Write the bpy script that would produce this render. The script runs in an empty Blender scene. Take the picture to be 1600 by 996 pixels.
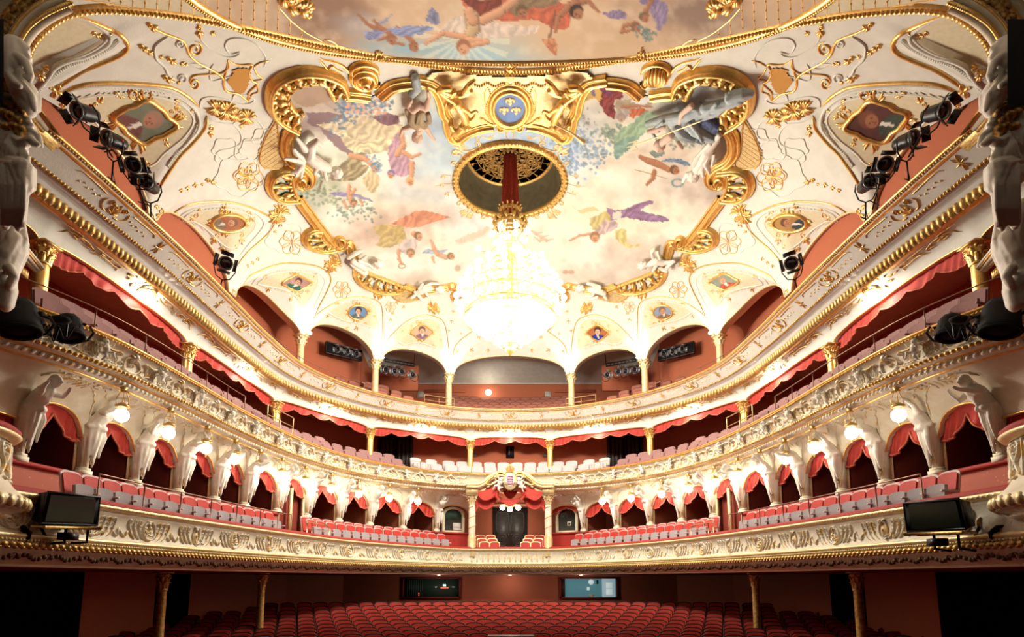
import bpy, bmesh, math, random
import numpy as np
from mathutils import Vector, Matrix
C = bpy.context.scene.collection
D = bpy.data
PI = math.pi
random.seed(7); np.random.seed(7)
RNG = np.random.RandomState(11)

# ---------------------------------------------------------------- camera, world, light, exposure
FPX, PPX, PPY, PITCH, EYE = 922.0, 797.0, 773.686, 0.1414713, 2.6   # focal length in px, principal point, pitch, eye height
cam = D.cameras.new('camera'); camo = D.objects.new('camera', cam); C.objects.link(camo)
cam.sensor_width = 36; cam.lens = FPX / 1600 * 36
cam.shift_x = (800 - PPX) / 1600; cam.shift_y = (PPY - 498) / 1600
cam.clip_start = .1; cam.clip_end = 200
camo.location = (0, 0, 0); camo.rotation_euler = (PI / 2 + PITCH, 0, 0)
S = bpy.context.scene; S.camera = camo
W = D.worlds.new('world'); S.world = W; W.use_nodes = True
W.node_tree.nodes['Background'].inputs[0].default_value = (.9, .72, .5, 1)
W.node_tree.nodes['Background'].inputs[1].default_value = .0
S.view_settings.view_transform = 'Standard'; S.view_settings.look = 'None'
S.view_settings.gamma = 1; S.view_settings.exposure = 0.08
cy = S.cycles
cy.max_bounces = 5; cy.diffuse_bounces = 3; cy.glossy_bounces = 3; cy.transmission_bounces = 3; cy.transparent_max_bounces = 6
cy.caustics_reflective = False; cy.caustics_refractive = False; cy.sample_clamp_indirect = 4
cy.use_denoising = True
CHAND_W, GLOBE_E, FILLC = 4200, 11, (1, .95, .85)
CHAND_UP = 760
def lamp(name, loc, power, radius=.1, color=FILLC, parent=None):
    l = D.lights.new(name, 'POINT'); l.energy = power; l.shadow_soft_size = radius; l.color = color
    o = D.objects.new(name, l); C.objects.link(o); o.location = loc; o.parent = parent
    return o
CH = (0, 19.3, 9.67)                                    # centre of the chandelier (heights are counted from the eye; all is lifted by EYE at the end)

# ---------------------------------------------------------------- materials
MT = {}
def mat(name, col, rough=.6, metal=0, col2=None, nscale=8, bump=0, bscale=40, emit=None, estr=0, mix='noise', spec=.4, attr=None, detail=3, lo=.35, hi=.65):
    m = D.materials.new(name); m.use_nodes = True; nt = m.node_tree; n = nt.nodes; l = nt.links
    b = n['Principled BSDF']; b.inputs['Base Color'].default_value = (*col, 1)
    b.inputs['Roughness'].default_value = rough; b.inputs['Metallic'].default_value = metal
    b.inputs['Specular IOR Level'].default_value = spec
    tc = n.new('ShaderNodeTexCoord')
    if attr:
        a = n.new('ShaderNodeVertexColor'); a.layer_name = attr; l.new(a.outputs['Color'], b.inputs['Base Color'])
    elif col2:
        if mix == 'voronoi':
            t = n.new('ShaderNodeTexVoronoi'); t.inputs['Scale'].default_value = nscale; out = t.outputs['Distance']
        elif mix == 'wave':
            t = n.new('ShaderNodeTexWave'); t.inputs['Scale'].default_value = nscale; t.inputs['Distortion'].default_value = 2; out = t.outputs['Fac']
        else:
            t = n.new('ShaderNodeTexNoise'); t.inputs['Scale'].default_value = nscale; t.inputs['Detail'].default_value = detail; out = t.outputs['Fac']
        l.new(tc.outputs['Object'], t.inputs['Vector'])
        r = n.new('ShaderNodeValToRGB'); r.color_ramp.elements[0].position = lo; r.color_ramp.elements[1].position = hi
        r.color_ramp.elements[0].color = (*col, 1); r.color_ramp.elements[1].color = (*col2, 1)
        l.new(out, r.inputs['Fac']); l.new(r.outputs['Color'], b.inputs['Base Color'])
    if bump:
        t2 = n.new('ShaderNodeTexNoise'); t2.inputs['Scale'].default_value = bscale; t2.inputs['Detail'].default_value = 3
        l.new(tc.outputs['Object'], t2.inputs['Vector'])
        bp = n.new('ShaderNodeBump'); bp.inputs['Strength'].default_value = bump; bp.inputs['Distance'].default_value = .02
        l.new(t2.outputs['Fac'], bp.inputs['Height']); l.new(bp.outputs['Normal'], b.inputs['Normal'])
    if emit:
        b.inputs['Emission Color'].default_value = (*emit, 1); b.inputs['Emission Strength'].default_value = estr
    MT[name] = m; return m
mat('plaster', (.77, .765, .66), .75, col2=(.83, .82, .72), nscale=3, bump=.15, bscale=30)
mat('cream', (.80, .70, .50), .6, col2=(.88, .80, .64), nscale=5, bump=.2, bscale=25)
mat('yellow_panel', (.74, .66, .42), .8, col2=(.80, .72, .50), nscale=12, bump=.1)
mat('statue', (.80, .74, .62), .55, col2=(.88, .84, .75), nscale=4, bump=.1, bscale=30)
mat('gold', (.83, .50, .13), .34, .75, col2=(.95, .66, .24), nscale=9, bump=.25, bscale=30)
mat('old_gold', (.50, .30, .08), .4, .7, col2=(.82, .55, .20), nscale=14, bump=.35, bscale=25)
mat('pale_gold', (.82, .62, .28), .42, .45, col2=(.90, .76, .46), nscale=10, bump=.25, bscale=25)
mat('gilt_cream', (.84, .77, .62), .5, .15, col2=(.80, .54, .18), nscale=7, bump=.4, bscale=22, lo=.50, hi=.62)
mat('gilt_dark', (.20, .12, .04), .45, .5, col2=(.62, .40, .12), nscale=16, bump=.4, bscale=20)
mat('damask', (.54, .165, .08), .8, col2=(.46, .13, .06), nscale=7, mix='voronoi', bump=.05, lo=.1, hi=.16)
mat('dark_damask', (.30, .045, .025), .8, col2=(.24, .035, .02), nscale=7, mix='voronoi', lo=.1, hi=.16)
mat('pink_damask', (.60, .20, .13), .65, col2=(.48, .12, .07), nscale=9, mix='voronoi', lo=.12, hi=.2)
mat('velvet', (.36, .02, .015), .7, col2=(.42, .03, .02), nscale=20, bump=.1)
mat('curtain', (.55, .045, .025), .65, col2=(.46, .03, .02), nscale=6, bump=.15, bscale=60)
mat('fringe', (.75, .22, .12), .7, col2=(.55, .1, .06), nscale=60, bump=.5, bscale=90)
mat('seat_red', (.48, .03, .02), .65, col2=(.54, .045, .028), nscale=30, bump=.1)
mat('grey_cloth', (.36, .33, .34), .8, col2=(.42, .39, .40), nscale=60, bump=.2, bscale=120)
mat('mauve_cloth', (.32, .165, .155), .8, col2=(.38, .21, .20), nscale=60, bump=.2, bscale=120)
mat('white_cloth', (.50, .48, .48), .8, col2=(.58, .56, .55), nscale=60, bump=.2, bscale=120)
mat('brown_cloth', (.36, .13, .085), .7, col2=(.43, .16, .11), nscale=30, bump=.1, bscale=120)
mat('rim_light', (.62, .48, .44), .5); mat('rim_dark', (.05, .022, .016), .45)
mat('red_floor', (.08, .012, .01), .8, col2=(.10, .018, .014), nscale=10)
mat('door_wood', (.045, .04, .035), .42, col2=(.07, .06, .05), nscale=6, bump=.1)
mat('black_metal', (.015, .015, .017), .4, .3); mat('grey_metal', (.30, .32, .33), .4, .6)
mat('black_cloth', (.004, .004, .005), .9); mat('screen_black', (.006, .012, .010), .12)
mat('lens', (.02, .02, .03), .08, spec=.8); mat('red_plastic', (.6, .03, .02), .4)
mat('brass', (.62, .44, .22), .3, .9); mat('dull_rail', (.30, .17, .12), .35, .7)
mat('grey_wall', (.54, .51, .43), .8, col2=(.60, .57, .49), nscale=4)
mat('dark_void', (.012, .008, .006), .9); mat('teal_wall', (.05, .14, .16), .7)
mat('oculus_wall', (.10, .09, .05), .7, col2=(.14, .12, .07), nscale=5, bump=.2)
mat('blue_enamel', (.14, .28, .66), .5, col2=(.18, .32, .70), nscale=10)
mat('rope_red', (.46, .06, .03), .7, col2=(.34, .03, .015), nscale=20)
mat('globe', (1, .95, .85), .3, emit=(1, .88, .68), estr=14)
mat('globe_box', (1, .95, .85), .3, emit=(1, .90, .74), estr=GLOBE_E)
mat('crystal', (.92, .84, .66), .12, .25, emit=(1, .86, .62), estr=.55)
mat('paint', (1, 1, 1), .8, attr='paint', bump=.08, bscale=20)
mat('lattice_gold', (.78, .62, .32), .5, .3, col2=(.70, .52, .24), nscale=20)
mat('ochre', (.55, .28, .06), .5, .4)
mat('led', (.2, .8, .9), .5, emit=(.4, .9, 1), estr=3); mat('led_red', (.9, .1, .05), .5, emit=(1, .12, .05), estr=2)
mat('green_glass', (.03, .07, .05), .15); mat('green_screen', (.03, .07, .05), .5); mat('brown_rim', (.16, .05, .035), .6)
mat('white_metal', (.75, .72, .66), .5)

# ---------------------------------------------------------------- mesh helper
class MB:
    def __init__(s): s.v = []; s.f = []; s.mi = []; s.n = 0; s.tris = 0
    def add(s, v, f, mi=0):
        v = np.asarray(v, float).reshape(-1, 3); f = np.asarray(f, np.int64)
        s.v.append(v); s.f.append(f + s.n); s.mi.append(np.full(len(f), mi)); s.n += len(v); return s
    def grid(s, P, cu=False, cv=False, mi=0, flip=False):
        P = np.asarray(P, float); a, b = P.shape[:2]
        i = np.arange(a if cu else a - 1)[:, None]; j = np.arange(b if cv else b - 1)[None, :]
        i2 = (i + 1) % a; j2 = (j + 1) % b
        q = np.stack(np.broadcast_arrays(i * b + j, i2 * b + j, i2 * b + j2, i * b + j2), -1).reshape(-1, 4)
        if flip: q = q[:, ::-1]
        return s.add(P.reshape(-1, 3), q, mi)
    def box(s, c, d, R=None, mi=0, taper=1):
        x, y, z = [k / 2 for k in d]; t = taper
        v = np.array([(-x*t,-y*t,-z),(x*t,-y*t,-z),(x*t,y*t,-z),(-x*t,y*t,-z),(-x,-y,z),(x,-y,z),(x,y,z),(-x,y,z)])
        if R is not None: v = v @ np.array(R).T
        return s.add(v + np.array(c), [(0,3,2,1),(4,5,6,7),(0,1,5,4),(1,2,6,5),(2,3,7,6),(3,0,4,7)], mi)
    def tube(s, pts, r, n=6, closed=False, mi=0, caps=True, flat=1):
        P = np.asarray(pts, float); m = len(P); r = np.broadcast_to(np.asarray(r, float), (m,))
        T = np.empty_like(P)
        if closed: T = np.roll(P, -1, 0) - np.roll(P, 1, 0)
        else: T[1:-1] = P[2:] - P[:-2]; T[0] = P[1] - P[0]; T[-1] = P[-1] - P[-2]
        T /= np.linalg.norm(T, axis=1)[:, None] + 1e-12
        ref = np.array([0, 0, 1.]) if abs(T[0][2]) < .9 else np.array([1., 0, 0])
        u = np.cross(ref, T[0]); u /= np.linalg.norm(u); U = [u]
        for k in range(1, m):
            u = U[-1] - T[k] * np.dot(U[-1], T[k]); nn = np.linalg.norm(u)
            u = u / nn if nn > 1e-6 else U[-1]; U.append(u)
        U = np.array(U); Vv = np.cross(T, U)
        a = np.arange(n) * 2 * PI / n
        R = P[:, None] + r[:, None, None] * (np.cos(a)[None, :, None] * U[:, None] + flat * np.sin(a)[None, :, None] * Vv[:, None])
        s.grid(R, cu=closed, cv=True, mi=mi)
        if caps and not closed and m > 1:
            k = s.n - m * n
            if r[0] > 1e-4: s.add(P[0] - 0, np.zeros((0, 3), int)); s.f.append(np.array([[s.n - 1, k + (i + 1) % n, k + i] for i in range(n)])); s.mi.append(np.full(n, mi))
            if r[-1] > 1e-4: s.add(P[-1] - 0, np.zeros((0, 3), int)); e = k + (m - 1) * n; s.f.append(np.array([[s.n - 1, e + i, e + (i + 1) % n] for i in range(n)])); s.mi.append(np.full(n, mi))
        return s
    def lathe(s, prof, n=16, c=(0, 0, 0), mi=0, a0=0, a1=2 * PI, flute=0, sx=1, sy=1):
        p = np.asarray(prof, float); full = abs(a1 - a0 - 2 * PI) < 1e-6
        a = np.linspace(a0, a1, n + (0 if full else 1), endpoint=not full)
        rr = p[:, 0][:, None] * (1 - flute * (np.arange(len(a)) % 2)[None, :])
        P = np.stack([rr * np.cos(a) * sx + c[0], rr * np.sin(a) * sy + c[1], np.broadcast_to(p[:, 1][:, None] + c[2], rr.shape)], -1)
        return s.grid(P.transpose(1, 0, 2), cu=full, mi=mi)
    def blob(s, c, r, R=None, n=8, m=5, mi=0):
        t = np.linspace(0, PI, m + 1)[:, None]; a = (np.arange(n) * 2 * PI / n)[None, :]
        v = np.stack(np.broadcast_arrays(np.sin(t) * np.cos(a), np.sin(t) * np.sin(a), np.cos(t)), -1) * np.broadcast_to(np.asarray(r, float), (3,))
        if R is not None: v = v @ np.array(R).T
        return s.grid(v + np.array(c), cv=True, mi=mi, flip=True)
    def arrays(s):
        return np.concatenate(s.v), s.f, np.concatenate(s.mi)
    def mesh(s, name, mats, smooth=True):
        me = D.meshes.new(name); V = np.concatenate(s.v) if s.v else np.zeros((0, 3))
        fl = [f for f in s.f if len(f)]; mi = [m for f, m in zip(s.f, s.mi) if len(f)]
        lens = np.concatenate([np.full(len(f), f.shape[1]) for f in fl]); loops = np.concatenate([f.ravel() for f in fl])
        me.vertices.add(len(V)); me.vertices.foreach_set('co', V.ravel())
        me.loops.add(len(loops)); me.loops.foreach_set('vertex_index', loops.astype(np.int32))
        me.polygons.add(len(lens)); st = np.concatenate([[0], np.cumsum(lens)[:-1]])
        me.polygons.foreach_set('loop_start', st.astype(np.int32)); me.polygons.foreach_set('loop_total', lens.astype(np.int32))
        for k in (mats if isinstance(mats, (list, tuple)) else [mats]): me.materials.append(MT[k])
        me.polygons.foreach_set('material_index', np.concatenate(mi).astype(np.int32))
        if smooth: me.polygons.foreach_set('use_smooth', np.ones(len(lens), bool))
        me.update(calc_edges=True); s.me = me
        return me
    def build(s, name, mats, parent=None, smooth=True, kind=None, label=None, cat=None, group=None, auto=None):
        me = s.mesh(name, mats, smooth)
        if auto: me.set_sharp_from_angle(angle=math.radians(auto))
        o = D.objects.new(name, me); C.objects.link(o); o.parent = parent
        if kind: o['kind'] = kind
        if label: o['label'] = label
        if cat: o['category'] = cat
        if group: o['group'] = group
        return o
def thing(name, label, cat, loc=(0, 0, 0), rz=0, group=None):
    o = D.objects.new(name, None); C.objects.link(o); o.location = loc; o.rotation_euler = (0, 0, rz)
    o.empty_display_size = .1
    o['label'] = label; o['category'] = cat
    if group: o['group'] = group
    return o
def dup(root, loc, rz, label=None, group=None, sc=None):
    r = root.copy(); C.objects.link(r); r.location = loc; r.rotation_euler = (0, 0, rz)
    if sc: r.scale = sc
    if label: r['label'] = label
    if group: r['group'] = group
    for ch in list(root.children):
        c = ch.copy(); C.objects.link(c); c.parent = r
        for g in ch.children:
            d = g.copy(); C.objects.link(d); d.parent = c
    return r
def cr(pts, n=8):
    P = np.asarray(pts, float)
    if len(P) < 3: return P if len(P) < 2 else P[0] + (P[1] - P[0]) * np.linspace(0, 1, n + 1)[:, None]
    Q = np.vstack([2 * P[0] - P[1], P, 2 * P[-1] - P[-2]]); t = np.linspace(0, 1, n, endpoint=False)[:, None]; out = []
    for i in range(1, len(Q) - 2):
        a, b, c, d = Q[i - 1:i + 3]
        out.append(.5 * (2 * b + (c - a) * t + (2 * a - 5 * b + 4 * c - d) * t * t + (-a + 3 * b - 3 * c + d) * t ** 3))
    out.append(P[-1:]); return np.vstack(out)
class Curve:                                             # plan curve of a tier, s = 0 in the middle of the house, s < 0 house left in the picture
    def __init__(s, half, off=0):
        full = list(half) + [(-x, y) for x, y in reversed(half[:-1])]
        d = cr(full, 16)
        T = np.gradient(d, axis=0); T /= np.linalg.norm(T, axis=1)[:, None]
        N = np.stack([-T[:, 1], T[:, 0]], 1)
        d = d + N * off
        L = np.concatenate([[0], np.cumsum(np.linalg.norm(np.diff(d, axis=0), axis=1))])
        s.d, s.N, s.S, s.len = d, N, L - L[-1] / 2, L[-1]
    def P(s, u, o=0, z=0):
        u = np.asarray(u, float); x = np.interp(u, s.S, s.d[:, 0]); y = np.interp(u, s.S, s.d[:, 1])
        nx, ny = s.n(u); o = np.asarray(o, float); z = np.asarray(z, float)
        a, b, c = np.broadcast_arrays(x + nx * o, y + ny * o, z + 0 * x)
        return np.stack([a, b, c], -1)
    def n(s, u):
        nx = np.interp(u, s.S, s.N[:, 0]); ny = np.interp(u, s.S, s.N[:, 1]); l = np.hypot(nx, ny); return nx / l, ny / l
    def rz(s, u):
        nx, ny = s.n(u); return math.atan2(-nx, ny)
    def s_at_y(s, Y, left=True):
        m = len(s.d) // 2; return float(np.interp(Y, s.d[:m, 1], s.S[:m])) * (1 if left else -1)
def sweep(mb, cv, prof, s0, s1, ds=.25, mi=0):
    n = max(2, int(abs(s1 - s0) / ds) + 1); u = np.linspace(s0, s1, n); p = np.asarray(prof, float)
    return mb.grid(cv.P(u[:, None], p[None, :, 0], p[None, :, 1]), mi=mi, flip=True)
def row_bumps(mb, cv, s0, s1, pitch, off, z, rs, rz_, ro, mi=0, n=6, tilt=0):      # half-round beads, eggs or leaves along a moulding
    u = np.arange(s0, s1, pitch) + pitch / 2; k = len(u)
    a = np.arange(n) * 2 * PI / n
    cs, sn = np.cos(a), np.sin(a); st = tilt
    ring = [(1, 0), (.72, .7)]
    V = []
    for f, h in ring:
        uu = u[:, None] + rs * f * (cs + st * sn)[None]; zz = z + rz_ * f * sn[None] + 0 * uu
        V.append(cv.P(uu, off - ro * h + 0 * uu, zz))
    V.append(cv.P(u, off - ro, z + 0 * u)[:, None])
    V = np.concatenate(V, 1)                               # k, 2n+1, 3
    F = []
    for i in range(n):
        j = (i + 1) % n; F.append((i, j, n + j, n + i))
    T = [(n + i, n + (i + 1) % n, 2 * n) for i in range(n)]
    base = (np.arange(k) * (2 * n + 1))[:, None, None]
    mb.add(V.reshape(-1, 3), (np.array(F)[None] + base).reshape(-1, 4), mi)
    mb.f.append((np.array(T)[None] + base).reshape(-1, 3) + mb.n - len(V.reshape(-1, 3))); mb.mi.append(np.full(k * n, mi))
    return mb
# ---------------------------------------------------------------- relief strokes on any surface: surf(U, V) -> points, outward normals
SEC = np.array([(-1, -.15), (-.62, .7), (0, 1), (.62, .7), (1, -.15)])
def ribbon(mb, P, N, w, h, mi=0):
    T = np.gradient(P, axis=0); T /= np.linalg.norm(T, axis=1)[:, None] + 1e-12
    B = np.cross(T, N); B /= np.linalg.norm(B, axis=1)[:, None] + 1e-12
    w = np.broadcast_to(w, (len(P),)); h = np.broadcast_to(h, (len(P),))
    G = P[:, None] + SEC[None, :, 0, None] * w[:, None, None] * B[:, None] + SEC[None, :, 1, None] * h[:, None, None] * N[:, None]
    return mb.grid(G, mi=mi)
def prof_w(kind, n):
    t = np.linspace(0, 1, n)
    if kind == 'leaf': return np.sin(PI * np.clip(t, .02, .98)) ** .7
    if kind == 'tail': return np.clip(1.05 - t, .1, 1)
    if kind == 'full': return np.ones(n)
    return np.clip(np.minimum(t, 1 - t) * 8 + .15, 0, 1)
def stroke(mb, surf, uv, w, h, kind='ends', mi=0, n=6):
    q = cr(uv, n); P, N = surf(q[:, 0], q[:, 1]); k = prof_w(kind, len(q))
    return ribbon(mb, P, N, w * k, h * np.sqrt(k), mi)
def spiral(cx, cy, r, turns=1.3, a0=0, d=1, n=14):
    t = np.linspace(0, 1, n); a = a0 + d * t * turns * 2 * PI; rr = r * (1 - .82 * t)
    return np.stack([cx + rr * np.cos(a), cy + rr * np.sin(a)], 1)
def xf(uv, x, y, sc=1, rot=0, fx=1):
    uv = np.asarray(uv, float) * sc * np.array([fx, 1]); c, s_ = math.cos(rot), math.sin(rot)
    return np.stack([x + uv[:, 0] * c - uv[:, 1] * s_, y + uv[:, 0] * s_ + uv[:, 1] * c], 1)
def dab(mb, surf, u, v, ru, rv, h, mi=0, n=6):               # a small dome
    a = np.arange(n) * 2 * PI / n
    U = np.concatenate([u + ru * np.cos(a), u + .6 * ru * np.cos(a), [u]]); V = np.concatenate([v + rv * np.sin(a), v + .6 * rv * np.sin(a), [v]])
    P, N = surf(U, V); H = np.concatenate([np.full(n, -.1), np.full(n, .75), [1]]) * h
    P = P + N * H[:, None]; k = mb.n
    mb.add(P, [(i, (i + 1) % n, n + (i + 1) % n, n + i) for i in range(n)], mi)
    mb.f.append(np.array([(n + i, n + (i + 1) % n, 2 * n) for i in range(n)]) + k); mb.mi.append(np.full(n, mi)); return mb
def leaf(x, y, L, rot, bend=.25):
    return xf([(0, 0), (.35, bend * .6), (.7, bend), (1, bend * .7)], x, y, L, rot)
def fan(mb, surf, x, y, L, rot, k=5, spread=2.2, w=.05, h=.03, mi=0, n=4):
    for i in range(k):
        a = rot + (i / (k - 1) - .5) * spread
        stroke(mb, surf, leaf(x, y, L * (1 - .25 * abs(i / (k - 1) - .5) * 2), a, .2 * (1 if i > k / 2 else -1)), w, h, 'leaf', mi, n)
def cscroll(x, y, r, L, rot, fx=1):                          # C-shaped scroll with a volute at each end
    a = spiral(0, r, r, 1.0, -PI / 2, -1)[::-1]; b = spiral(L, r, r, 1.0, -PI / 2, 1)
    return xf(np.vstack([a, [(L * .5, -r * .35)], b]), x, y, 1, rot, fx)
def sscroll(x, y, r, L, rot, fx=1):
    a = spiral(0, r, r, 1.0, -PI / 2, -1)[::-1]; b = spiral(L, -r, r * .8, 1.0, PI / 2, -1)
    return xf(np.vstack([a, [(L * .5, -.15 * r)], b]), x, y, 1, rot, fx)
def fused(parts, voxel=.03, smooth=3, name='figure'):           # union of tapered limbs and masses grown into one continuous surface
    mb = MB()
    for p in parts:
        if p[0] == 'c':                                          # capsule chain: points with radii
            pts = np.array([q[:3] for q in p[1]], float); rr = np.array([q[3] for q in p[1]], float)
            seg = []; sr = []
            for i in range(len(pts)):
                seg.append(pts[i]); sr.append(rr[i])
                if i < len(pts) - 1: seg.append((pts[i] + pts[i + 1]) / 2); sr.append((rr[i] + rr[i + 1]) / 2 * 1.02)
            if len(seg) > 1: mb.tube(seg, sr, 10)
            for q, r in zip(pts, rr): mb.blob(q, r, n=10, m=7)
        elif p[0] == 'e': mb.blob(p[1], p[2], p[3] if len(p) > 3 else None, n=12, m=8)
        elif p[0] == 'b': mb.box(p[1], p[2], p[3] if len(p) > 3 else None)
    me = mb.mesh('raw', 'statue'); o = D.objects.new('raw', me); C.objects.link(o)
    m = o.modifiers.new('r', 'REMESH'); m.mode = 'VOXEL'; m.voxel_size = voxel
    if smooth: s_ = o.modifiers.new('s', 'SMOOTH'); s_.iterations = smooth; s_.factor = .5
    dg = bpy.context.evaluated_depsgraph_get(); ev = o.evaluated_get(dg)
    out = D.meshes.new_from_object(ev); out.name = name
    D.objects.remove(o); D.meshes.remove(me)
    out.polygons.foreach_set('use_smooth', np.ones(len(out.polygons), bool))
    return out
def folds(parts, seed=1, rmin=.08, k=6):                       # thin raised folds over the broad masses of a robe
    r = np.random.RandomState(seed); out = []
    for p in parts:
        if p[0] != 'c' or len(p[1]) < 2 or max(q[3] for q in p[1]) < rmin: continue
        for j in range(k):
            d = r.randn(3); d /= np.linalg.norm(d); ch = []
            for i, q in enumerate(p[1]): d = d + r.randn(3) * .35; d /= np.linalg.norm(d); ch.append(tuple(np.array(q[:3]) + d * q[3] * .95) + (max(.026, q[3] * .26) * (1 if i else .7),))
            out.append(('c', ch))
    return parts + out
def link(name, me, mats=None, parent=None, **kw):
    o = D.objects.new(name, me); C.objects.link(o); o.parent = parent
    if mats:
        me.materials.clear()
        for k in (mats if isinstance(mats, (list, tuple)) else [mats]): me.materials.append(MT[k])
    for k, v in kw.items():
        if v: o[k] = v
    return o
SIDE = {-1: 'left', 1: 'right'}
ORD = 'first second third fourth fifth sixth seventh eighth ninth tenth eleventh twelfth thirteenth fourteenth fifteenth sixteenth seventeenth eighteenth nineteenth twentieth'.split()
def ordn(i):
    if i < 20: return ORD[i]
    t = {2: 'twenty', 3: 'thirty', 4: 'forty'}[(i + 1) // 10]; r = (i + 1) % 10
    return {2: 'twentieth', 3: 'thirtieth', 4: 'fortieth'}[(i + 1) // 10] if r == 0 else t + '-' + ORD[r - 1]
# plan curves (half, from the stage to the middle), measured from the photograph
H1 = [(-8.2, 5), (-7.9, 7), (-7.65, 9), (-7.45, 11.5), (-7.15, 14.2), (-6.75, 16.7), (-6.0, 20.1), (-4.95, 22.6), (-3.6, 24.9), (-1.9, 26.9), (0, 26.95)]
H2 = [(-10.6, 6.2), (-9.6, 8.0), (-8.6, 9.8), (-8.0, 11.5), (-7.8, 14), (-7.72, 16.6), (-7.43, 19.3), (-6.85, 21.8), (-5.65, 24.2), (-3.5, 26.2), (-1.9, 26.85), (0, 27.05)]
H3 = [(-9.0, 5), (-8.6, 7), (-8.3, 9), (-8.1, 11.5), (-8.0, 14), (-8, 16.5), (-8, 18.2), (-7.82, 21.05), (-7.1, 23.0), (-5.85, 24.7), (-4.3, 26.0), (-2.4, 26.95), (0, 27.25)]
HA = [(-10.1, 5), (-9.75, 9), (-9.6, 11.5), (-9.5, 14), (-9.45, 17), (-9.2, 20.5), (-8.55, 23.1), (-6.1, 25.95), (-2.95, 27.8), (0, 28.3)]
T1, T2, T3, A3 = Curve(H1), Curve(H2), Curve(H3), Curve(HA)
AR1 = Curve(H1, 1.8)        # arcade of the boxes
AR2 = Curve(H3, 1.35)       # columns of the second tier
def fix(cv): return float(cv.s_at_y(9.3))
GLOBE_W, BOWL_W, CAP_W = 8, 60, 22
mat('teal_lit', (.06, .16, .18), .7, emit=(.10, .26, .30), estr=.5); mat('pale_lit', (.4, .5, .55), .7, emit=(.4, .55, .6), estr=.5); mat('white_lit', (.7, .75, .75), .7, emit=(.7, .85, .85), estr=.5)
SOFFIT_W = 22
mat('dim_lamp', (.9, .85, .7), .4, emit=(1, .85, .6), estr=.4)
mat('garland_brown', (.14, .075, .03), .6); mat('skin_paint', (.72, .50, .38), .7, col2=(.78, .58, .46), nscale=6); mat('robe_blue', (.34, .42, .44), .7, col2=(.48, .54, .55), nscale=5); mat('robe_brown', (.30, .22, .12), .7, col2=(.38, .30, .18), nscale=6)
# ---------------------------------------------------------------- the vaulted ceiling as a surface
YC = 19.3
sa = np.linspace(-A3.len / 2, A3.len / 2, 3000); PA = A3.P(sa)[:, :2]
half = sa <= 0
SIDEM = half & (PA[:, 1] <= YC)
YA, XA, SA = PA[SIDEM][:, 1], -PA[SIDEM][:, 0], sa[SIDEM]
RM = half & (PA[:, 1] >= YC - .05); th = np.arctan2(PA[RM][:, 1] - YC, -PA[RM][:, 0]); RA = np.hypot(PA[RM][:, 0], PA[RM][:, 1] - YC); SR = sa[RM]
o_ = np.argsort(th); th, RA, SR = th[o_], RA[o_], SR[o_]
def sd(x, y):
    ax = np.abs(x); side = y < YC
    t = np.arctan2(np.maximum(y - YC, 0), np.maximum(ax, 1e-6)); r = np.hypot(ax, y - YC)
    s = np.where(side, np.interp(y, YA, SA), np.interp(t, th, SR)); d = np.where(side, np.interp(y, YA, XA) - ax, np.interp(t, th, RA) - r)
    return np.where(x > 0, -s, s), d
def dome(x, y):
    yy = (y - YC) * np.where(y > YC, 1, .75); return 14.15 - 1.6 * (x * x + yy * yy) / 49
ARCHES = [(-3.01, 3.01, 11.09), (3.01, 6.66, 10.85), (6.66, 10.37, 10.95), (10.37, 14.96, 10.55), (14.96, 19.21, 10.42), (19.21, 23.3, 10.33), (23.3, 27.2, 10.3)]
def springz(s): return np.interp(np.abs(s), [11, 14.5], [9.97, 9.5])
def archz(s):
    a = np.abs(s); z0 = springz(s); z = np.full(np.shape(a), -50.)
    for s0, s1, za in ARCHES:
        m = (s0 + s1) / 2; hw = (s1 - s0) / 2 - .2
        if s0 < 0: m = 0; hw = 2.81
        u = (a - m) / hw; z = np.where(np.abs(u) < 1, z0 + (za - z0) * np.sqrt(np.clip(1 - u * u, 0, 1)), z)
    return z
def Zc(x, y):
    s, d = sd(x, y); d = np.maximum(d, 0); z0 = springz(s); dm = dome(x, y)
    k = np.clip(d / 2.7, 0, 1); cove = z0 + (dm - z0) * np.sqrt(1 - (1 - k) ** 2)
    lun = np.minimum(archz(s) + .72 * d, dm)
    return np.maximum(cove, lun)
def ray(px, py):
    u = (np.asarray(px, float) - PPX) / FPX; v = (PPY - np.asarray(py, float)) / FPX
    return np.stack([u, math.cos(PITCH) - v * math.sin(PITCH), math.sin(PITCH) + v * math.cos(PITCH)], -1)
def topx(P):
    P = np.asarray(P); d = P[..., 1] * math.cos(PITCH) + P[..., 2] * math.sin(PITCH); up = -P[..., 1] * math.sin(PITCH) + P[..., 2] * math.cos(PITCH)
    return PPX + FPX * P[..., 0] / d, PPY - FPX * up / d
def ceil_hit(px, py):                                       # where the sight line meets the vault
    r = ray(px, py); r = r / r[..., 1:2]; ts = np.linspace(7.2, 29.5, 400)
    P = r[..., None, :] * ts[:, None]; f = P[..., 2] - Zc(P[..., 0], P[..., 1])
    pos = f > 0; i = np.argmax(pos, -1); i = np.where(pos.any(-1), np.maximum(i, 1), len(ts) - 1)
    f1 = np.take_along_axis(f, i[..., None], -1)[..., 0]; f0 = np.take_along_axis(f, i[..., None] - 1, -1)[..., 0]
    t = ts[i - 1] + (ts[i] - ts[i - 1]) * np.clip(-f0 / (f1 - f0 + 1e-9), 0, 1)
    return r * t[..., None]
def cnormal(P):
    e = .12; x, y = P[..., 0], P[..., 1]
    gx = (Zc(x + e, y) - Zc(x - e, y)) / (2 * e); gy = (Zc(x, y + e) - Zc(x, y - e)) / (2 * e)
    N = np.stack([gx, gy, -np.ones_like(gx)], -1); return N / np.linalg.norm(N, axis=-1)[..., None]
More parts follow.
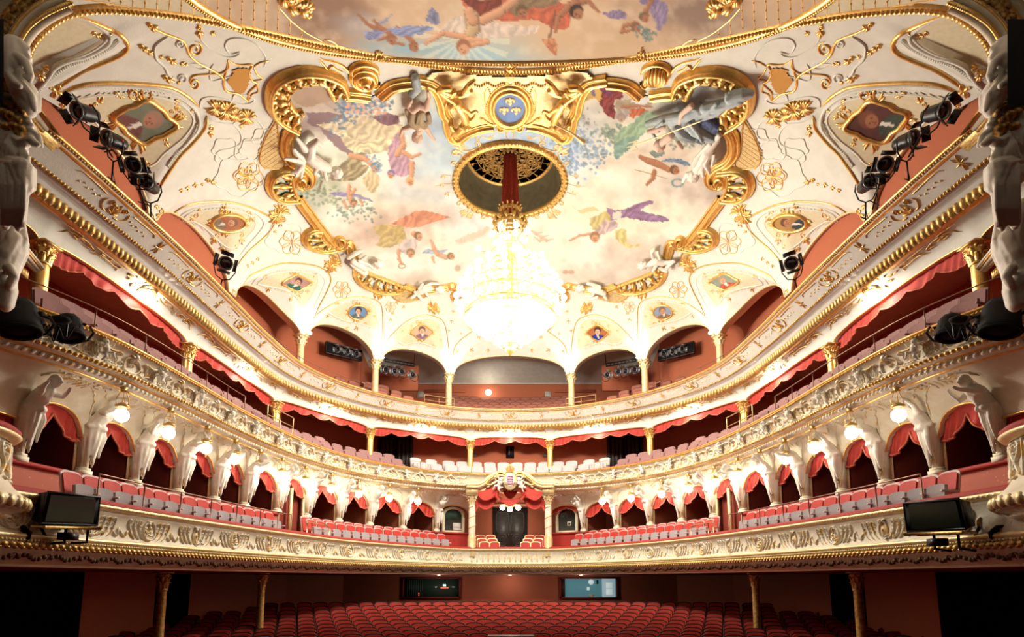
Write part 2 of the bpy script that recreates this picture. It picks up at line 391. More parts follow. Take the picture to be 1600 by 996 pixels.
def csurf(mir=1):                                            # surface for relief strokes traced on the left half, mir=-1 gives the right half
    def f(U, V):
        P = ceil_hit(U, V); N = cnormal(P); P = P + N * .005
        if mir < 0: P = P * [-1, 1, 1]; N = N * [-1, 1, 1]
        return P, N
    return f
# ---------------------------------------------------------------- painting: flat colour fields laid on the plaster as a fresco
def vnoise(x, y, sc, seed=0):
    r = np.random.RandomState(seed); G = r.rand(64, 64); x = x / sc; y = y / sc
    i = np.floor(x).astype(int); j = np.floor(y).astype(int); u = x - i; v = y - j; u = u * u * (3 - 2 * u); v = v * v * (3 - 2 * v)
    g = lambda a, b: G[a % 64, b % 64]
    return (g(i, j) * (1 - u) + g(i + 1, j) * u) * (1 - v) + (g(i, j + 1) * (1 - u) + g(i + 1, j + 1) * u) * v
def fbm(x, y, sc, seed=0, o=4): return sum(vnoise(x + 37 * k, y - 19 * k, sc / 2 ** k, seed + k) / 2 ** k for k in range(o)) / (2 - 2 ** (1 - o))
def inpoly(x, y, poly):
    p = np.asarray(poly, float); c = np.zeros(x.shape, bool); j = len(p) - 1
    for i in range(len(p)):
        xi, yi = p[i]; xj, yj = p[j]
        if yi != yj: c ^= ((yi > y) != (yj > y)) & (x < (xj - xi) * (y - yi) / (yj - yi) + xi)
        j = i
    return c
class Canvas:
    def __init__(s, x, y): s.x, s.y = x, y; s.c = np.ones(x.shape + (3,)); s.jx = x + 3 * (vnoise(x, y, 5, 90) - .5); s.jy = y + 3 * (vnoise(x, y, 5, 91) - .5)
    def put(s, m, col, a=1):
        m = np.asarray(m, float)[:, None] * a; s.c[:] = s.c * (1 - m) + np.asarray(col) * m
    def near(s, x0, y0, x1, y1): return (s.x > x0) & (s.x < x1) & (s.y > y0) & (s.y < y1)
    def poly(s, pts, col, a=1, fold=0, ang=0, fw=5, smooth=True):
        q = cr(list(pts) + [pts[0]], 5) if smooth and len(pts) > 2 else pts; q = np.asarray(q)
        b = s.near(q[:, 0].min() - 3, q[:, 1].min() - 3, q[:, 0].max() + 3, q[:, 1].max() + 3)
        if not b.any(): return
        x, y = s.jx[b], s.jy[b]; m = inpoly(x, y, q).astype(float)[:, None] * a
        c = np.asarray(col, float)[None]
        if fold:
            w = (x * math.cos(ang) + y * math.sin(ang)) / (fw * 1.9) + 3.2 * fbm(x, y, 26, 5, 3); k = (.55 * np.sin(w * 2 * PI) + 1.6 * (fbm(x + 3 * w, y, 9, 8, 3) - .5))[:, None]
            c = np.clip(c * (1 + 1.35 * fold * k), 0, 1)
        s.c[b] = s.c[b] * (1 - m) + c * m
    def limb(s, pts, col, a=1, shade=.16):
        for (x0, y0, r0), (x1, y1, r1) in zip(pts, pts[1:]):
            R = max(r0, r1) + 2; b = s.near(min(x0, x1) - R, min(y0, y1) - R, max(x0, x1) + R, max(y0, y1) + R)
            if not b.any(): continue
            x, y = s.x[b] + .35 * (s.jx[b] - s.x[b]), s.y[b] + .35 * (s.jy[b] - s.y[b]); dx, dy = x1 - x0, y1 - y0; L = dx * dx + dy * dy + 1e-9
            t = np.clip(((x - x0) * dx + (y - y0) * dy) / L, 0, 1); ex = x - x0 - t * dx; ey = y - y0 - t * dy; dd = np.hypot(ex, ey); rr = r0 + (r1 - r0) * t
            m = np.clip((rr - dd) / 1.2 + .5, 0, 1)[:, None] * a
            k = 1 + shade * np.clip((-ex - ey) / (rr + .1), -1, 1)[:, None] - .22 * (dd / (rr + .1) > .82)[:, None]
            s.c[b] = s.c[b] * (1 - m) + np.clip(np.asarray(col) * k, 0, 1) * m
    def blob(s, x, y, rx, ry, col, a=1, soft=.3, n=0, seed=3):
        b = s.near(x - 1.8 * rx, y - 1.8 * ry, x + 1.8 * rx, y + 1.8 * ry)
        if not b.any(): return
        X, Y = s.x[b], s.y[b]; d = np.hypot((X - x) / rx, (Y - y) / ry)
        if n: d = d + n * (fbm(X, Y, max(rx, ry) * .7, seed) - .5) * 2
        m = np.clip((1 - d) / soft + .5, 0, 1)[:, None] * a; s.c[b] = s.c[b] * (1 - m) + np.asarray(col) * m
    def leaves(s, pts, col, n=30, sp=8, size=3, seed=1):
        r = np.random.RandomState(seed); P = cr(pts, 12)
        for i in range(n):
            p = P[r.randint(len(P))]; a = r.rand() * 6.28; x, y = p + r.randn(2) * sp; c = np.array(col) * (.75 + .5 * r.rand())
            s.limb([(x, y, .5), (x + size * .5 * math.cos(a), y + size * .5 * math.sin(a), size * .42), (x + size * math.cos(a), y + size * math.sin(a), .4)], c * .9 + .1, .7, .05)
    def head(s, x, y, r, skin, hair, a0=PI / 2):                # a0 = direction of the chin in the picture
        cx, sx = math.cos(a0), math.sin(a0)
        s.blob(x - .35 * r * cx, y - .35 * r * sx, r * 1.12, r * 1.12, hair, 1, .2)
        s.blob(x + .2 * r * cx, y + .2 * r * sx, r * .8, r * .88, skin, 1, .2)
        for k in (-1, 1): s.blob(x + .05 * r * cx - k * .33 * r * sx, y + .05 * r * sx + k * .33 * r * cx, r * .13, r * .13, np.array(skin) * .35, .8, .4)
        s.limb([(x + .1 * r * cx, y + .1 * r * sx, r * .06), (x + .4 * r * cx, y + .4 * r * sx, r * .1)], np.array(skin) * .75)
        s.limb([(x + .62 * r * cx - .2 * r * sx, y + .62 * r * sx + .2 * r * cx, r * .06), (x + .62 * r * cx + .2 * r * sx, y + .62 * r * sx - .2 * r * cx, r * .06)], (.5, .18, .14))
SK, SKD = (.78, .55, .40), (.58, .36, .24)
# outline of the painted field (left half, picture coordinates), traced along the gilt frame
FIELD_L = [(797, 201), (771, 196), (754, 198), (731, 206), (714, 217), (704, 207), (699, 182), (694, 173), (691, 158), (684, 140), (671, 128), (646, 123), (631, 124), (613, 128), (601, 140), (596, 147), (578, 149), (556, 145), (541, 143),
           (533, 125), (515, 114), (490, 108), (463, 109), (438, 119), (423, 135), (420, 155), (425, 173), (440, 188), (460, 198), (462, 205), (447, 215), (445, 228), (455, 251), (475, 261), (485, 273), (483, 285), (470, 289), (462, 268),
           (443, 264), (425, 272), (419, 288), (425, 303), (440, 311), (463, 311), (480, 332), (505, 361), (502, 358), (487, 358), (476, 365), (476, 379), (489, 388), (510, 390), (531, 386), (545, 380), (552, 402), (557, 414), (555, 428), (563, 442), (581, 452),
           (602, 457), (623, 455), (634, 448), (655, 453), (676, 453), (690, 449), (706, 448), (730, 452), (760, 462), (797, 466)]
FIELD_LP = ceil_hit(np.array(FIELD_L)[:, 0], np.array(FIELD_L)[:, 1])
FIELD_PLAN = np.vstack([FIELD_LP[:, :2], (FIELD_LP[:, :2] * [-1, 1])[::-1]])
OC_R = 1.88
def paint_field(cv):
    x, y = cv.x, cv.y
    n1 = fbm(x, y, 120, 1); n2 = fbm(x, y, 60, 7); n3 = fbm(x, y, 18, 13)
    base = np.array([.96, .95, .86]); cv.c[:] = base
    def wash(cx, cyy, rx, ry, col, a): 
        d = np.hypot((x - cx) / rx, (y - cyy) / ry) + 1.1 * (n2 - .5) + .3 * (n3 - .5); cv.put(np.clip(1.25 - d, 0, 1) ** .8, np.array(col) * .86 + [.115, .12, .13], a * .85)
    wash(740, 250, 120, 90, (.55, .70, .82), .95); wash(800, 205, 130, 40, (.50, .66, .84), .95); wash(850, 240, 80, 50, (.58, .72, .86), .8)
    wash(480, 140, 70, 55, (.52, .38, .30), 1); wash(470, 190, 80, 30, (.46, .33, .29), .9); wash(530, 160, 70, 30, (.62, .50, .40), .8)
    wash(460, 320, 60, 70, (.45, .52, .42), .85); wash(500, 270, 60, 40, (.52, .56, .42), .8); wash(530, 300, 60, 30, (.62, .64, .44), .6)
    wash(570, 370, 90, 35, (.66, .48, .36), .85); wash(600, 345, 80, 20, (.70, .54, .42), .7); wash(660, 330, 70, 18, (.74, .60, .48), .6)
    wash(640, 440, 60, 18, (.72, .56, .44), .7); wash(700, 290, 60, 16, (.80, .68, .56), .5)
    wash(1130, 130, 80, 50, (.24, .28, .32), 1); wash(1100, 190, 60, 45, (.22, .26, .34), 1); wash(1010, 150, 70, 40, (.45, .40, .32), .6)
    wash(1070, 260, 110, 60, (.62, .48, .38), .9); wash(1110, 310, 70, 45, (.58, .45, .36), .8); wash(1010, 240, 90, 30, (.78, .66, .52), .6)
    wash(960, 180, 60, 50, (.70, .62, .50), .5); wash(1020, 400, 80, 25, (.68, .52, .42), .75); wash(950, 440, 90, 22, (.70, .56, .46), .75)
    wash(1000, 340, 120, 30, (.76, .74, .50), .5); wash(880, 320, 60, 30, (.80, .78, .62), .4); wash(960, 300, 60, 20, (.82, .68, .56), .5)
    ang = np.arctan2(y - 330, x - 797); cv.put((np.sin(ang * 26 + 3 * n2) > .25) * np.clip((np.hypot(x - 797, y - 330) - 60) / 300, 0, 1), (.95, .93, .80), .22)
    cv.put(np.clip((n3 - .5) * 3, 0, 1), (1, .98, .90), .3); cv.put(np.clip((.5 - n3) * 3, 0, 1), (.55, .50, .44), .22)
    c = lambda L, ox=380, oy=80, k=3.985: [(ox + p[0] / k, oy + p[1] / k) + tuple(q / k for q in p[2:]) for p in L]
    # left: billowing cloud, steps, robed women, garland of roses
    cv.poly(c([(300, 220), (420, 170), (520, 230), (560, 290), (470, 330), (380, 350), (310, 300)]), (.60, .48, .38), .9)
    for p in [(390, 230, 60), (460, 250, 60), (500, 290, 45), (340, 280, 45)]: cv.blob(*c([p[:2]])[0], p[2] / 4, p[2] / 5, (.66, .54, .44), .8, .6)
    cv.poly(c([(390, 380), (600, 390), (700, 470), (500, 480), (420, 460)]), (.40, .30, .32), .8)
    cv.poly(c([(470, 470), (640, 560), (720, 700), (640, 640), (560, 580)]), (.45, .34, .36), .85)
    cv.poly(c([(460, 460), (640, 420), (850, 400), (1000, 470), (960, 540), (880, 620), (760, 630), (640, 600), (590, 520)]), (.80, .72, .56), 1, .16, .6, 6)
    cv.poly(c([(620, 480), (700, 560), (800, 560), (900, 540), (930, 600), (820, 640), (680, 620), (620, 560)]), (.86, .78, .60), 1, .2, 1.2, 5)
    cv.poly(c([(800, 410), (880, 390), (960, 400), (970, 450), (880, 460)]), (.42, .28, .34), .9, .15, .2, 5)
    cv.poly(c([(560, 800), (600, 720), (680, 640), (760, 640), (740, 700), (790, 720), (700, 800), (600, 810)]), (.58, .52, .38), 1, .25, .9, 6)
    cv.poly(c([(530, 790), (560, 740), (640, 700), (640, 780), (570, 810)]), (.50, .44, .34), 1, .2, .9, 6)
    cv.limb(c([(670, 650, 16), (760, 670, 18), (820, 720, 14)]), SK); cv.head(*c([(820, 730)])[0], 7, SK, (.35, .50, .60), 2.0)
    cv.poly(c([(900, 600), (980, 490), (1010, 600), (1040, 690), (1030, 770), (960, 780), (910, 700)]), (.66, .50, .58), .95, .2, .2, 5)
    cv.limb(c([(980, 500, 14), (1000, 580, 18), (960, 640, 20)]), SK); cv.limb(c([(1000, 630, 14), (1050, 660, 12), (1100, 640, 9)]), SK); cv.limb(c([(1050, 700, 18), (1050, 760, 14), (1040, 820, 12)]), SK)
    cv.head(*c([(1040, 815)])[0], 6, SK, (.80, .66, .44), 1.2); cv.head(*c([(920, 770)])[0], 5.5, SK, (.46, .40, .60), 1.8)
    cv.poly(c([(740, 790), (800, 740), (850, 800), (820, 880), (770, 870)]), (.76, .66, .46), .8, .2, .3, 4)
    cv.leaves(c([(560, 460), (650, 400), (620, 330), (720, 320), (800, 330), (900, 310)]), (.30, .42, .52), 190, 8, 5, 4)
    for i in range(34):
        r = RNG.rand(2); p = c([(640 + 260 * r[0], 300 + 100 * r[1])])[0]; cv.blob(p[0], p[1], 2.6, 2.4, (.84, .62, .50), .95, .4)
    cv.leaves(c([(780, 640), (830, 690), (840, 740)]), (.50, .62, .70), 40, 4, 3, 9)
    # tree and flying putti with violet scarf
    cv.limb(c([(470, 730, 10), (490, 800, 8), (470, 880, 5)]), (.42, .34, .28)); cv.limb(c([(480, 790, 6), (530, 760, 4)]), (.42, .34, .28))
    cv.leaves(c([(400, 800), (450, 850), (500, 900), (560, 950)]), (.46, .52, .38), 90, 12, 5, 12)
    k6 = lambda L: c(L, 400, 250, 3.81)
    cv.poly(k6([(430, 200), (520, 195), (590, 200), (680, 235), (690, 245), (600, 225), (520, 220)]), (.50, .46, .66), .9, .15, 1.4, 4)
    cv.limb(k6([(555, 150, 10), (555, 190, 12), (560, 230, 20), (575, 265, 18)]), SK); cv.limb(k6([(590, 175, 9), (570, 200, 12)]), SK); cv.limb(k6([(520, 245, 8), (545, 290, 8)]), SK); cv.limb(k6([(620, 235, 8), (635, 270, 8)]), SK); cv.head(*k6([(583, 262)])[0], 5, SK, (.5, .38, .26), 1.5)
    cv.leaves(k6([(470, 290), (560, 320), (650, 300), (700, 340)]), (.46, .54, .46), 80, 8, 4, 14)
    # red and gold angel, lower wreath bearer, blue putti
    cv.poly(k6([(800, 380), (900, 330), (1000, 300), (1110, 330), (1160, 345), (1060, 370), (960, 400), (880, 400)]), (.78, .46, .34), .9, .15, .5, 6)
    cv.poly(k6([(700, 400), (780, 380), (850, 430), (880, 480), (800, 520), (710, 510), (740, 470)]), (.68, .58, .34), .85, .15, .7, 6)
    cv.poly(k6([(800, 390), (870, 400), (900, 470), (850, 460)]), (.66, .56, .32), .85, .1, .7, 5)
    cv.poly(k6([(880, 470), (960, 480), (940, 550), (880, 560), (850, 520)]), (.74, .68, .66), .8, .15, .5, 5)
    cv.limb(k6([(940, 440, 16), (970, 470, 12)]), SK); cv.limb(k6([(850, 540, 12), (850, 590, 9), (870, 620, 8)]), SK); cv.head(*k6([(920, 560)])[0], 6, SK, (.55, .42, .28), 1.6); cv.head(*k6([(970, 455)])[0], 5.5, SK, (.45, .35, .26), .6)
    for a in np.linspace(0, 6.28, 16): cv.blob(*k6([(868 + 20 * math.cos(a), 632 + 14 * math.sin(a))])[0], 1.2, 1.2, (.6, .5, .3), .8)
    cv.poly(k6([(990, 560), (1010, 530), (1080, 540), (1140, 530), (1100, 560), (1030, 560)]), (.56, .62, .76), .8, .15, 1, 4)
    cv.limb(k6([(1040, 480, 8), (1060, 530, 12), (1080, 560, 14), (1130, 580, 16)]), SK, .8); cv.head(*k6([(1165, 575)])[0], 5, SK, (.5, .42, .3), .4); cv.limb(k6([(1060, 610, 7), (1050, 580, 9)]), SK, .8); cv.blob(*k6([(1200, 645)])[0], 5, 5, (.64, .54, .42), .7)
    cv.poly(k6([(1180, 480), (1300, 430), (1390, 400), (1320, 470), (1220, 500)]), (.84, .70, .58), .6, .1, .5, 6); cv.poly(k6([(1350, 540), (1430, 570), (1420, 580), (1360, 560)]), (.80, .56, .48), .8)
    # right: sea god's cliff, green wing, ivy, red robed reader, winged messenger, violet and yellow muse
    m_ = lambda L: c(L, 860, 80, 4.428)
    cv.poly(m_([(340, 230), (440, 220), (490, 270), (490, 330), (440, 350), (460, 470), (380, 430), (340, 350)]), (.44, .16, .16), 1, .25, .8, 5)
    cv.poly(m_([(350, 260), (420, 240), (430, 300), (370, 300)]), (.30, .14, .26), .8, .2, .8, 4)
    cv.poly(m_([(540, 400), (640, 400), (680, 420), (560, 460)]), (.72, .32, .18), .95, .2, .5, 5)
    cv.poly(m_([(450, 340), (640, 330), (700, 370), (560, 400), (460, 400)]), (.56, .48, .38), .9, .12, 1.3, 5)
    cv.poly(m_([(550, 350), (610, 310), (690, 340), (640, 370)]), (.84, .84, .80), 1, 0); cv.limb(m_([(500, 385, 10), (640, 380, 9), (700, 385, 7)]), SKD)
    cv.poly(m_([(460, 400), (540, 400), (530, 470), (450, 470)]), (.60, .54, .50), .9, .15, .2, 4); cv.head(*m_([(490, 465)])[0], 6, (.62, .50, .42), (.5, .46, .44), 1.5)
    cv.poly(m_([(200, 280), (330, 245), (345, 340), (280, 330), (200, 360)]), (.78, .60, .28), .95)
    for q in [(235, 310), (295, 285)]: cv.limb(m_([(q[0] - 8, q[1] - 25, 12), (q[0] + 4, q[1] + 15, 12)]), (.42, .34, .50))
    cv.poly(m_([(660, 410), (560, 500), (480, 540), (440, 640), (450, 750), (520, 700), (620, 600), (700, 520), (740, 440)]), (.48, .60, .46), .95, .16, .7, 7)
    cv.poly(m_([(440, 640), (520, 600), (600, 590), (520, 690), (450, 750)]), (.40, .54, .50), .8, .14, .7, 6)
    cv.leaves(m_([(20, 590), (120, 590), (200, 620), (160, 700), (120, 780), (240, 800)]), (.40, .52, .68), 170, 9, 5, 21)
    cv.leaves(m_([(200, 580), (280, 690), (360, 700), (250, 790)]), (.42, .54, .64), 80, 9, 5.5, 22); cv.leaves(m_([(340, 570), (440, 540), (400, 600)]), (.38, .48, .40), 45, 5, 5.5, 23); cv.leaves(m_([(200, 420), (230, 500), (300, 560)]), (.5, .52, .50), 40, 10, 3, 24)
    cv.poly(m_([(1000, 400), (1100, 380), (1200, 480), (1160, 560), (1060, 640), (990, 620), (1010, 500)]), (.20, .24, .30), .95, .3, .4, 5)
    cv.leaves(m_([(840, 600), (900, 640), (960, 600), (1060, 620)]), (.40, .44, .34), 60, 6, 5, 31); cv.leaves(m_([(1040, 440), (1120, 540)]), (.22, .24, .42), 70, 9, 5, 33)
    cv.poly(m_([(680, 700), (760, 685), (790, 710), (730, 740)]), (.36, .42, .38), .95, .1, 1, 4); cv.poly(m_([(760, 770), (830, 740), (940, 760), (960, 800), (860, 770)]), (.32, .42, .52), .95, .2, 1, 4)
    cv.limb(m_([(620, 730, 14), (680, 760, 22), (740, 780, 24), (820, 820, 18), (870, 820, 14)]), SKD); cv.head(*m_([(865, 825)])[0], 6.5, SKD, (.34, .24, .16), .5); cv.limb(m_([(720, 830, 16), (710, 880, 15), (670, 920, 12)]), SKD); cv.limb(m_([(585, 820, 2), (700, 850, 2), (800, 880, 2)]), (.5, .38, .2))
    for a in np.linspace(0, 6.28, 18): cv.blob(*m_([(880 + 38 * math.cos(a), 912 + 26 * math.sin(a))])[0], 1.6, 1.6, (.36, .48, .50), .9)
    k2 = lambda L: c(L, 780, 250, 3.81)
    cv.poly(k2([(640, 290), (720, 300), (800, 270), (900, 240), (910, 260), (840, 300), (990, 340), (1000, 365), (880, 370), (760, 345), (660, 360)]), (.48, .34, .48), .95, .2, .9, 6)
    cv.poly(k2([(680, 310), (725, 310), (725, 355), (670, 355)]), (.80, .80, .72), 1, smooth=False); cv.poly(k2([(540, 350), (640, 310), (660, 370), (580, 420), (545, 400)]), (.72, .66, .38), .9, .14, .5, 5)
    cv.poly(k2([(620, 360), (700, 370), (690, 410), (620, 440), (560, 450)]), (.74, .62, .62), .9, .2, .4, 5); cv.head(*k2([(570, 465)])[0], 7, SK, (.56, .40, .28), 1.4)
    cv.poly(k2([(690, 420), (750, 410), (770, 500), (840, 500), (830, 520), (760, 520), (700, 480)]), (.78, .70, .40), .9, .15, .4, 5); cv.poly(k2([(430, 260), (460, 300), (560, 280), (600, 310), (560, 300), (480, 320)]), (.80, .74, .50), .8)
    cv.limb(k2([(420, 480, 6), (480, 450, 7), (540, 440, 9)]), SK)
    for q in [(220, 440), (250, 460), (280, 480), (240, 480)]: cv.limb(k2([(q[0] - 30, q[1] - 20, 4), (q[0], q[1], 9), (q[0] + 40, q[1] - 10, 3)]), (.84, .66, .56), .7)
    for q in [(395, 668), (430, 668)]: cv.blob(*k2([q])[0], 5, 3.5, (.70, .54, .42), .8)
def paint_front(cv):
    x, y = cv.x, cv.y; n2 = fbm(x, y, 80, 41); n3 = fbm(x, y, 20, 45)
    cv.c[:] = (.80, .66, .50)
    def wash(cx, cyy, rx, ry, col, a):
        d = np.hypot((x - cx) / rx, (y - cyy) / ry) + 1.2 * (n2 - .5) + .3 * (n3 - .5); cv.put(np.clip(1.25 - d, 0, 1), col, a)
    wash(520, 20, 80, 60, (.50, .36, .28), .9); wash(600, 60, 60, 30, (.66, .56, .46), .7); wash(560, 40, 40, 20, (.62, .64, .66), .6); wash(640, 78, 90, 22, (.46, .66, .74), .95); wash(780, 80, 110, 26, (.50, .72, .80), 1)
    wash(740, 40, 60, 40, (.84, .76, .62), .7); wash(860, 70, 80, 30, (.80, .66, .50), .8); wash(960, 60, 100, 30, (.74, .60, .44), .8); wash(1080, 20, 90, 45, (.46, .36, .30), .9); wash(1010, 50, 60, 20, (.70, .56, .42), .6)
    wash(800, -40, 200, 40, (.62, .44, .34), .9); cv.put(np.clip((n3 - .5) * 3, 0, 1), (.92, .84, .70), .35)
    a = np.arctan2(y - 60, x - 722); cv.put((np.sin(a * 22) > .1) * (np.hypot(x - 722, y - 60) < 75) * (y > 40), (.86, .88, .76), .5)
    c = lambda L, ox=440, oy=0, k=2.222: [(ox + p[0] / k, oy + p[1] / k) + tuple(q / k for q in p[2:]) for p in L]
    # left putti with blue scarf
    for P in ([(265, 50, 4), (300, 85, 6), (340, 105, 9)], [(320, 70, 4), (340, 95, 7), (370, 110, 9), (385, 140, 8)], [(400, 95, 6), (430, 120, 9), (460, 150, 8)], [(400, 150, 4), (425, 155, 5)], [(335, 140, 4), (360, 130, 6)]): cv.limb(c(P), SKD)
    cv.poly(c([(285, 115), (320, 105), (360, 110), (330, 135), (290, 135)]), (.44, .48, .66), .95, .2, 1, 4); cv.poly(c([(360, 100), (400, 95), (470, 90), (530, 95), (480, 120), (400, 125)]), (.46, .52, .70), .95, .2, 1, 4); cv.poly(c([(500, 75), (520, 25), (548, 60), (540, 85), (510, 80)]), (.40, .42, .56), .95, .2, .3, 4); cv.poly(c([(330, 90), (380, 50), (360, 80)]), (.46, .50, .66), .9)
    cv.head(*c([(384, 140)])[0], 7, SKD, (.5, .3, .2), 1.2); cv.head(*c([(462, 165)])[0], 7, SKD, (.5, .3, .2), .9)
    # nude and red draped figures hanging head down in the centre
    cv.poly(c([(530, 120), (600, 60), (700, 70), (820, 90), (900, 90), (860, 120), (700, 130), (600, 120)]), (.82, .74, .66), .9, .12, .5, 8)
    cv.poly(c([(620, -20), (720, -10), (900, 0), (990, 20), (1000, 90), (960, 105), (880, 70), (780, 75), (700, 60), (640, 30)]), (.70, .30, .20), .95, .16, .5, 9); cv.poly(c([(610, -30), (740, -30), (760, 20), (690, 80), (650, 30)]), (.40, .16, .12), .95, .2, .7, 6)
    cv.poly(c([(780, -20), (960, -20), (940, 20), (860, 30), (820, 60), (790, 30)]), (.46, .38, .26), .95, .15, .7, 6)
    cv.limb(c([(820, -10, 14), (760, 40, 17), (700, 70, 18)]), SK); cv.limb(c([(660, 60, 26), (665, 100, 24), (640, 140, 20)]), (.72, .60, .42)); cv.limb(c([(650, 40, 18), (665, 70, 20)]), SK)
    cv.limb(c([(640, 130, 12), (560, 115, 10), (500, 150, 7)]), SK); cv.limb(c([(650, 140, 14), (715, 145, 10), (650, 160, 8)]), SK); cv.head(*c([(632, 168)])[0], 10, SK, (.56, .34, .22), 1.4)
    cv.head(*c([(835, 45)])[0], 9, SKD, (.34, .26, .18), 1.3); cv.limb(c([(690, -10, 14), (760, -20, 14)]), SK)
    cv.limb(c([(1060, 0, 12), (1000, 20, 14), (960, 60, 9), (950, 110, 6)]), SKD); cv.limb(c([(1020, -10, 16), (1020, 30, 16)]), SKD); cv.limb(c([(1060, 0, 8), (1100, 40, 6)]), SKD); cv.head(*c([(1028, 45)])[0], 10, SKD, (.14, .10, .08), .9)
    cv.limb(c([(950, 40, 3), (930, 130, 4)]), (.40, .26, .16)); cv.poly(c([(905, 135), (950, 135), (955, 185), (925, 170)]), (.74, .46, .30), .95, .2, .4, 4); cv.limb(c([(930, 160, 9), (950, 190, 3)]), (.66, .36, .24))
    # right putti with violet scarf
    cv.poly(c([(1115, 45), (1170, 35), (1200, 60), (1140, 65)]), (.44, .38, .52), .95, .2, .6, 4); cv.poly(c([(1260, 0), (1330, 10), (1340, 60), (1310, 110), (1290, 60)]), (.48, .42, .56), .95, .2, .3, 4); cv.poly(c([(1240, -20), (1310, -20), (1300, 10), (1250, 10)]), (.40, .36, .54), .9)
    cv.limb(c([(1290, -10, 7), (1270, 30, 9), (1250, 60, 10)]), SKD); cv.limb(c([(1180, 110, 6), (1190, 90, 8), (1230, 80, 8)]), SKD); cv.limb(c([(1210, 105, 5), (1180, 110, 6)]), SKD); cv.head(*c([(1262, 62)])[0], 7, SKD, (.4, .3, .2), 1.0); cv.head(*c([(1234, 98)])[0], 7, SKD, (.4, .28, .2), .8); cv.leaves(c([(1250, 110), (1280, 130)]), (.30, .38, .36), 40, 5, 5, 51)
def painted(name, X, Y, keep, painter, dz=.03, kind=None, parent=None, label=None):
    Z = Zc(X, Y) - dz; P = np.stack([X, Y, Z], -1); a, b = X.shape
    i = np.arange(a - 1)[:, None]; j = np.arange(b - 1)[None]; q = np.stack(np.broadcast_arrays(i * b + j, i * b + j + 1, (i + 1) * b + j + 1, (i + 1) * b + j), -1).reshape(-1, 4)
    k = keep(X, Y).ravel(); q = q[k[q].all(1)]; used = np.unique(q); mp = np.full(a * b, -1); mp[used] = np.arange(len(used))
    V = P.reshape(-1, 3)[used]; mb = MB(); mb.add(V, mp[q]); o = mb.build(name, 'paint', parent, kind=kind)
    px, py = topx(V); cv = Canvas(px, py); painter(cv)
    col = np.ones((len(V), 4)); col[:, :3] = np.clip(cv.c * [.98, 1, 1.02], 0, 1) ** 1.7
    at = o.data.color_attributes.new('paint', 'FLOAT_COLOR', 'POINT'); at.data.foreach_set('color', col.astype(np.float32).ravel())
    if label: o['label'] = label
    return o
# ---------------------------------------------------------------- ceiling vault
def ceiling_mesh():
    ss = np.arange(-A3.len / 2, A3.len / 2 + .01, .09); tt = np.concatenate([np.linspace(0, 1, 26) ** 2 * .06, np.linspace(.07, 1, 78)])
    B = A3.P(ss)[:, :2]; I = np.stack([np.zeros(len(ss)), np.minimum(B[:, 1], YC)], 1)
    XY = B[:, None] + (I - B)[:, None] * tt[None, :, None]; Z = Zc(XY[..., 0], XY[..., 1])
    P = np.concatenate([XY, Z[..., None]], -1)
    # the round eye is left open
    mb = MB(); a, b = Z.shape; i = np.arange(a - 1)[:, None]; j = np.arange(b - 1)[None]
    q = np.stack(np.broadcast_arrays(i * b + j, i * b + j + 1, (i + 1) * b + j + 1, (i + 1) * b + j), -1).reshape(-1, 4)
    r = np.hypot(XY[..., 0], XY[..., 1] - YC).ravel(); q = q[(r[q] > OC_R + .03).all(1)]
    mb.add(P.reshape(-1, 3), q); return mb.build('ceiling', 'plaster', kind='structure')
ceil = ceiling_mesh()
ceil['label'] = 'cream stucco vault with lunettes in the whole auditorium'
FX, FY = np.meshgrid(np.arange(-9.2, 9.21, .04), np.arange(12, 27.5, .04))
fp = FIELD_PLAN
fresco = painted('fresco', FX, FY, lambda x, y: inpoly(x, y, fp) & (np.hypot(x, y - YC) > OC_R), paint_field, .03, parent=ceil, label='main ceiling fresco of clouds, robed figures and putti')
EA, EB, ECY = 6.35, 4.45, 9.45                                # front oval painting
EX, EY = np.meshgrid(np.arange(-6.6, 6.61, .045), np.arange(8.2, 14.1, .045))
fresco2 = painted('fresco', EX, EY, lambda x, y: (x / EA) ** 2 + ((y - ECY) / EB) ** 2 < 1, paint_front, .03, parent=ceil, label='oval ceiling painting of hanging figures in a brown and blue sky')
# plan-based relief surface (u = x, v = y)
def psurf(U, V):
    P = np.stack([U, V, Zc(U, V)], -1); N = cnormal(P); return P + N * .005, N
mb = MB()
t = np.linspace(0.02, PI - .02, 120); el = np.stack([EA * np.cos(t), ECY + EB * np.sin(t)], 1)
P, N = psurf(el[:, 0], el[:, 1]); ribbon(mb, P, N, .10, .09)
P, N = psurf(el[:, 0] * 1.015, ECY + (el[:, 1] - ECY) * 1.02)
for k in range(0, len(P)): pass
tt = np.linspace(0.02, PI - .02, 260)
for a in tt: mb.blob(psurf(np.array([(EA + .02) * math.cos(a)]), np.array([ECY + (EB + .02) * math.sin(a)]))[0][0] + [0, 0, -.09], (.045, .045, .03), n=5, m=3)
mb.build('oval_rope_frame', 'gold', ceil, kind='stuff')
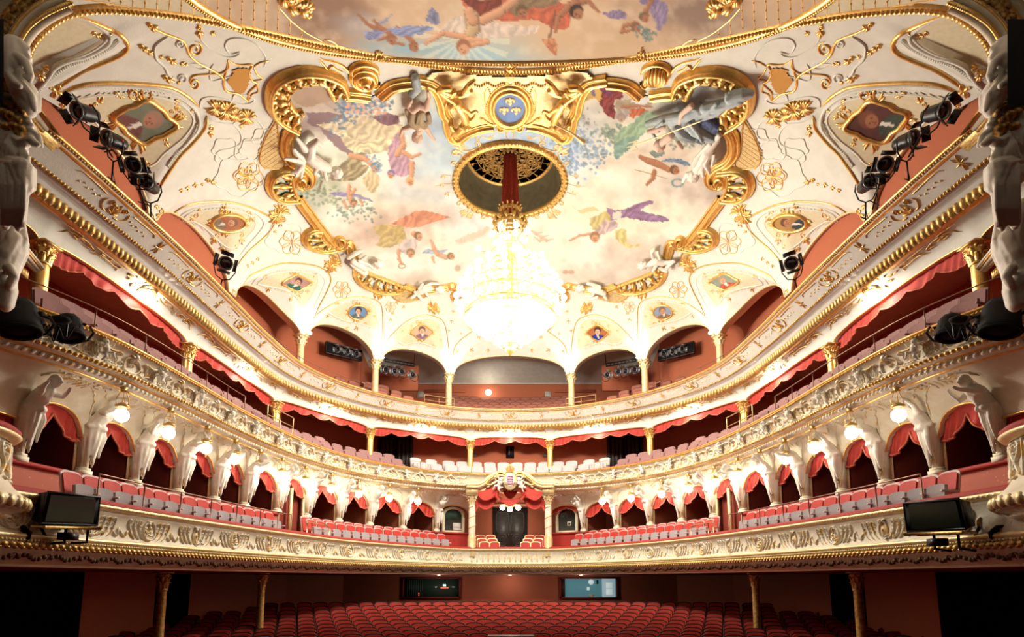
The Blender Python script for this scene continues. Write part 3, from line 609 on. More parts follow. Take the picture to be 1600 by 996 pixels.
# the big rope moulding that sweeps across the ceiling: measured through the picture points and mirrored
BAND = [(797, 111), (740, 109), (680, 101), (590, 86), (500, 68), (400, 46), (300, 26), (220, 16), (150, 13), (105, 20), (75, 38), (52, 62), (38, 92)]
bp = cr(BAND, 10)
mb = MB(); mb2 = MB()
for mir in (1, -1):
    P, N = csurf(mir)(bp[:, 0], bp[:, 1]); ribbon(mb, P, N, .12, .06)
    q = cr(BAND, 26); P, N = csurf(mir)(q[:, 0], q[:, 1])
    L = np.concatenate([[0], np.cumsum(np.linalg.norm(np.diff(P, axis=0), axis=1))]); u = np.arange(.05, L[-1], .085)
    for k in u:
        p = np.array([np.interp(k, L, P[:, i]) for i in range(3)]); nn = np.array([np.interp(k, L, N[:, i]) for i in range(3)]); mb2.blob(p + nn * .06, (.04, .065, .055), n=5, m=3)
    P, N = csurf(mir)(bp[:, 0], bp[:, 1] + 5.2); ribbon(mb, P, N, .025, .03)
mb.build('rope_moulding', 'gold', ceil); mb2.build('rope_beads', 'gold', ceil, kind='stuff')
# round eye: gilt ring, drum, pierced grille
oc = thing('ceiling_oculus', 'round gilded opening in the ceiling with a pierced gold grille inside', 'ceiling opening', (0, YC, 0))
zo = float(Zc(np.array([0.]), np.array([YC + OC_R]))[0])
MB().lathe([(OC_R - .02, zo + .1), (OC_R - .06, zo - .10), (OC_R + .05, zo - .16), (OC_R + .14, zo - .09), (OC_R + .2, zo - .02)], 72).build('gilt_ring', 'gold', oc)
mb = MB()
for k in range(56):
    a = k * 2 * PI / 56; mb.blob(((OC_R + .12) * math.cos(a), (OC_R + .12) * math.sin(a), zo - .11), (.08, .08, .05), n=6, m=4)
    mb.blob(((OC_R - .02) * math.cos(a + .05), (OC_R - .02) * math.sin(a + .05), zo - .14), (.035, .035, .03), n=5, m=3)
mb.build('ring_leaves', 'old_gold', oc, kind='stuff')
MB().lathe([(OC_R - .06, zo + .02), (OC_R - .12, zo + .5), (OC_R - .25, zo + .95), (OC_R - .3, zo + 1.0)], 64).build('drum_wall', 'oculus_wall', oc)
MB().lathe([(OC_R - .26, zo + .98), (OC_R - .34, zo + .93), (OC_R - .4, zo + 1.0)], 64).build('grille_ring', 'old_gold', oc)
mb = MB()
def flat(z):
    def f(U, V):
        P = np.stack([U, V, np.full(U.shape, z)], -1); return P, np.broadcast_to([0, 0, -1.], P.shape).copy()
    return f
for k in range(12):
    a = k * PI / 6
    for r0, sc, fx in ((.95, .34, 1), (.95, .34, -1), (.55, .24, 1), (1.28, .16, -1)):
        q = cscroll(-sc * .5, 0, sc * .32, sc, 0, fx); q = xf(q, r0 * math.cos(a + .13 * fx), r0 * math.sin(a + .13 * fx), 1, a + PI / 2 * (1 if r0 != 1.28 else 0)); stroke(mb, flat(zo + 1.0), q, .028, .03, 'full', n=2)
    fan(mb, flat(zo + .99), .62 * math.cos(a + .26), .62 * math.sin(a + .26), .32, a + .26, 5, 2, .04, .03)
    for r0 in (.28, .7, 1.1, 1.42): dab(mb, flat(zo + .99), r0 * math.cos(a + .26), r0 * math.sin(a + .26), .06, .06, .04)
for r0 in (.35, .85, 1.2, 1.5): mb.tube([(r0 * math.cos(a), r0 * math.sin(a), zo + 1.0) for a in np.arange(0, 2 * PI, .15)], .02, 5, closed=True)
for k in range(24): a = k * PI / 12; mb.tube([(.3 * math.cos(a), .3 * math.sin(a), zo + 1.01), (1.55 * math.cos(a), 1.55 * math.sin(a), zo + 1.01)], .014, 4)
mb.build('pierced_grille', 'gilt_dark', oc)
MB().lathe([(0.01, zo + 1.7), (OC_R, zo + 1.7), (OC_R, zo + .9)], 40).build('shaft_hood', 'black_cloth', oc)
# gilt scrolls outside the ring, at the eight sides
mb = MB()
for k, a in enumerate([-2.35, -.79, .79, 2.35]):
    def sf(U, V, a=a):
        x = (OC_R + .25 + V) * math.cos(a) - U * math.sin(a); y = YC + (OC_R + .25 + V) * math.sin(a) + U * math.cos(a); P = np.stack([x, y, Zc(x, y) - .03], -1); return P, np.broadcast_to([0, 0, -1.], P.shape).copy()
    for fx in (1, -1):
        stroke(mb, sf, xf(cscroll(0, 0, .13, .45, -.35), .12 * fx, .02, 1, 0, fx), .03, .04, 'full', n=2); stroke(mb, sf, xf(spiral(.2, .3, .14, 1.1, 2.5), 0, 0, 1, 0, fx), .03, .04, 'full', n=2)
    fan(mb, sf, 0, .18, .34, PI / 2, 5, 1.9, .05, .04)
for a in (0, PI):
    def sf(U, V, a=a):
        x = (OC_R + .2 + V) * math.cos(a) - U * math.sin(a); y = YC + (OC_R + .2 + V) * math.sin(a) + U * math.cos(a); P = np.stack([x, y, Zc(x, y) - .03], -1); return P, np.broadcast_to([0, 0, -1.], P.shape).copy()
    for u0, L in ((-.5, .35), (0, .6), (.45, .4)):
        stroke(mb, sf, [(u0, 0), (u0 + .05, L * .5), (u0 * .9, L)], .018, .03, 'tail'); fan(mb, sf, u0, L * .5, .16, PI / 2, 4, 2.4, .025, .03)
mb.build('ring_scrolls', 'pale_gold', oc, kind='stuff')
for ch in oc.children: ch.location.z = 0
for ch in list(oc.children):                                   # the scrolls are already in world coordinates
    if ch.name.startswith('ring_scrolls'): ch.location.y = -YC
# ---------------------------------------------------------------- traced stucco lines; k-scale helper for crops of the photograph
def cA(L): return [(p[0] / 3.81, p[1] / 3.81) for p in L]
def cB(L): return [(p[0] / 3.81, 250 + p[1] / 3.81) for p in L]
GOLDL = [([(115, 22), (157, 39), (189, 55), (199, 71), (191, 84), (163, 97), (131, 110), (105, 126), (91, 138)], .05),
         ([(96, 144), (131, 132), (170, 129), (223, 131), (265, 136), (291, 149), (312, 168)], .05),
         ([(324, 181), (320, 200), (302, 223), (283, 242), (270, 260), (258, 278), (247, 297)], .05),
         ([(263, 345), (273, 331), (291, 321), (315, 316), (349, 315), (383, 321), (409, 332), (424, 341), (428, 350), (420, 363), (405, 378), (390, 391), (376, 407), (366, 423)], .032),
         ([(380, 444), (391, 431), (409, 422), (430, 414), (452, 411), (487, 414), (508, 422), (517, 436), (510, 457), (499, 478), (490, 499)], .03),
         ([(487, 499), (505, 484), (531, 470), (557, 464), (581, 467), (595, 476), (598, 497), (598, 540)], .025),
         ([(602, 535), (618, 517), (636, 502), (662, 492), (683, 496), (694, 505), (699, 527), (703, 562)], .025),
         ([(707, 559), (712, 540), (728, 525), (748, 513), (775, 507), (797, 506)], .025),
         (cA([(905, 150), (960, 190), (1040, 220), (1090, 245), (1110, 280), (1130, 330), (1180, 375), (1240, 405), (1300, 440), (1330, 475), (1340, 540)]), .03), (cA([(1125, 490), (1150, 450), (1230, 440), (1320, 432), (1360, 395), (1355, 355)]), .03),
         (cA([(1358, 355), (1400, 380), (1440, 385), (1500, 385), (1480, 430), (1500, 480), (1530, 500), (1480, 550), (1475, 600), (1420, 560), (1345, 540), (1330, 480), (1345, 430), (1358, 355)]), .03),
         (cA([(1510, 400), (1530, 440), (1560, 470), (1500, 480)]), .025), (cA([(1480, 600), (1500, 560), (1535, 545), (1530, 500)]), .025), (cA([(1600, 360), (1550, 370), (1510, 395)]), .025),
         (spiral(304.5, 76, 12, 1.5, -PI / 2, 1), .028), (spiral(303, 130, 9, 1.4, 2.5, -1), .028)]
WHITEL = [(cA([(1000, 215), (960, 240), (920, 280), (930, 350), (980, 400), (1000, 440), (1050, 480)]), .03), (spiral(281, 68, 7, 1.5, 0), .025), (spiral(285, 123, 8, 1.5, 3), .025),
          (cA([(1170, 180), (1200, 240), (1250, 290), (1330, 335), (1400, 335), (1425, 310), (1370, 320), (1340, 270), (1370, 230), (1450, 230), (1530, 270), (1580, 340), (1570, 400)]), .022),
          (cA([(1190, 640), (1200, 590), (1260, 575), (1340, 590), (1440, 620), (1510, 600), (1480, 570), (1400, 560), (1380, 600)]), .022),
          (cA([(1240, 700), (1300, 730), (1380, 740), (1430, 790), (1430, 850), (1380, 880), (1300, 900), (1280, 950), (1330, 985)]), .022), (cA([(1400, 870), (1400, 930), (1460, 980), (1510, 985)]), .022), (cA([(1380, 740), (1440, 700), (1530, 720), (1570, 780), (1540, 830), (1440, 840)]), .022),
          (cA([(180, 560), (250, 500), (330, 400), (420, 360), (520, 330), (640, 260), (640, 200), (560, 140), (440, 85)]), .05), (cA([(340, 600), (400, 545), (500, 520), (650, 510), (850, 520), (1000, 550), (1100, 600), (1170, 670), (1180, 760), (1110, 850), (1040, 930)]), .045),
          (cA([(1130, 380), (1180, 410), (1240, 400), (1200, 380), (1130, 375)]), .02), (cA([(1270, 380), (1250, 420), (1260, 480), (1340, 460), (1400, 450)]), .02),
          ([(273, 350), (283, 336), (300, 327), (325, 322), (352, 321), (384, 327), (404, 337), (412, 350), (402, 366), (388, 382), (374, 400)], .03), ([(392, 446), (402, 434), (425, 424), (455, 418), (485, 421), (500, 429), (507, 440), (500, 460), (488, 482)], .025)]
def loops(x, y, r, rot, n=9):
    return [xf([(0, 0), (r * .5, -r * .5), (r, -.1 * r), (r * .6, r * .35), (0, 0)], x, y, 1, rot + k * 2 * PI / n) for k in range(n)]
for x, y, r in ((388, 276, 24), (383, 276, 15), (456, 379, 20), (534, 453, 14), (610, 480, 9)):
    for q in loops(x, y, r, .2, 6): GOLDL.append((q, .018 if r > 12 else .014))
for x, y, r in ((372, 276, 36), (352, 232, 20), (395, 232, 20), (446, 372, 30), (412, 215, 18)):
    WHITEL.append(([(x + r * math.cos(a) * (1 + .12 * math.sin(5 * a)), y + .8 * r * math.sin(a) * (1 + .12 * math.sin(5 * a))) for a in np.linspace(0, 2 * PI, 18)], .02))
mg, mw = MB(), MB()
for mir in (1, -1):
    sf = csurf(mir)
    for q, w in GOLDL: stroke(mg, sf, q, w, w * .9, 'ends', n=5)
    for q, w in WHITEL: stroke(mw, sf, q, w, w, 'ends', n=5)
    # leaf sprigs and bunches scattered on the lunettes
    for i, (x, y, L, r0) in enumerate([(238, 41, 12, .3), (243, 42, 8, 2.6), (225, 75, 9, .4), (233, 80, 9, .5), (250, 87, 7, .3), (268, 94, 10, .35), (283, 97, 8, .4), (290, 99, 5, .3), (262, 122, 12, .2), (278, 127, 7, .5), (312, 48, 12, 1.2), (330, 50, 8, .2),
            (151, 53, 10, .2), (165, 55, 10, -.6), (107, 92, 8, 2.2), (68, 108, 12, -1.1), (62, 118, 12, .6), (98, 168, 10, 1.4), (152, 158, 12, -1.0), (160, 189, 8, 0), (277, 164, 10, 1.2), (286, 180, 9, .7), (272, 170, 9, -.8), (298, 172, 6, .1), (187, 148, 9, .1), (230, 255, 9, .4), (196, 232, 10, 1.2), (260, 222, 9, 1.0), (330, 205, 10, 1.4), (375, 195, 8, .2),
            (286, 298, 7, 3.0), (296, 294, 7, 2.9), (308, 289, 8, 2.8), (318, 288, 5, 2.8), (330, 283, 9, .1), (278, 335, 8, 2.5), (302, 340, 9, 2.2), (310, 326, 8, .4), (348, 326, 10, -1.2), (392, 338, 10, .8), (337, 372, 12, 1.9), (378, 372, 11, 1.3), (352, 392, 9, .3), (366, 386, 8, -.6), (245, 320, 8, 1.2), (250, 335, 10, 1.8), (258, 360, 9, 2.2), (240, 342, 9, .8),
            (389, 415, 6, 2.6), (397, 410, 6, 2.5), (405, 404, 6, 2.6), (418, 432, 8, 2.8), (490, 428, 8, .4), (420, 450, 8, 1.8), (468, 460, 9, 1.8), (452, 466, 7, .3), (480, 452, 8, 1.2), (365, 452, 7, 1.5), (372, 462, 7, 1.3),
            (530, 475, 7, 2.8), (575, 480, 7, .5), (512, 492, 6, 1.7), (572, 503, 7, 1.4), (560, 512, 8, 2.4), (540, 512, 8, .4), (585, 492, 6, 1.3), (620, 470, 7, 1), (632, 478, 6, 2), (612, 488, 6, .4), (612, 498, 6, 2.2), (630, 515, 6, 1.8), (645, 510, 6, 2.9), (682, 510, 6, .2), (690, 530, 6, 1.4), (640, 535, 6, 1.7), (676, 537, 6, 1.2), (715, 548, 6, 1.8), (735, 545, 7, .4), (765, 548, 7, 2.9), (748, 525, 6, 1), (720, 520, 5, 1), (706, 500, 6, 1.4), (709, 485, 6, 1.6), (702, 515, 5, 1.6), (740, 500, 6, .5), (770, 515, 6, 2.4), (497, 325, 7, 1), (430, 340, 9, .2), (440, 348, 9, 2.0), (428, 360, 6, .5)]):
        k = L / 10
        sc = np.linalg.norm(np.diff(sf(np.array([x, x + 1.]), np.array([y, y]))[0], axis=0))
        for j, da in enumerate((-.75, 0, .75)): stroke(mg, sf, leaf(x, y, L * (1 if j == 1 else .7), r0 + da, .25), .034 * k, .035 * k, 'leaf', n=3)
        if L > 8: stroke(mg, sf, spiral(x - 5 * math.cos(r0), y - 5 * math.sin(r0), 4.5, 1.2, r0 + PI), .02, .03, 'full', n=1)
    # rich gold bunches at the lunette crowns
    for x, y, L, r0 in ((352, 172, 20, .06), (336, 168, 16, .1), (366, 178, 14, .1), (385, 182, 16, .12), (437, 332, 17, .3), (430, 338, 14, 2.6), (520, 412, 15, .5), (516, 416, 12, 2.4), (597, 458, 8, 1), (676, 480, 11, 1.5), (680, 484, 9, 1), (590, 460, 9, 1.6)):
        for rr in (r0, r0 + PI): fan(mg, sf, x, y, L, rr, 7, 2.8, .05, .07, n=3)
        for _ in range(7): dab(mg, sf, x + RNG.randn() * L * .3, y + RNG.randn() * L * .22, .055 * L * .25, .055 * L * .25, .1)
    # cross of gold leaves where the first two lunettes part
    for a in (.3, 1.9, 3.5, 5.0): stroke(mg, sf, leaf(88, 142, 12, a, .15), .05, .05, 'leaf', n=3)
    # laurel strings along the plaster bands
    for path in (cA([(200, 560), (290, 470), (400, 390), (520, 350), (640, 290), (700, 240)]), cA([(380, 560), (500, 515), (640, 512), (820, 522), (990, 552)]), cA([(1190, 720), (1140, 820), (1050, 920), (1000, 990)])):
        q = cr(path, 9)
        for (x, y), (x2, y2) in zip(q, q[1:]):
            a = math.atan2(y2 - y, x2 - x)
            for sgn in (-1, 1): stroke(mw, sf, leaf(x, y, 4.5, a + sgn * .5, .1), .022, .035, 'leaf', n=2)
mg.build('gilt_stucco', 'gold', ceil, kind='stuff'); mw.build('white_stucco', 'plaster', ceil, kind='stuff')
# yellow grounds of the lunettes and lattice panels, thin fields of their own colour laid on the vault
def patch(name, poly, mat_, mir, step=3, dz=.012, kind=None, label=None, parent=ceil):
    q = cr(list(poly) + [poly[0]], 4)[:-1]; P = ceil_hit(q[:, 0], q[:, 1])[:, :2]
    c0, c1 = P.min(0), P.max(0); st = .07 * step / 3
    X, Y = np.meshgrid(np.arange(c0[0], c1[0] + st, st), np.arange(c0[1], c1[1] + st, st)); Z = Zc(X, Y) - dz
    a, b = X.shape; i = np.arange(a - 1)[:, None]; j = np.arange(b - 1)[None]; f = np.stack(np.broadcast_arrays(i * b + j, i * b + j + 1, (i + 1) * b + j + 1, (i + 1) * b + j), -1).reshape(-1, 4)
    k = inpoly(X, Y, P).ravel(); f = f[k[f].any(1)]; used = np.unique(f); mp = np.full(a * b, -1); mp[used] = np.arange(len(used))
    V = np.stack([X, Y, Z], -1).reshape(-1, 3)[used]; N = cnormal(V); V = V + N * dz * .7
    if mir < 0: V = V * [-1, 1, 1]
    mb = MB(); mb.add(V, mp[f]); o = mb.build(name, mat_, parent, kind=kind)
    if label: o['label'] = label
    return o
YEL = [cA([(180, 300), (260, 200), (330, 120), (430, 95), (540, 140), (640, 200), (600, 265), (500, 325), (380, 370), (270, 455), (190, 440)]),
       cA([(420, 600), (560, 570), (800, 560), (1000, 590), (1100, 640), (1150, 720), (1090, 820), (980, 910), (900, 985), (760, 985), (700, 900), (560, 720)]),
       [(283, 348), (295, 334), (325, 328), (356, 327), (385, 334), (398, 345), (396, 358), (380, 374), (362, 388), (345, 380), (325, 360), (300, 345)],
       [(402, 444), (420, 430), (455, 424), (487, 428), (497, 440), (486, 462), (474, 474), (450, 455)],
       [(512, 488), (530, 476), (557, 471), (580, 474), (588, 485), (586, 510), (560, 505), (535, 500)], [(615, 525), (630, 508), (660, 498), (684, 503), (690, 525), (690, 545), (655, 535), (630, 538)]]
for q in YEL:
    for mir in (1, -1): stroke_edge = MB(); patch('lunette_ground', q, 'yellow_panel', mir); stroke(stroke_edge, csurf(mir), list(q) + [q[0]], .035, .03, 'full', n=5); stroke_edge.build('ground_edge', 'plaster', ceil)
LAT = [[(432, 186), (420, 205), (410, 225), (405, 250), (418, 262), (445, 258), (436, 230), (434, 205)], [(605, 455), (622, 470), (645, 470), (670, 460), (655, 455), (630, 459)], [(508, 392), (524, 402), (532, 412), (526, 394)]]
for q in LAT:
    for mir in (1, -1):
        o = patch('lattice_panel', q, 'lattice_gold', mir, 2, .016); mb = MB()
        c0 = np.min(q, 0); c1 = np.max(q, 0)
        for k in np.arange(-80, 90, 7.):
            for sg in (1, -1):
                L = [(x_, c0[1] + k + sg * (x_ - c0[0]) * .7) for x_ in np.arange(c0[0], c1[0], 1.5)]; L = [p for p in L if inpoly(np.array([p[0]]), np.array([p[1]]), q)[0]]
                if len(L) > 3: stroke(mb, csurf(mir), [L[0], L[len(L) // 2], L[-1]], .014, .03, 'full', n=3)
        stroke(mb, csurf(mir), list(q) + [q[0]], .03, .05, 'full', n=4)
        if mb.v: mb.build('lattice_bars', 'old_gold', o)
for mir in (1, -1):
    patch('star_panel', cA([(1400, 410), (1470, 410), (1480, 460), (1440, 550), (1385, 520), (1360, 480), (1385, 450)]), 'ochre', mir, 2, .015)
    # gold trellis fields beside the oval painting
    q = [(160, -40), (100, -12), (160, 0), (260, 18), (380, 42), (500, 66), (490, 58), (455, 32), (437, 12), (425, -20)]
    o = patch('trellis_panel', q, 'yellow_panel', mir, 3, .016); mb = MB()
    for x0 in np.arange(130, 500, 19.):
        L = [(x0 - .04 * (y_ - 20), y_) for y_ in np.arange(-40, 70, 2.)]; L = [p for p in L if inpoly(np.array([p[0]]), np.array([p[1]]), q)[0]]
        if len(L) > 3:
            stroke(mb, csurf(mir), [L[0], L[len(L) // 2], L[-1]], .018, .03, 'full', n=4)
            for k in range(4, len(L), 7): dab(mb, csurf(mir), *L[k], .05 / .018, .05 / .018, .04) if False else dab(mb, csurf(mir), L[k][0], L[k][1], 1.6, 1.6, .05)
        L = [(x0 + .55 * k, -20 + .24 * x0 * 0 + k * .30 + (x0 - 130) * .0) for k in np.arange(-60, 200, 3.)]; L = [p for p in L if inpoly(np.array([p[0]]), np.array([p[1]]), q)[0]]
        if len(L) > 3: stroke(mb, csurf(mir), [L[0], L[len(L) // 2], L[-1]], .008, .012, 'full', n=4)
    stroke(mb, csurf(mir), [(100, -8), (160, 2), (260, 20), (380, 44), (500, 66), (478, 50), (455, 32), (437, 12)], .025, .03, 'full', n=6)
    mb.build('trellis_bars', 'gold', o)
    mb = MB(); sf = csurf(mir)
    for x, y in ((591, 84), (797, 105)):
        for a in (0, 1.6, 3.1, 4.7): fan(mb, sf, x, y, 9, a, 4, 1.6, .05, .08, n=3)
        for _ in range(6): dab(mb, sf, x + RNG.randn() * 4, y + RNG.randn() * 3, 2.2, 1.8, .14)
    stroke(mb, sf, [(500, 66), (508, 60), (520, 64), (530, 74), (522, 77), (515, 70), (530, 70), (548, 76), (565, 82)], .03, .04, n=4)
    for a in (0, 1, 2, 3, 4, 5): dab(mb, sf, 538 + a * 6, 75 + a * 1.5, 2.6, 1.6, .05)
    for x, y, L, a in ((450, 5, 24, 0), (470, 8, 22, .2), (462, 0, 20, -.6), (440, -8, 20, .5), (476, 16, 14, -.3)): fan(mb, sf, x, y, L, a, 5, 1.6, .09, .12, n=3)
    mb.build('gilt_clasp', 'gold', ceil, kind='stuff')
# ---------------------------------------------------------------- gilt frame of the fresco: mouldings, scalloped balustrades, volutes
SEGS = [[(541, 145), (556, 146), (576, 149)], [(594, 149), (601, 142), (613, 133), (631, 129), (646, 128)], [(644, 123), (671, 128), (684, 140), (691, 158), (694, 173), (699, 181)],
        [(699, 181), (704, 206), (714, 216), (731, 205), (754, 197), (771, 195)], [(463, 197), (452, 206), (447, 220), (448, 238), (458, 252), (474, 261), (484, 273), (482, 285), (471, 289)],
        [(464, 308), (480, 330), (500, 357), (520, 381)], [(531, 386), (545, 380), (552, 402), (558, 413)], [(631, 447), (649, 453), (676, 452), (700, 448)], [(700, 448), (706, 446), (712, 450), (718, 458), (712, 470)]]
BAL = [([(541, 145), (533, 125), (515, 114), (490, 108), (463, 109), (438, 119), (423, 135), (420, 155), (425, 173), (440, 188), (463, 201)], [(520, 150), (512, 133), (500, 124), (485, 124), (468, 127), (452, 136), (447, 150), (450, 158), (455, 166), (462, 172), (472, 170)], 11),
       ([(471, 266), (443, 264), (425, 272), (419, 288), (425, 303), (440, 311), (464, 310)], [(461, 270), (456, 272), (455, 280), (456, 288), (458, 295), (461, 303), (464, 306)], 5),
       ([(500, 357), (487, 358), (476, 365), (476, 379), (489, 388), (510, 390), (533, 385)], [(503, 364), (501, 367), (503, 371), (508, 376), (513, 380), (518, 383), (521, 384)], 6),
       ([(557, 416), (555, 428), (563, 442), (581, 452), (602, 457), (623, 455), (632, 447)], [(566, 421), (572, 424), (582, 429), (594, 434), (606, 438), (616, 442), (624, 445)], 7)]
fr = thing('fresco_frame', 'scalloped gilded moulding with little balustrades framing the ceiling fresco', 'frame')
for mir in (1, -1):
    sf = csurf(mir)
    for sg in SEGS:
        mb = MB(); q = cr(sg, 7); P, N = sf(q[:, 0], q[:, 1]); ribbon(mb, P, N, .17, .14); ribbon(mb, P + N * .1, N, .07, .1)
        B = np.cross(np.gradient(P, axis=0), N); B /= np.linalg.norm(B, axis=1)[:, None] + 1e-9; ribbon(mb, P + B * .15 + N * .02, N, .05, .12); ribbon(mb, P - B * .15 + N * .02, N, .05, .1); mb.build('frame_moulding', 'gold', fr)
    for outer, inner, nb in BAL:
        mb = MB(); qo = cr(outer, 7); qi = cr(inner, 7); Po, No = sf(qo[:, 0], qo[:, 1]); Pi, Ni = sf(qi[:, 0], qi[:, 1])
        ribbon(mb, Po, No, .13, .2); ribbon(mb, Po + No * .14, No, .06, .1); ribbon(mb, Pi + Ni * .02, Ni, .09, .16); mb.build('scallop_rim', 'gold', fr)
        ui = np.linspace(.04, .96, nb); bal = MB(); Lo, Li = len(Po) - 1, len(Pi) - 1
        for u in ui:
            a = np.array([np.interp(u * Lo, range(Lo + 1), Po[:, k]) for k in range(3)]); b = np.array([np.interp(u * Li, range(Li + 1), Pi[:, k]) for k in range(3)]); n_ = No[int(u * Lo)]
            t_ = np.linspace(0, 1, 9)[:, None]; bal = MB(); bal.tube(a + (b - a) * t_ + n_ * .1, np.array([.06, .09, .05, .075, .11, .10, .06, .05, .09]) * (1.1 if nb > 6 else .9), 7)
            bal.build('baluster', 'gold', fr)
        pan = MB(); m_ = min(len(Po), len(Pi)); io = np.linspace(0, Lo, 24); Pa = np.stack([np.interp(io, range(Lo + 1), Po[:, k]) for k in range(3)], 1); Pb = np.stack([np.interp(io * Li / Lo, range(Li + 1), Pi[:, k]) for k in range(3)], 1)
        for u in np.linspace(.0, 1, nb + 1):                 # pierced scrolls between the balusters
            a = np.array([np.interp(u * 23, range(24), Pa[:, k]) for k in range(3)]); b = np.array([np.interp(u * 23, range(24), Pb[:, k]) for k in range(3)]); n_ = cnormal(a[None] * [mir, 1, 1])[0] * [mir, 1, 1]
            pan.blob(a * .8 + b * .2 + n_ * .08, .1, n=6, m=4); pan.blob(a * .15 + b * .85 + n_ * .08, .08, n=6, m=4)
        pan.build('scallop_bosses', 'old_gold', fr, kind='stuff')
    mb = MB()
    for x, y, r, a0, d in ((469, 281, 11, 0, 1), (531, 376, 11, 0, 1), (712, 462, 8, 0, 1)): 
        q = spiral(x, y, r, 1.7, a0, d, 26); P, N = sf(q[:, 0], q[:, 1]); w = np.linspace(1, .5, len(P)); ribbon(mb, P, N, .11 * w, .2 * w + np.linspace(0, .15, len(P)))
        dab(mb, sf, x, y, 3, 3, .4)
    mb.build('frame_volute', 'gold', fr)
    # shell and disc above the frame
    mb = MB(); P, N = sf(np.array([568.]), np.array([121.]))
    if mir == 1:
        for rr, hh, m in ((.36, .12, 0), (.27, .2, 0), (.18, .14, 0), (.09, .3, 0)): q = np.array([(568 + rr * 56 * math.cos(a), 121 + rr * 42 * math.sin(a)) for a in np.linspace(0, 2 * PI, 30)]); Pq, Nq = sf(q[:, 0], q[:, 1]); ribbon(mb, Pq, Nq, .06, hh)
    else:
        for a in np.linspace(-1.2, 1.2, 7): q = [(568, 132), (568 + 16 * math.sin(a), 122 - 3 * math.cos(a)), (568 + 13 * math.sin(a), 104 + 5 * abs(a))]; stroke(mb, sf, q, .1, .2, 'leaf', n=6)
    stroke(mb, sf, [(545, 112), (535, 102), (522, 96), (508, 93), (500, 90)], .05, .06, 'tail', n=6); stroke(mb, sf, [(551, 118), (548, 108), (556, 100), (570, 98), (585, 103), (593, 115)], .07, .12, n=6)
    stroke(mb, sf, spiral(584, 128, 8, 1.3, 0), .05, .1, 'full', n=2); stroke(mb, sf, [(498, 92), (506, 101), (512, 108), (518, 102), (526, 108), (536, 112)], .03, .04, n=5)
    mb.build('frame_crest', 'gold', fr)
# ---------------------------------------------------------------- gilded cartouche with the blue disc and three lilies
ct = thing('ceiling_cartouche', 'gilded ceiling cartouche with a blue disc bearing three golden lilies', 'cartouche')
def sym(L): return list(L) + [(2 * PPX - x, y) for x, y in reversed(L)]
bd = sym([(797, 118), (740, 115), (690, 108), (668, 122), (684, 138), (691, 158), (694, 173), (706, 184), (714, 212), (731, 203), (754, 195), (775, 193)])
o = patch('cartouche_ground', bd[:-1], 'pale_gold', 1, 3, .05, parent=ct)
mb = MB(); sf = csurf(1)
for rx, ry, w, h in ((26, 26.5, .07, .16), (31, 31, .09, .1), (36, 36, .03, .06)):
    q = np.array([(PPX + rx * math.cos(a), 163 + ry * math.sin(a)) for a in np.linspace(0, 2 * PI, 48)]); P, N = sf(q[:, 0], q[:, 1]); ribbon(mb, P + N * .05, N, w, h)
mb.build('round_frame', 'gold', ct)
q = np.array([(PPX + r * math.cos(a), 163 + r * 1.02 * math.sin(a)) for r in (0.1, 8, 16, 23.5) for a in np.linspace(0, 2 * PI, 40)]); P, N = sf(q[:, 0], q[:, 1]); MB().grid((P + N * .09).reshape(4, 40, 3)).build('blue_disc', 'blue_enamel', ct)
def lily(mb, sf, x, y, k):
    def S2(U, V): P, N = sf(U, V); return P + N * .1, N
    stroke(mb, S2, [(x, y + 3.5 * k), (x + .3 * k, y), (x, y - 4.5 * k)], .055 * k, .03, 'leaf', n=5)
    for s_ in (-1, 1):
        stroke(mb, S2, [(x + s_ * .6 * k, y + 1 * k), (x + s_ * 2.2 * k, y - 2.6 * k), (x + s_ * 4.2 * k, y - 2.2 * k), (x + s_ * 4.4 * k, y + .2 * k), (x + s_ * 3.2 * k, y + .6 * k)], .03 * k, .03, 'ends', n=5); stroke(mb, S2, [(x + s_ * .6 * k, y + 1.4 * k), (x + s_ * 1.8 * k, y + 3.4 * k)], .025 * k, .03, 'leaf', n=3)
    stroke(mb, S2, [(x - 2.4 * k, y + 1.3 * k), (x, y + 1.3 * k), (x + 2.4 * k, y + 1.3 * k)], .025 * k, .04, 'full', n=3); stroke(mb, S2, [(x, y + 1 * k), (x, y + 5.4 * k)], .035 * k, .03, 'leaf', n=4)
for x, y in ((797, 153), (787.5, 167.5), (806.5, 167.5)):
    mb = MB(); lily(mb, sf, x, y, 1.35); mb.build('lily', 'pale_gold', ct)
mb = MB()
for s_ in (-1, 1):
    m = csurf(s_)
    stroke(mb, m, [(762, 130), (757, 142), (758, 158), (760, 175), (768, 187)], .05, .1, n=6); stroke(mb, m, spiral(783, 196, 8, 1.5, -PI / 2, -1), .05, .12, 'full', n=2); stroke(mb, m, [(750, 178), (757, 184), (768, 190), (780, 188)], .08, .14, n=6); stroke(mb, m, spiral(752, 180, 5, 1.2, 0), .05, .1, 'full', n=2)
    for k in range(16): dab(mb, m, 762 + 4 * math.sin(k * .45) , 132 + k * 3.3, 2.6, 1.7, .12)
    for k in range(14): dab(mb, m, 742 + k * 3.6, 127 + 2.5 * math.sin(k * .9), 2.4, 2.2, .16)
    fan(mb, m, 797, 124, 12, 3.4, 5, 1.2, .06, .1, n=3); fan(mb, m, 790, 200, 9, 1.7, 5, 2, .04, .05, n=3)
    for q in ([(775, 205), (765, 215), (752, 212), (748, 222), (760, 227), (775, 222), (783, 212)], [(742, 206), (744, 216), (752, 224)], [(790, 205), (792, 214), (797, 218)]): stroke(mb, m, q, .025, .04, n=5)
    fan(mb, m, 765, 214, 5, .5, 4, 3, .03, .05, n=3)
mb.build('cartouche_scrolls', 'gold', ct)
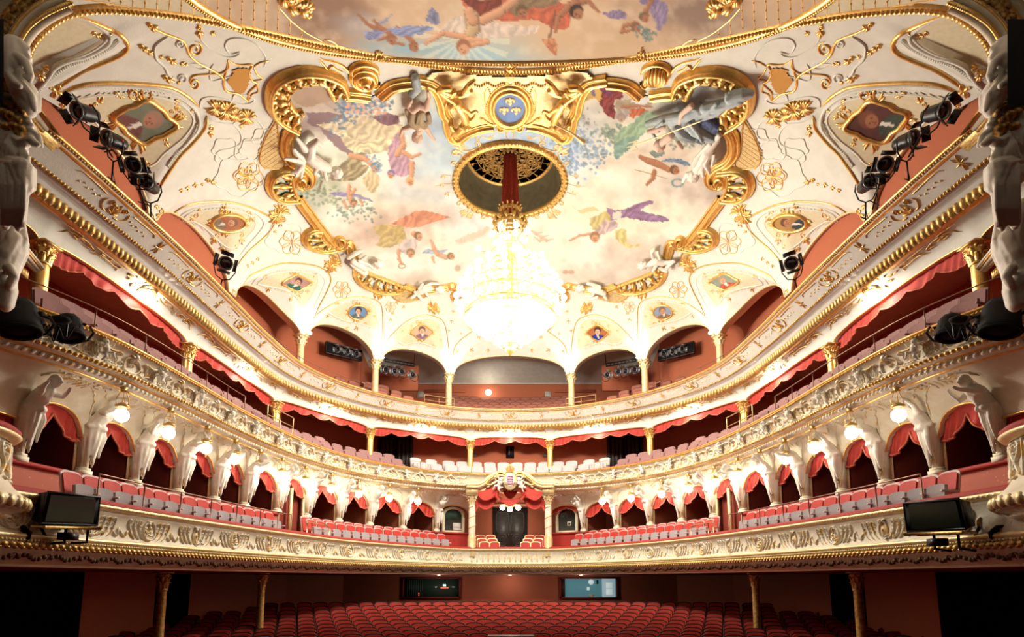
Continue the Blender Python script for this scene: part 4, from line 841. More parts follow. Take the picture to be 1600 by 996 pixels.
# ---------------------------------------------------------------- portrait medallions
def portrait(cx, cyy, rx, ry, bg, coat, skin, hair, rot, shape):
    def f(cv):
        x, y = cv.x, cv.y; cv.c[:] = bg; cv.c *= (1 + .25 * (fbm(x, y, 8, 5) - .5))[:, None]
        c, s_ = math.cos(rot), math.sin(rot); X = lambda a, b: (cx + a * rx * c - b * ry * s_, cyy + a * rx * s_ * ry / rx + b * ry * c)
        def p(a, b): u = a * c - b * s_; v = a * s_ + b * c; return (cx + u * rx, cyy + v * ry)
        cv.poly([p(-.75, 1.05), p(-.6, .45), (p(-.15, .2)), p(.2, .2), p(.6, .4), p(.8, 1.05)], coat, 1, .12, .8, 3); cv.poly([p(-.15, .2), p(.15, .2), p(.08, .75)], (.85, .82, .76), 1); 
        q = p(0, -.22); r = min(rx, ry) * .44; cv.head(q[0], q[1], r, skin, hair, PI / 2 + rot)
    return f
PORT = [((226, 189), 44, 30, (.36, .38, .30), (.36, .20, .18), (.62, .40, .30), (.55, .40, .32), 1.2, 'shield'), ((356, 348), 26, 13.5, (.60, .34, .22), (.45, .38, .30), (.72, .50, .36), (.40, .28, .2), 1.35, 'oval'),
        ((463, 442), 20, 11, (.62, .46, .42), (.12, .28, .24), (.78, .56, .42), (.2, .12, .1), .5, 'shield'), ((559, 488), 15, 11, (.30, .48, .66), (.30, .34, .34), (.80, .60, .46), (.2, .12, .08), .15, 'oval'), ((659, 519), 15, 11, (.78, .62, .48), (.42, .32, .40), (.82, .64, .50), (.34, .24, .18), 0, 'shield')]
PR = [((1370, 189), 44, 30, (.24, .12, .10), (.16, .20, .16), (.52, .30, .20), (.36, .18, .12), -1.2, 'shield'), ((1235, 348), 26, 13.5, (.62, .44, .22), (.14, .18, .20), (.62, .38, .26), (.3, .18, .12), -1.35, 'oval'),
      ((1132, 440), 20, 11, (.46, .52, .44), (.70, .26, .18), (.80, .60, .46), (.66, .5, .36), -.5, 'shield'), ((1036, 488), 15, 11, (.44, .50, .60), (.46, .32, .22), (.72, .50, .36), (.42, .30, .22), -.15, 'oval'), ((934, 520), 15, 11, (.60, .32, .16), (.10, .14, .50), (.84, .66, .52), (.18, .10, .06), 0, 'shield')]
PL = ['of a man in brown, first lunette at left', 'of a reclining man on red in the second lunette at left', 'of a dark-haired sitter in green in the third lunette at left', 'of a man with a white collar on blue, left of the chandelier', 'of a sitter in grey violet, just left of the chandelier',
      'of a bearded man on dark brown, first lunette at right', 'of a dark-coated man on ochre in the second lunette at right', 'of a fair sitter in red in the third lunette at right', 'of a brown-coated man on grey blue, right of the chandelier', 'of a man in a bright blue coat, just right of the chandelier']
for i, ((cx, cyy), rx, ry, bg, coat, skin, hair, rot, shape) in enumerate(PORT + PR + [((797, 536), 10, 9, (.70, .62, .56), (.5, .45, .42), (.74, .6, .5), (.4, .32, .26), 0, 'oval')]):
    lab = ('ceiling portrait ' + PL[i]) if i < 10 else 'small pale oval portrait on the ceiling under the chandelier tip'
    md = thing('portrait_medallion', lab, 'portrait', group='portraits of the lunettes')
    mir = 1; n = 36; a = np.linspace(0, 2 * PI, n, endpoint=False)
    k = 1 + (.12 * np.cos(4 * a) + .05 * np.cos(8 * a + .8) if shape == 'shield' else 0 * a)
    ex, ey = cx + rx * k * np.cos(a), cyy + ry * k * np.sin(a)
    if shape == 'shield' and i in (0, 5): c_, s_ = (math.cos(.18), math.sin(.18)) if i == 0 else (math.cos(-.18), math.sin(-.18)); dx, dy = ex - cx, ey - cyy; ex, ey = cx + dx * c_ - dy * s_, cyy + dx * s_ + dy * c_
    rings = np.linspace(.02, 1, 22); U = cx + (ex - cx)[None] * rings[:, None]; V = cyy + (ey - cyy)[None] * rings[:, None]
    P = ceil_hit(U, V); N = cnormal(P); P = P + N * .04
    m = MB(); m.grid(P, cv=True); o = m.build('painted_portrait', 'paint', md); cvs = Canvas(U.ravel(), V.ravel()); portrait(cx, cyy, rx, ry, bg, coat, skin, hair, rot, shape)(cvs)
    col = np.ones((len(cvs.c), 4)); col[:, :3] = np.clip(cvs.c, 0, 1) ** 1.7; at = o.data.color_attributes.new('paint', 'FLOAT_COLOR', 'POINT'); at.data.foreach_set('color', col.astype(np.float32).ravel())
    m = MB(); P, N = csurf(1)(np.append(ex, ex[0]), np.append(ey, ey[0])); s1 = .075 if i % 5 < 2 and i < 10 else .05; ribbon(m, P, N, s1, s1 * 1.3); m.build('medallion_frame', 'gold', md)
    m = MB(); sf = csurf(1)
    if i < 10:
        L = ry * .9
        for aa, xx, yy in ((-PI / 2, cx, cyy - ry), (PI / 2, cx - rx * .2, cyy + ry), (0, cx + rx, cyy), (PI, cx - rx, cyy)): fan(m, sf, xx, yy, L * .8, aa, 5, 1.6, s1 * .5, s1 * .7, n=3)
        stroke(m, sf, spiral(cx - rx * .4, cyy - ry * 1.45, ry * .35, 1.4, 0), s1 * .4, s1 * .6, 'full', n=2)
        m.build('medallion_leaves', 'gold', md)
# ================================================================= the three tiers
def s_of(cv, Y): return abs(cv.s_at_y(Y))
def near_s(cv, off, P):
    Q = cv.d + cv.N * off; i = np.argmin(((Q[None] - P[:, None, :2]) ** 2).sum(-1), 1); return cv.S[i]
def soffit_surf(cf, of, zf, cb, ob, zb):                    # cove from the parapet foot (cf) to the arch line (cb); u = s on cb, v = 0 front .. 1 arch
    def pos(U, V):
        B = cb.P(U, ob, 0); sB = near_s(cf, of, B.reshape(-1, 3)).reshape(np.shape(U)); A = cf.P(sB, of, 0)
        V = np.asarray(V, float)[..., None] if np.ndim(V) == np.ndim(U) else V; XY = A + (B - A) * V; f = 1 - np.sqrt(np.clip(1 - V ** 2, 0, 1)); z = zf * (1 - f[..., 0]) + zb(U) * f[..., 0]
        XY = XY.copy(); XY[..., 2] = z; return XY
    def surf(U, V):
        U = np.asarray(U, float); V = np.asarray(V, float); P = pos(U, V); e = .03
        a = pos(U + e, V) - pos(U - e, V); b = pos(U, np.clip(V + e, 0, .98)) - pos(U, np.clip(V - e, 0, .98)); N = np.cross(a, b); N /= np.linalg.norm(N, axis=-1)[..., None] + 1e-9
        N = np.where(N[..., 2:3] > 0, -N, N); return P + N * .004, N
    surf.pos = pos; return surf
def face_surf(cv, prof, lift=.0):                            # a parapet face; u = s, v = height
    p = np.asarray(prof, float); o = np.argsort(p[:, 1])
    def f(U, V):
        U = np.asarray(U, float); V = np.asarray(V, float); of = np.interp(V, p[o, 1], p[o, 0]); P = cv.P(U, of - lift, V); sl = (np.interp(V + .03, p[o, 1], p[o, 0]) - np.interp(V - .03, p[o, 1], p[o, 0])) / .06
        nx, ny = cv.n(U); N = np.stack([-nx, -ny, sl], -1); return P, N / np.linalg.norm(N, axis=-1)[..., None]
    return f
def bay_arch(posts, z0, rise, p=2.0, gap=.16):
    ps = np.array(sorted(posts))
    def f(s):
        s = np.asarray(s, float); i = np.clip(np.searchsorted(ps, s) - 1, 0, len(ps) - 2); a, b = ps[i], ps[i + 1]; u = (s - (a + b) / 2) / np.maximum((b - a) / 2 - gap, .1)
        return z0 + rise * np.clip(1 - np.abs(u) ** p, 0, 1) ** (1 / p)
    return f
# ---- first tier
L1 = s_of(T1, 8.6)
b1 = thing('first_balcony', 'lowest balcony with its cream and gold scrollwork parapet and red velvet ledge', 'balcony', group='balconies of the house')
def part(bld, name, m, parent, kind=None, label=None, **k): return bld.build(name, m, parent, kind=kind, label=label, **k)
P1 = [(0.02, 1.34), (0.0, 1.22), (.03, 1.19), (.055, 1.0), (.05, .74), (.0, .70), (.0, .46), (.03, .44), (.12, .30), (.24, .24), (.24, .20)]
part(sweep(MB(), T1, P1, -L1, L1, .2), 'parapet', 'cream', b1)
part(sweep(MB(), T1, [(-.03, 1.36), (-.02, 1.42), (.06, 1.45), (.24, 1.44), (.30, 1.38), (.30, 1.05), (.3, .9), (1.0, .9), (1.0, 1.05), (2.4, 1.05)], -L1, L1, .25), 'velvet_ledge', 'velvet', b1)
part(sweep(MB(), T1, [(.24, .20), (.3, .18), (5.2, .16)], -L1, L1, .4), 'soffit', 'dark_damask', b1)
part(sweep(sweep(sweep(MB(), T1, [(.02, 1.36), (-.05, 1.35), (-.07, 1.31), (-.03, 1.27), (0, 1.25)], -L1, L1), T1, [(.05, .73), (-.03, .70), (-.04, .66), (0, .63)], -L1, L1), T1, [(.2, .26), (.24, .23), (.25, .19)], -L1, L1), 'gilt_moulding', 'pale_gold', b1)
part(row_bumps(row_bumps(MB(), T1, -L1, L1, .10, -.03, 1.31, .055, .035, .045, tilt=.8), T1, -L1, L1, .062, .0, .605, .03, .028, .04), 'rope_moulding', 'pale_gold', b1, 'stuff')
part(row_bumps(row_bumps(MB(), T1, -L1, L1, .13, -.0, .53, .068, .055, .07, n=7), T1, -L1 + .065, L1, .13, -.0, .485, .04, .03, .05), 'acanthus_moulding', 'old_gold', b1, 'stuff')
f1 = face_surf(T1, P1)
def module1(mb, mc, s0, w, kind):
    h0, h1 = .76, 1.18; hm = .97
    if kind == 0:                                            # round medallion with bouquet
        q = [(s0 + .17 * math.cos(a), hm + .19 * math.sin(a)) for a in np.linspace(0, 2 * PI, 16)]; stroke(mb, f1, q, .022, .04, 'full', n=2)
        for _ in range(9): dab(mc, f1, s0 + RNG.randn() * .06, hm + RNG.randn() * .07, .035, .035, .04)
        fan(mb, f1, s0, hm - .1, .2, PI / 2, 5, 2.2, .022, .03, n=3); fan(mb, f1, s0, 1.16, .13, -PI / 2, 5, 2.6, .02, .05, n=3)
    else:
        q = [(s0 + .12 * math.cos(a), hm + .17 * math.sin(a)) for a in np.linspace(0, 2 * PI, 14)]; stroke(mb, f1, q, .016, .03, 'full', n=2)
        dab(mc, f1, s0, hm, .09, .13, .03, n=8); dab(mb, f1, s0, hm, .03, .05, .06); fan(mb, f1, s0, .8, .13, .6, 4, 1.6, .02, .04, n=3); fan(mb, f1, s0, 1.17, .12, -PI / 2, 5, 2.8, .022, .06, n=3)
        for _ in range(8): dab(mb, f1, s0 + .1 + RNG.rand() * .22, .8 + RNG.rand() * .1, .024, .024, .04)
    for sg in (-1, 1):
        for k in range(3):
            x = s0 + sg * (.24 + .135 * k); q = [(x - sg * .01, 1.13), (x + sg * .05, 1.16), (x + sg * .075, 1.10), (x + sg * .045, .98), (x - sg * .02, .86), (x - sg * .12, .78)]; stroke(mb, f1, q, .014, .035, 'ends', n=4)
            stroke(mb, f1, spiral(x + sg * .01, 1.12, .035, 1.2, 0, sg), .012, .03, 'full', n=1)
            for j in range(3): dab(mb, f1, x + sg * .01 + RNG.randn() * .01, .88 + .08 * j, .018, .02, .035, n=5)
        stroke(mb, f1, leaf(s0 + sg * .66, .8, .2, PI / 2 - sg * .5, .3), .03, .04, 'leaf', n=3); stroke(mb, f1, leaf(s0 + sg * .66, .8, .16, PI / 2 + sg * .7, .2), .025, .04, 'leaf', n=3)
mods = []
k = 0
for s0 in np.arange(-L1 + .5, L1 - .3, 1.52):
    if abs(s0) < 2.0: continue
    mb, mc = MB(), MB(); module1(mb, mc, s0, 1.5, k % 2); mb.add(*MB().v or np.zeros((0, 3)), np.zeros((0, 4), int)) if False else None
    for v, f, m in zip(mc.v, mc.f, mc.mi): pass
    off = mb.n; mb.v += mc.v; mb.f += [f + off for f in mc.f]; mb.mi += [m + 1 for m in mc.mi]; mb.n += mc.n
    mb.build('scroll_relief', ['gilt_cream', 'pale_gold'], b1, kind='stuff'); k += 1
mb = MB()
for s0 in np.arange(-1.75, 1.76, .25):                       # turned balusters in relief in front of the middle box
    stroke(mb, f1, [(s0, 1.17), (s0 + .005, 1.1)], .05, .03, 'full', n=2); stroke(mb, f1, [(s0, 1.12), (s0, .98), (s0, .84), (s0, .76)], .055, .06, 'leaf', n=4); dab(mb, f1, s0, 1.14, .05, .03, .05); dab(mb, f1, s0, .80, .055, .035, .06); dab(mb, f1, s0 + .125, .97, .03, .14, .02)
mb.build('baluster_relief', 'gilt_cream', b1, kind='stuff')
mb = MB()
for s0 in np.arange(-L1 + .3, L1, .62):                       # garland painted dark gold in the under-cove
    for j in range(7):
        u = s0 - .24 + .08 * j; dab(mb, f1, u, .35 + .03 * math.sin(j * 1.1), .045 + .015 * (j % 3 == 0), .045, .04, n=5)
    for sg in (-1, 1): stroke(mb, f1, [(s0 + .3, .41), (s0 + .3 + sg * .05, .37), (s0 + .3 + sg * .02, .30)], .012, .02, 'ends', n=2)
mb.build('flower_garland', 'garland_brown', b1, kind='stuff')
# ---- second tier
L2 = T2.len / 2 - .4
P2 = [(.02, 4.83), (.02, 4.74), (.06, 4.72), (.16, 4.58), (.20, 4.42), (.20, 4.34), (.14, 4.30), (.20, 4.22), (.27, 4.20), (.30, 4.19), (.30, 4.10), (.38, 4.06), (.42, 4.03)]
b2 = thing('second_balcony', 'middle balcony with cream parapet of cherubs and cartouches over the boxes', 'balcony', group='balconies of the house')
part(sweep(MB(), T2, P2, -L2, L2, .2), 'parapet', 'cream', b2)
part(sweep(MB(), T2, [(.0, 4.85), (.02, 4.88), (.2, 4.88), (.24, 4.8), (.5, 4.5), (.8, 4.4), (1.2, 4.4), (1.2, 4.75), (2.0, 4.75), (2.0, 5.1), (3.4, 5.1)], -L2, L2, .25), 'velvet_ledge', 'velvet', b2)
part(sweep(sweep(sweep(MB(), T2, [(.05, 4.86), (-.03, 4.85), (-.04, 4.82), (.0, 4.79)], -L2, L2), T2, [(.26, 4.21), (.25, 4.185), (.30, 4.17)], -L2, L2), T2, [(.40, 4.06), (.41, 4.02), (.46, 4.01)], -L2, L2), 'gilt_moulding', 'gold', b2)
part(row_bumps(row_bumps(MB(), T2, -L2, L2, .075, .0, 4.765, .036, .028, .04), T2, -L2, L2, .11, .17, 4.27, .06, .05, .07, n=7), 'acanthus_moulding', 'old_gold', b2, 'stuff')
part(row_bumps(MB(), T2, -L2, L2, .14, .33, 4.115, .062, .055, .07, tilt=.5, n=7), 'gadroon_moulding', 'gilt_cream', b2, 'stuff')
f2 = face_surf(T2, P2)
def module2(s0, var):
    mb = MB(); hm = 4.5
    q = [(s0 + .24 * math.cos(a) * (1 + .1 * math.cos(3 * a)), hm + .17 * math.sin(a)) for a in np.linspace(0, 2 * PI, 16)]; stroke(mb, f2, q, .022, .05, 'full', n=2)
    for _ in range(5): dab(mb, f2, s0 + RNG.randn() * .05, hm + RNG.randn() * .04, .035, .035, .05)
    fan(mb, f2, s0, 4.68, .16, -PI / 2, 5, 2.8, .03, .07, n=3); dab(mb, f2, s0, 4.70, .08, .05, .1)
    for sg in (-1, 1):
        stroke(mb, f2, xf(cscroll(0, 0, .06, .28, -.2), s0 + sg * .27, 4.4, 1, 0, sg), .018, .04, 'full', n=1)
        stroke(mb, f2, [(s0 + sg * .3, 4.62), (s0 + sg * .38, 4.66), (s0 + sg * .44, 4.58), (s0 + sg * .40, 4.48)], .02, .045, 'ends', n=3)
        for j in range(5):
            u0 = s0 + sg * (.44 + .065 * j); stroke(mb, f2, [(u0, 4.64), (u0 + .07, 4.52), (u0 + .03, 4.41)], .007, .018, 'full', n=2); stroke(mb, f2, [(u0 + .07, 4.64), (u0, 4.53), (u0 + .05, 4.41)], .007, .018, 'full', n=2)
        stroke(mb, f2, [(s0 + sg * .40, 4.67), (s0 + sg * .58, 4.64), (s0 + sg * .74, 4.68)], .02, .04, 'leaf', n=4); stroke(mb, f2, [(s0 + sg * .42, 4.39), (s0 + sg * .56, 4.42), (s0 + sg * .74, 4.38)], .018, .04, 'leaf', n=4)
        for j in range(5): dab(mb, f2, s0 + sg * (.35 + .07 * j), 4.37 + .02 * (j % 2), .035, .03, .05, n=5)
    return mb
GL2 = [19.13, 17.55, 15.9, 14.42, 13.02, 11.66, 10.2, 8.67, 7.15, 5.62, 4.2]
mid2 = sorted([s for s in GL2] + [-s for s in GL2] + [2.75, -2.75, 20.7, -20.7, 22.3, -22.3])
for i, s0 in enumerate(mid2): module2(s0, i).build('cartouche_relief', ['gilt_cream'], b2, kind='stuff')
# ---- third tier
L3 = s_of(T3, 7.8)
P3 = [(.0, 8.0), (.04, 7.93), (.10, 7.90), (.14, 7.88), (.26, 7.80), (.42, 7.68), (.50, 7.62), (.58, 7.56), (.62, 7.54), (.70, 7.53), (.72, 7.50), (.82, 7.42), (.95, 7.30), (1.0, 7.28)]
b3 = thing('third_balcony', 'top balcony with plain white parapet and heavy gold egg moulding below', 'balcony', group='balconies of the house')
part(sweep(MB(), T3, P3, -L3, L3, .2), 'parapet', 'plaster', b3)
part(sweep(MB(), T3, [(.02, 8.02), (.03, 8.06), (.22, 8.06), (.26, 8.0), (.7, 7.66), (1.0, 7.6), (2.6, 7.6)], -L3, L3, .25), 'velvet_ledge', 'velvet', b3)
part(sweep(sweep(sweep(MB(), T3, [(.06, 8.03), (-.02, 8.02), (-.03, 7.98), (.0, 7.96)], -L3, L3), T3, [(.06, 7.92), (.08, 7.89), (.13, 7.885)], -L3, L3), T3, [(.92, 7.33), (.93, 7.28), (1.0, 7.26)], -L3, L3), 'gilt_moulding', 'gold', b3)
part(row_bumps(row_bumps(MB(), T3, -L3, L3, .07, .03, 7.945, .034, .022, .035), T3, -L3, L3, .085, .52, 7.60, .04, .045, .05, tilt=.3), 'bead_moulding', 'old_gold', b3, 'stuff')
part(row_bumps(MB(), T3, -L3, L3, .15, .84, 7.40, .082, .17, .085, n=8), 'egg_moulding', 'old_gold', b3, 'stuff')
f3 = face_surf(T3, P3)
for i, s0 in enumerate([k * 2.9 for k in range(-8, 9)]):
    mb = MB(); hm = 7.77
    if abs(s0) < L3 - 1:
        for sg in (-1, 1):
            stroke(mb, f3, [(s0 + sg * .30, hm + .07), (s0 + sg * .34, hm), (s0 + sg * .24, hm - .08), (s0 + sg * .1, hm - .09)], .018, .025, 'ends', n=4); stroke(mb, f3, spiral(s0 + sg * .17, hm + .06, .05, 1.3, 0, sg), .014, .03, 'full', n=1)
            for j in range(6): dab(mb, f3, s0 + sg * (.45 + .1 * j), hm + .015 * (-1) ** j, .026, .014, .025, n=5)
            stroke(mb, f3, [(s0 + sg * .4, hm + .09), (s0 + sg * .8, hm + .1), (s0 + sg * 1.05, hm + .1), (s0 + sg * 1.15, hm + .06)], .008, .02, 'full', n=3)
        fan(mb, f3, s0, hm - .07, .17, PI / 2, 5, 2.2, .028, .04, n=3)
        for _ in range(5): dab(mb, f3, s0 + RNG.randn() * .05, hm + RNG.randn() * .03, .03, .022, .04, n=5)
        for a in range(6): stroke(mb, f3, leaf(s0 + 1.45, hm, .12, a * PI / 3, .1), .02, .03, 'leaf', n=2)
        mb.build('parapet_ornament', 'gold', b3, kind='stuff')
# ================================================================= arcade of boxes (tier one) and its coved soffit
POST1 = [1.83, 3.74, 5.79, 7.79, 9.6, 11.36, 12.97, 14.67, 16.05, 17.53, 19.03, 20.54, 22.07]
ZL = 2.2
za1 = bay_arch([-p for p in POST1] + POST1, 3.02, .52, 2.2, .15)
so1 = soffit_surf(T2, .42, 4.03, AR1, 0, za1)
LA1 = s_of(AR1, 9.6)
u = np.arange(-LA1, LA1 + .01, .11); v = np.linspace(0, 1, 9)
for sg in (-1, 1):
    uu = u[(u * sg > 1.9)]; MB().grid(so1.pos(*np.meshgrid(uu, v, indexing='ij'))).build('box_soffit', 'cream', b2)
    zz = za1(uu); MB().grid(np.stack([AR1.P(uu, 0, zz), AR1.P(uu, .22, zz)], 1)).build('arch_soffit', 'cream', b2)
    P = AR1.P(uu, -.005, zz); nx, ny = AR1.n(uu); N = np.stack([-nx, -ny, -.4 + 0 * nx], -1); ribbon(MB(), P, N / np.linalg.norm(N, axis=1)[:, None], .025, .03).build('arch_moulding', 'gold', b2)
PB = sorted([-p for p in POST1] + POST1)
for a, b in zip(PB, PB[1:]):
    if abs(a + b) / 2 < 1: continue
    mb = MB(); m = (a + b) / 2; w = (b - a) / 2; S_ = lambda q, **k: stroke(mb, so1, q, **k)
    for sg in (-1, 1):
        S_([(m + sg * w * .9, .95), (m + sg * w * .75, .72), (m + sg * w * .45, .5), (m + sg * w * .1, .36)], w=.02, h=.04, kind='ends', n=4)
        S_([(m + sg * w * .95, .55), (m + sg * w * .7, .35), (m + sg * w * .35, .2)], w=.018, h=.035, kind='ends', n=4)
        for j in range(5): dab(mb, so1, m + sg * w * (.15 + .14 * j), .22 + .03 * (j % 2), .04, .045, .04, n=5)
        fan(mb, so1, m + sg * w * .45, .3, .22 * w, PI / 2 + sg * .8, 4, 1.6, .03, .04, n=3)
    for j in range(4): S_([(m - .16 + .1 * j, .62), (m - .12 + .1 * j, .45), (m - .16 + .1 * j, .3)], w=.014, h=.03, kind='ends', n=3)
    mb.build('soffit_relief', 'gilt_cream', b2, kind='stuff')
# ================================================================= soffit of the third tier over the golden columns
POST2 = [1.97, 6.99, 11.98, 17.6, 22.82]
PB2 = sorted([-p for p in POST2] + POST2)
za2 = bay_arch([-28] + PB2 + [28], 6.70, .26, 3.2, .1)
so2 = soffit_surf(T3, .98, 7.27, AR2, 0, za2)
LA2 = s_of(AR2, 8.2); uu = np.arange(-LA2, LA2, .13)
MB().grid(so2.pos(*np.meshgrid(uu, v, indexing='ij'))).build('coved_soffit', 'plaster', b3)
MB().grid(np.stack([AR2.P(uu, 0, za2(uu)), AR2.P(uu, .25, za2(uu)), AR2.P(uu, .25, za2(uu) + .1)], 1)).build('arch_soffit', 'plaster', b3)
P = AR2.P(uu, -.005, za2(uu)); nx, ny = AR2.n(uu); ribbon(MB(), P, np.stack([-nx, -ny, 0 * nx], -1), .02, .025).build('arch_moulding', 'gold', b3)
for a, b in zip(PB2, PB2[1:]):
    mb = MB(); m = (a + b) / 2; w = (b - a) / 2
    for sg in (-1, 1):
        for q in ([(m + sg * w * .93, .75), (m + sg * w * .85, .4), (m + sg * w * .7, .3), (m + sg * w * .62, .5), (m + sg * w * .70, .62)], [(m + sg * w * .6, .75), (m + sg * w * .5, .5), (m + sg * w * .35, .55), (m + sg * w * .28, .35)], [(m + sg * w * .65, .2), (m + sg * w * .45, .25), (m + sg * w * .25, .2)], [(m + sg * w * .93, .2), (m + sg * w * .8, .15), (m + sg * w * .75, .3)]): stroke(mb, so2, q, .018, .025, 'ends', n=4)
        for j in range(7): stroke(mb, so2, leaf(m + sg * w * (.2 + .1 * j), .45 + .15 * math.sin(j * 2.), .14, 1.2 * j, .2), .022, .025, 'leaf', n=2)
        stroke(mb, so2, spiral(m + sg * w * .78, .48, .13, 1.3, 0, sg), .018, .025, 'full', n=1)
    for a_ in range(10): stroke(mb, so2, xf([(.28, 0), (.42, .06), (.5, 0)], m, .42, 1, a_ * PI / 5), .03, .03, 'leaf', n=2)
    mb.build('soffit_scrolls', 'old_gold', b3, kind='stuff')
# ================================================================= gallery arches on the top tier
POST3 = [3.01, 6.66, 10.37, 14.96, 19.21]
uu = np.concatenate([np.arange(-27, 27.01, .08)]); z3 = np.maximum(archz(uu), -40); z3 = np.where(z3 < 0, springz(uu), z3)
mb = MB(); mb.grid(np.stack([A3.P(uu, 0, z3), A3.P(uu, .35, z3), A3.P(uu, .35, z3 + 1.8)], 1)); mb.build('trim_1', 'plaster', kind='structure')['label'] = 'reveals of the gallery arches'
mb = MB(); P = A3.P(uu, -.01, z3 + .0); nx, ny = A3.n(uu); ribbon(mb, P, np.stack([-nx, -ny, 0 * nx - .3], -1), .035, .035); mb.build('trim_2', 'pale_gold', kind='structure')['label'] = 'gilt edge of the gallery arches'
# ================================================================= walls behind the tiers
def wallstrip(name, pts, z0, z1, m, kind='structure', parent=None, label=None, n=1):
    P = np.asarray(pts, float); mb = MB(); mb.grid(np.stack([np.c_[P, np.full(len(P), z0)], np.c_[P, np.full(len(P), z1)]], 1)); o = mb.build(name, m, parent, smooth=False, kind=kind)
    if label: o['label'] = label
    return o
def mirror(pts): return [(-x, y) for x, y in pts]
for sg in (-1, 1):                                              # walls that close the side lunettes just behind their gilt edge
    u2 = np.arange(15.02, 26.9, .1) * sg; zz = np.maximum(archz(u2), springz(u2)); mb = MB(); mb.grid(np.stack([A3.P(u2, .10, 7.6 + 0 * zz), A3.P(u2, .10, zz + .02)], 1)); mb.build('wall_lunette_' + SIDE[sg], 'damask', kind='structure')['label'] = 'terracotta wall filling the side lunettes at ' + SIDE[sg]
WS = [(-12, 4.5), (-11.9, 12), (-11.6, 18), (-11.2, 21.5), (-9.9, 26.4), (-8.2, 29.6)]
wallstrip('wall_gallery_left', [(-11.2, 4.5), (-10.75, 17), (-10.5, 21), (-9.95, 24.2), (-7.35, 27.75)], 7.6, 12.2, 'damask', label='terracotta wall behind the top gallery at left')
wallstrip('wall_gallery_right', mirror([(-11.2, 4.5), (-10.75, 17), (-10.5, 21), (-9.95, 24.2), (-7.35, 27.75)]), 7.6, 12.2, 'damask', label='terracotta wall behind the top gallery at right')
wallstrip('wall_gallery_back', [(-7.35, 27.75), (-7.6, 30.5), (-6.5, 33.2), (6.5, 33.2), (7.6, 30.5), (7.35, 27.75)], 7.6, 11.3, 'damask', label='terracotta back wall of the top gallery')
mb = MB(); t = np.linspace(0, PI / 2, 9); xs = np.linspace(-7.7, 7.7, 9)
mb.grid(np.array([[(x, 33.2 - 5.2 * math.sin(a), 11.3 + 1.5 * (1 - math.cos(a)) * 0 + 1.5 * math.sin(a) ** .8) for a in t] for x in xs])); mb.grid(np.array([[(sg * 7.6, y, z) for z in (11.2, 13.4)] for y in (27.5, 33.3) for sg in (1,)])); mb.grid(np.array([[(-7.6, y, z) for z in (11.2, 13.4)] for y in (27.5, 33.3)])); mb.build('wall_gallery_vault', 'grey_wall', kind='structure')['label'] = 'grey vault over the back gallery'
wallstrip('baseboard_gallery', [(-6.5, 33.15), (6.5, 33.15)], 11.25, 11.36, 'grey_wall')
for x0, x1 in ((-6.2, -1.35), (1.35, 6.2)):
    mb = MB(); mb.box(((x0 + x1) / 2, 33.12, 10.82), (x1 - x0 - 2.5, .14, .16)); mb.box(((x0 + x1) / 2, 33.12, 10.5), (x1 - x0 - 2.5, .1, .08)); mb.build('trim_3', 'damask', kind='structure', smooth=False)['label'] = 'recessed terracotta panel at the back of the gallery'
wallstrip('wall_left', WS, 4.6, 7.62, 'damask', label='terracotta wall of the second tier at left'); wallstrip('wall_right', mirror(WS), 4.6, 7.62, 'damask', label='terracotta wall of the second tier at right')
wallstrip('wall_back', [(-8.2, 29.6), (-7.4, 30), (7.4, 30), (8.2, 29.6)], 4.6, 7.62, 'damask', label='terracotta back wall of the second tier')
mb = MB(); sweep(mb, AR2, [(.25, 7.05), (.6, 7.5), (3.6, 7.6)], -LA2, LA2, .3); mb.build('trim_4', 'grey_wall', kind='structure')['label'] = 'grey ceiling inside the second tier'
WB = [(-11.5, 4.5), (-11.2, 14), (-10.6, 19), (-9.4, 23.5), (-7.6, 27), (-5.2, 29.6), (-4, 30.2)]
wallstrip('wall_box_left', WB[3:], 1, 4.3, 'damask', label='wall behind the boxes at left, lit terracotta tone put into its colour'); wallstrip('wall_box_right', mirror(WB[3:]), 1, 4.3, 'damask', label='wall behind the boxes at right, lit terracotta tone put into its colour')  # box walls near the middle coloured as if lit; no lamp reaches them
wallstrip('wall_box_left', WB[:4], 1, 4.3, 'dark_damask', label='wall behind the boxes at left, shaded dark red put into its colour'); wallstrip('wall_box_right', mirror(WB[:4]), 1, 4.3, 'dark_damask', label='wall behind the boxes at right, shaded dark red put into its colour')  # the same wall in a darker red, shade put into the colour
wallstrip('wall_box_back', [(-4, 30.2), (-1.8, 29.9), (1.8, 29.9), (4, 30.2)], 1, 4.3, 'damask', label='terracotta wall behind the middle box')
mb = MB(); sweep(mb, AR1, [(.22, 4.0), (3.2, 4.05)], -LA1, LA1, .4); sweep(mb, AR1, [(.0, 1.2), (3.2, 1.2)], -LA1, LA1, .4); mb.build('trim_5', 'dark_damask', kind='structure')['label'] = 'floor and ceiling of the boxes'
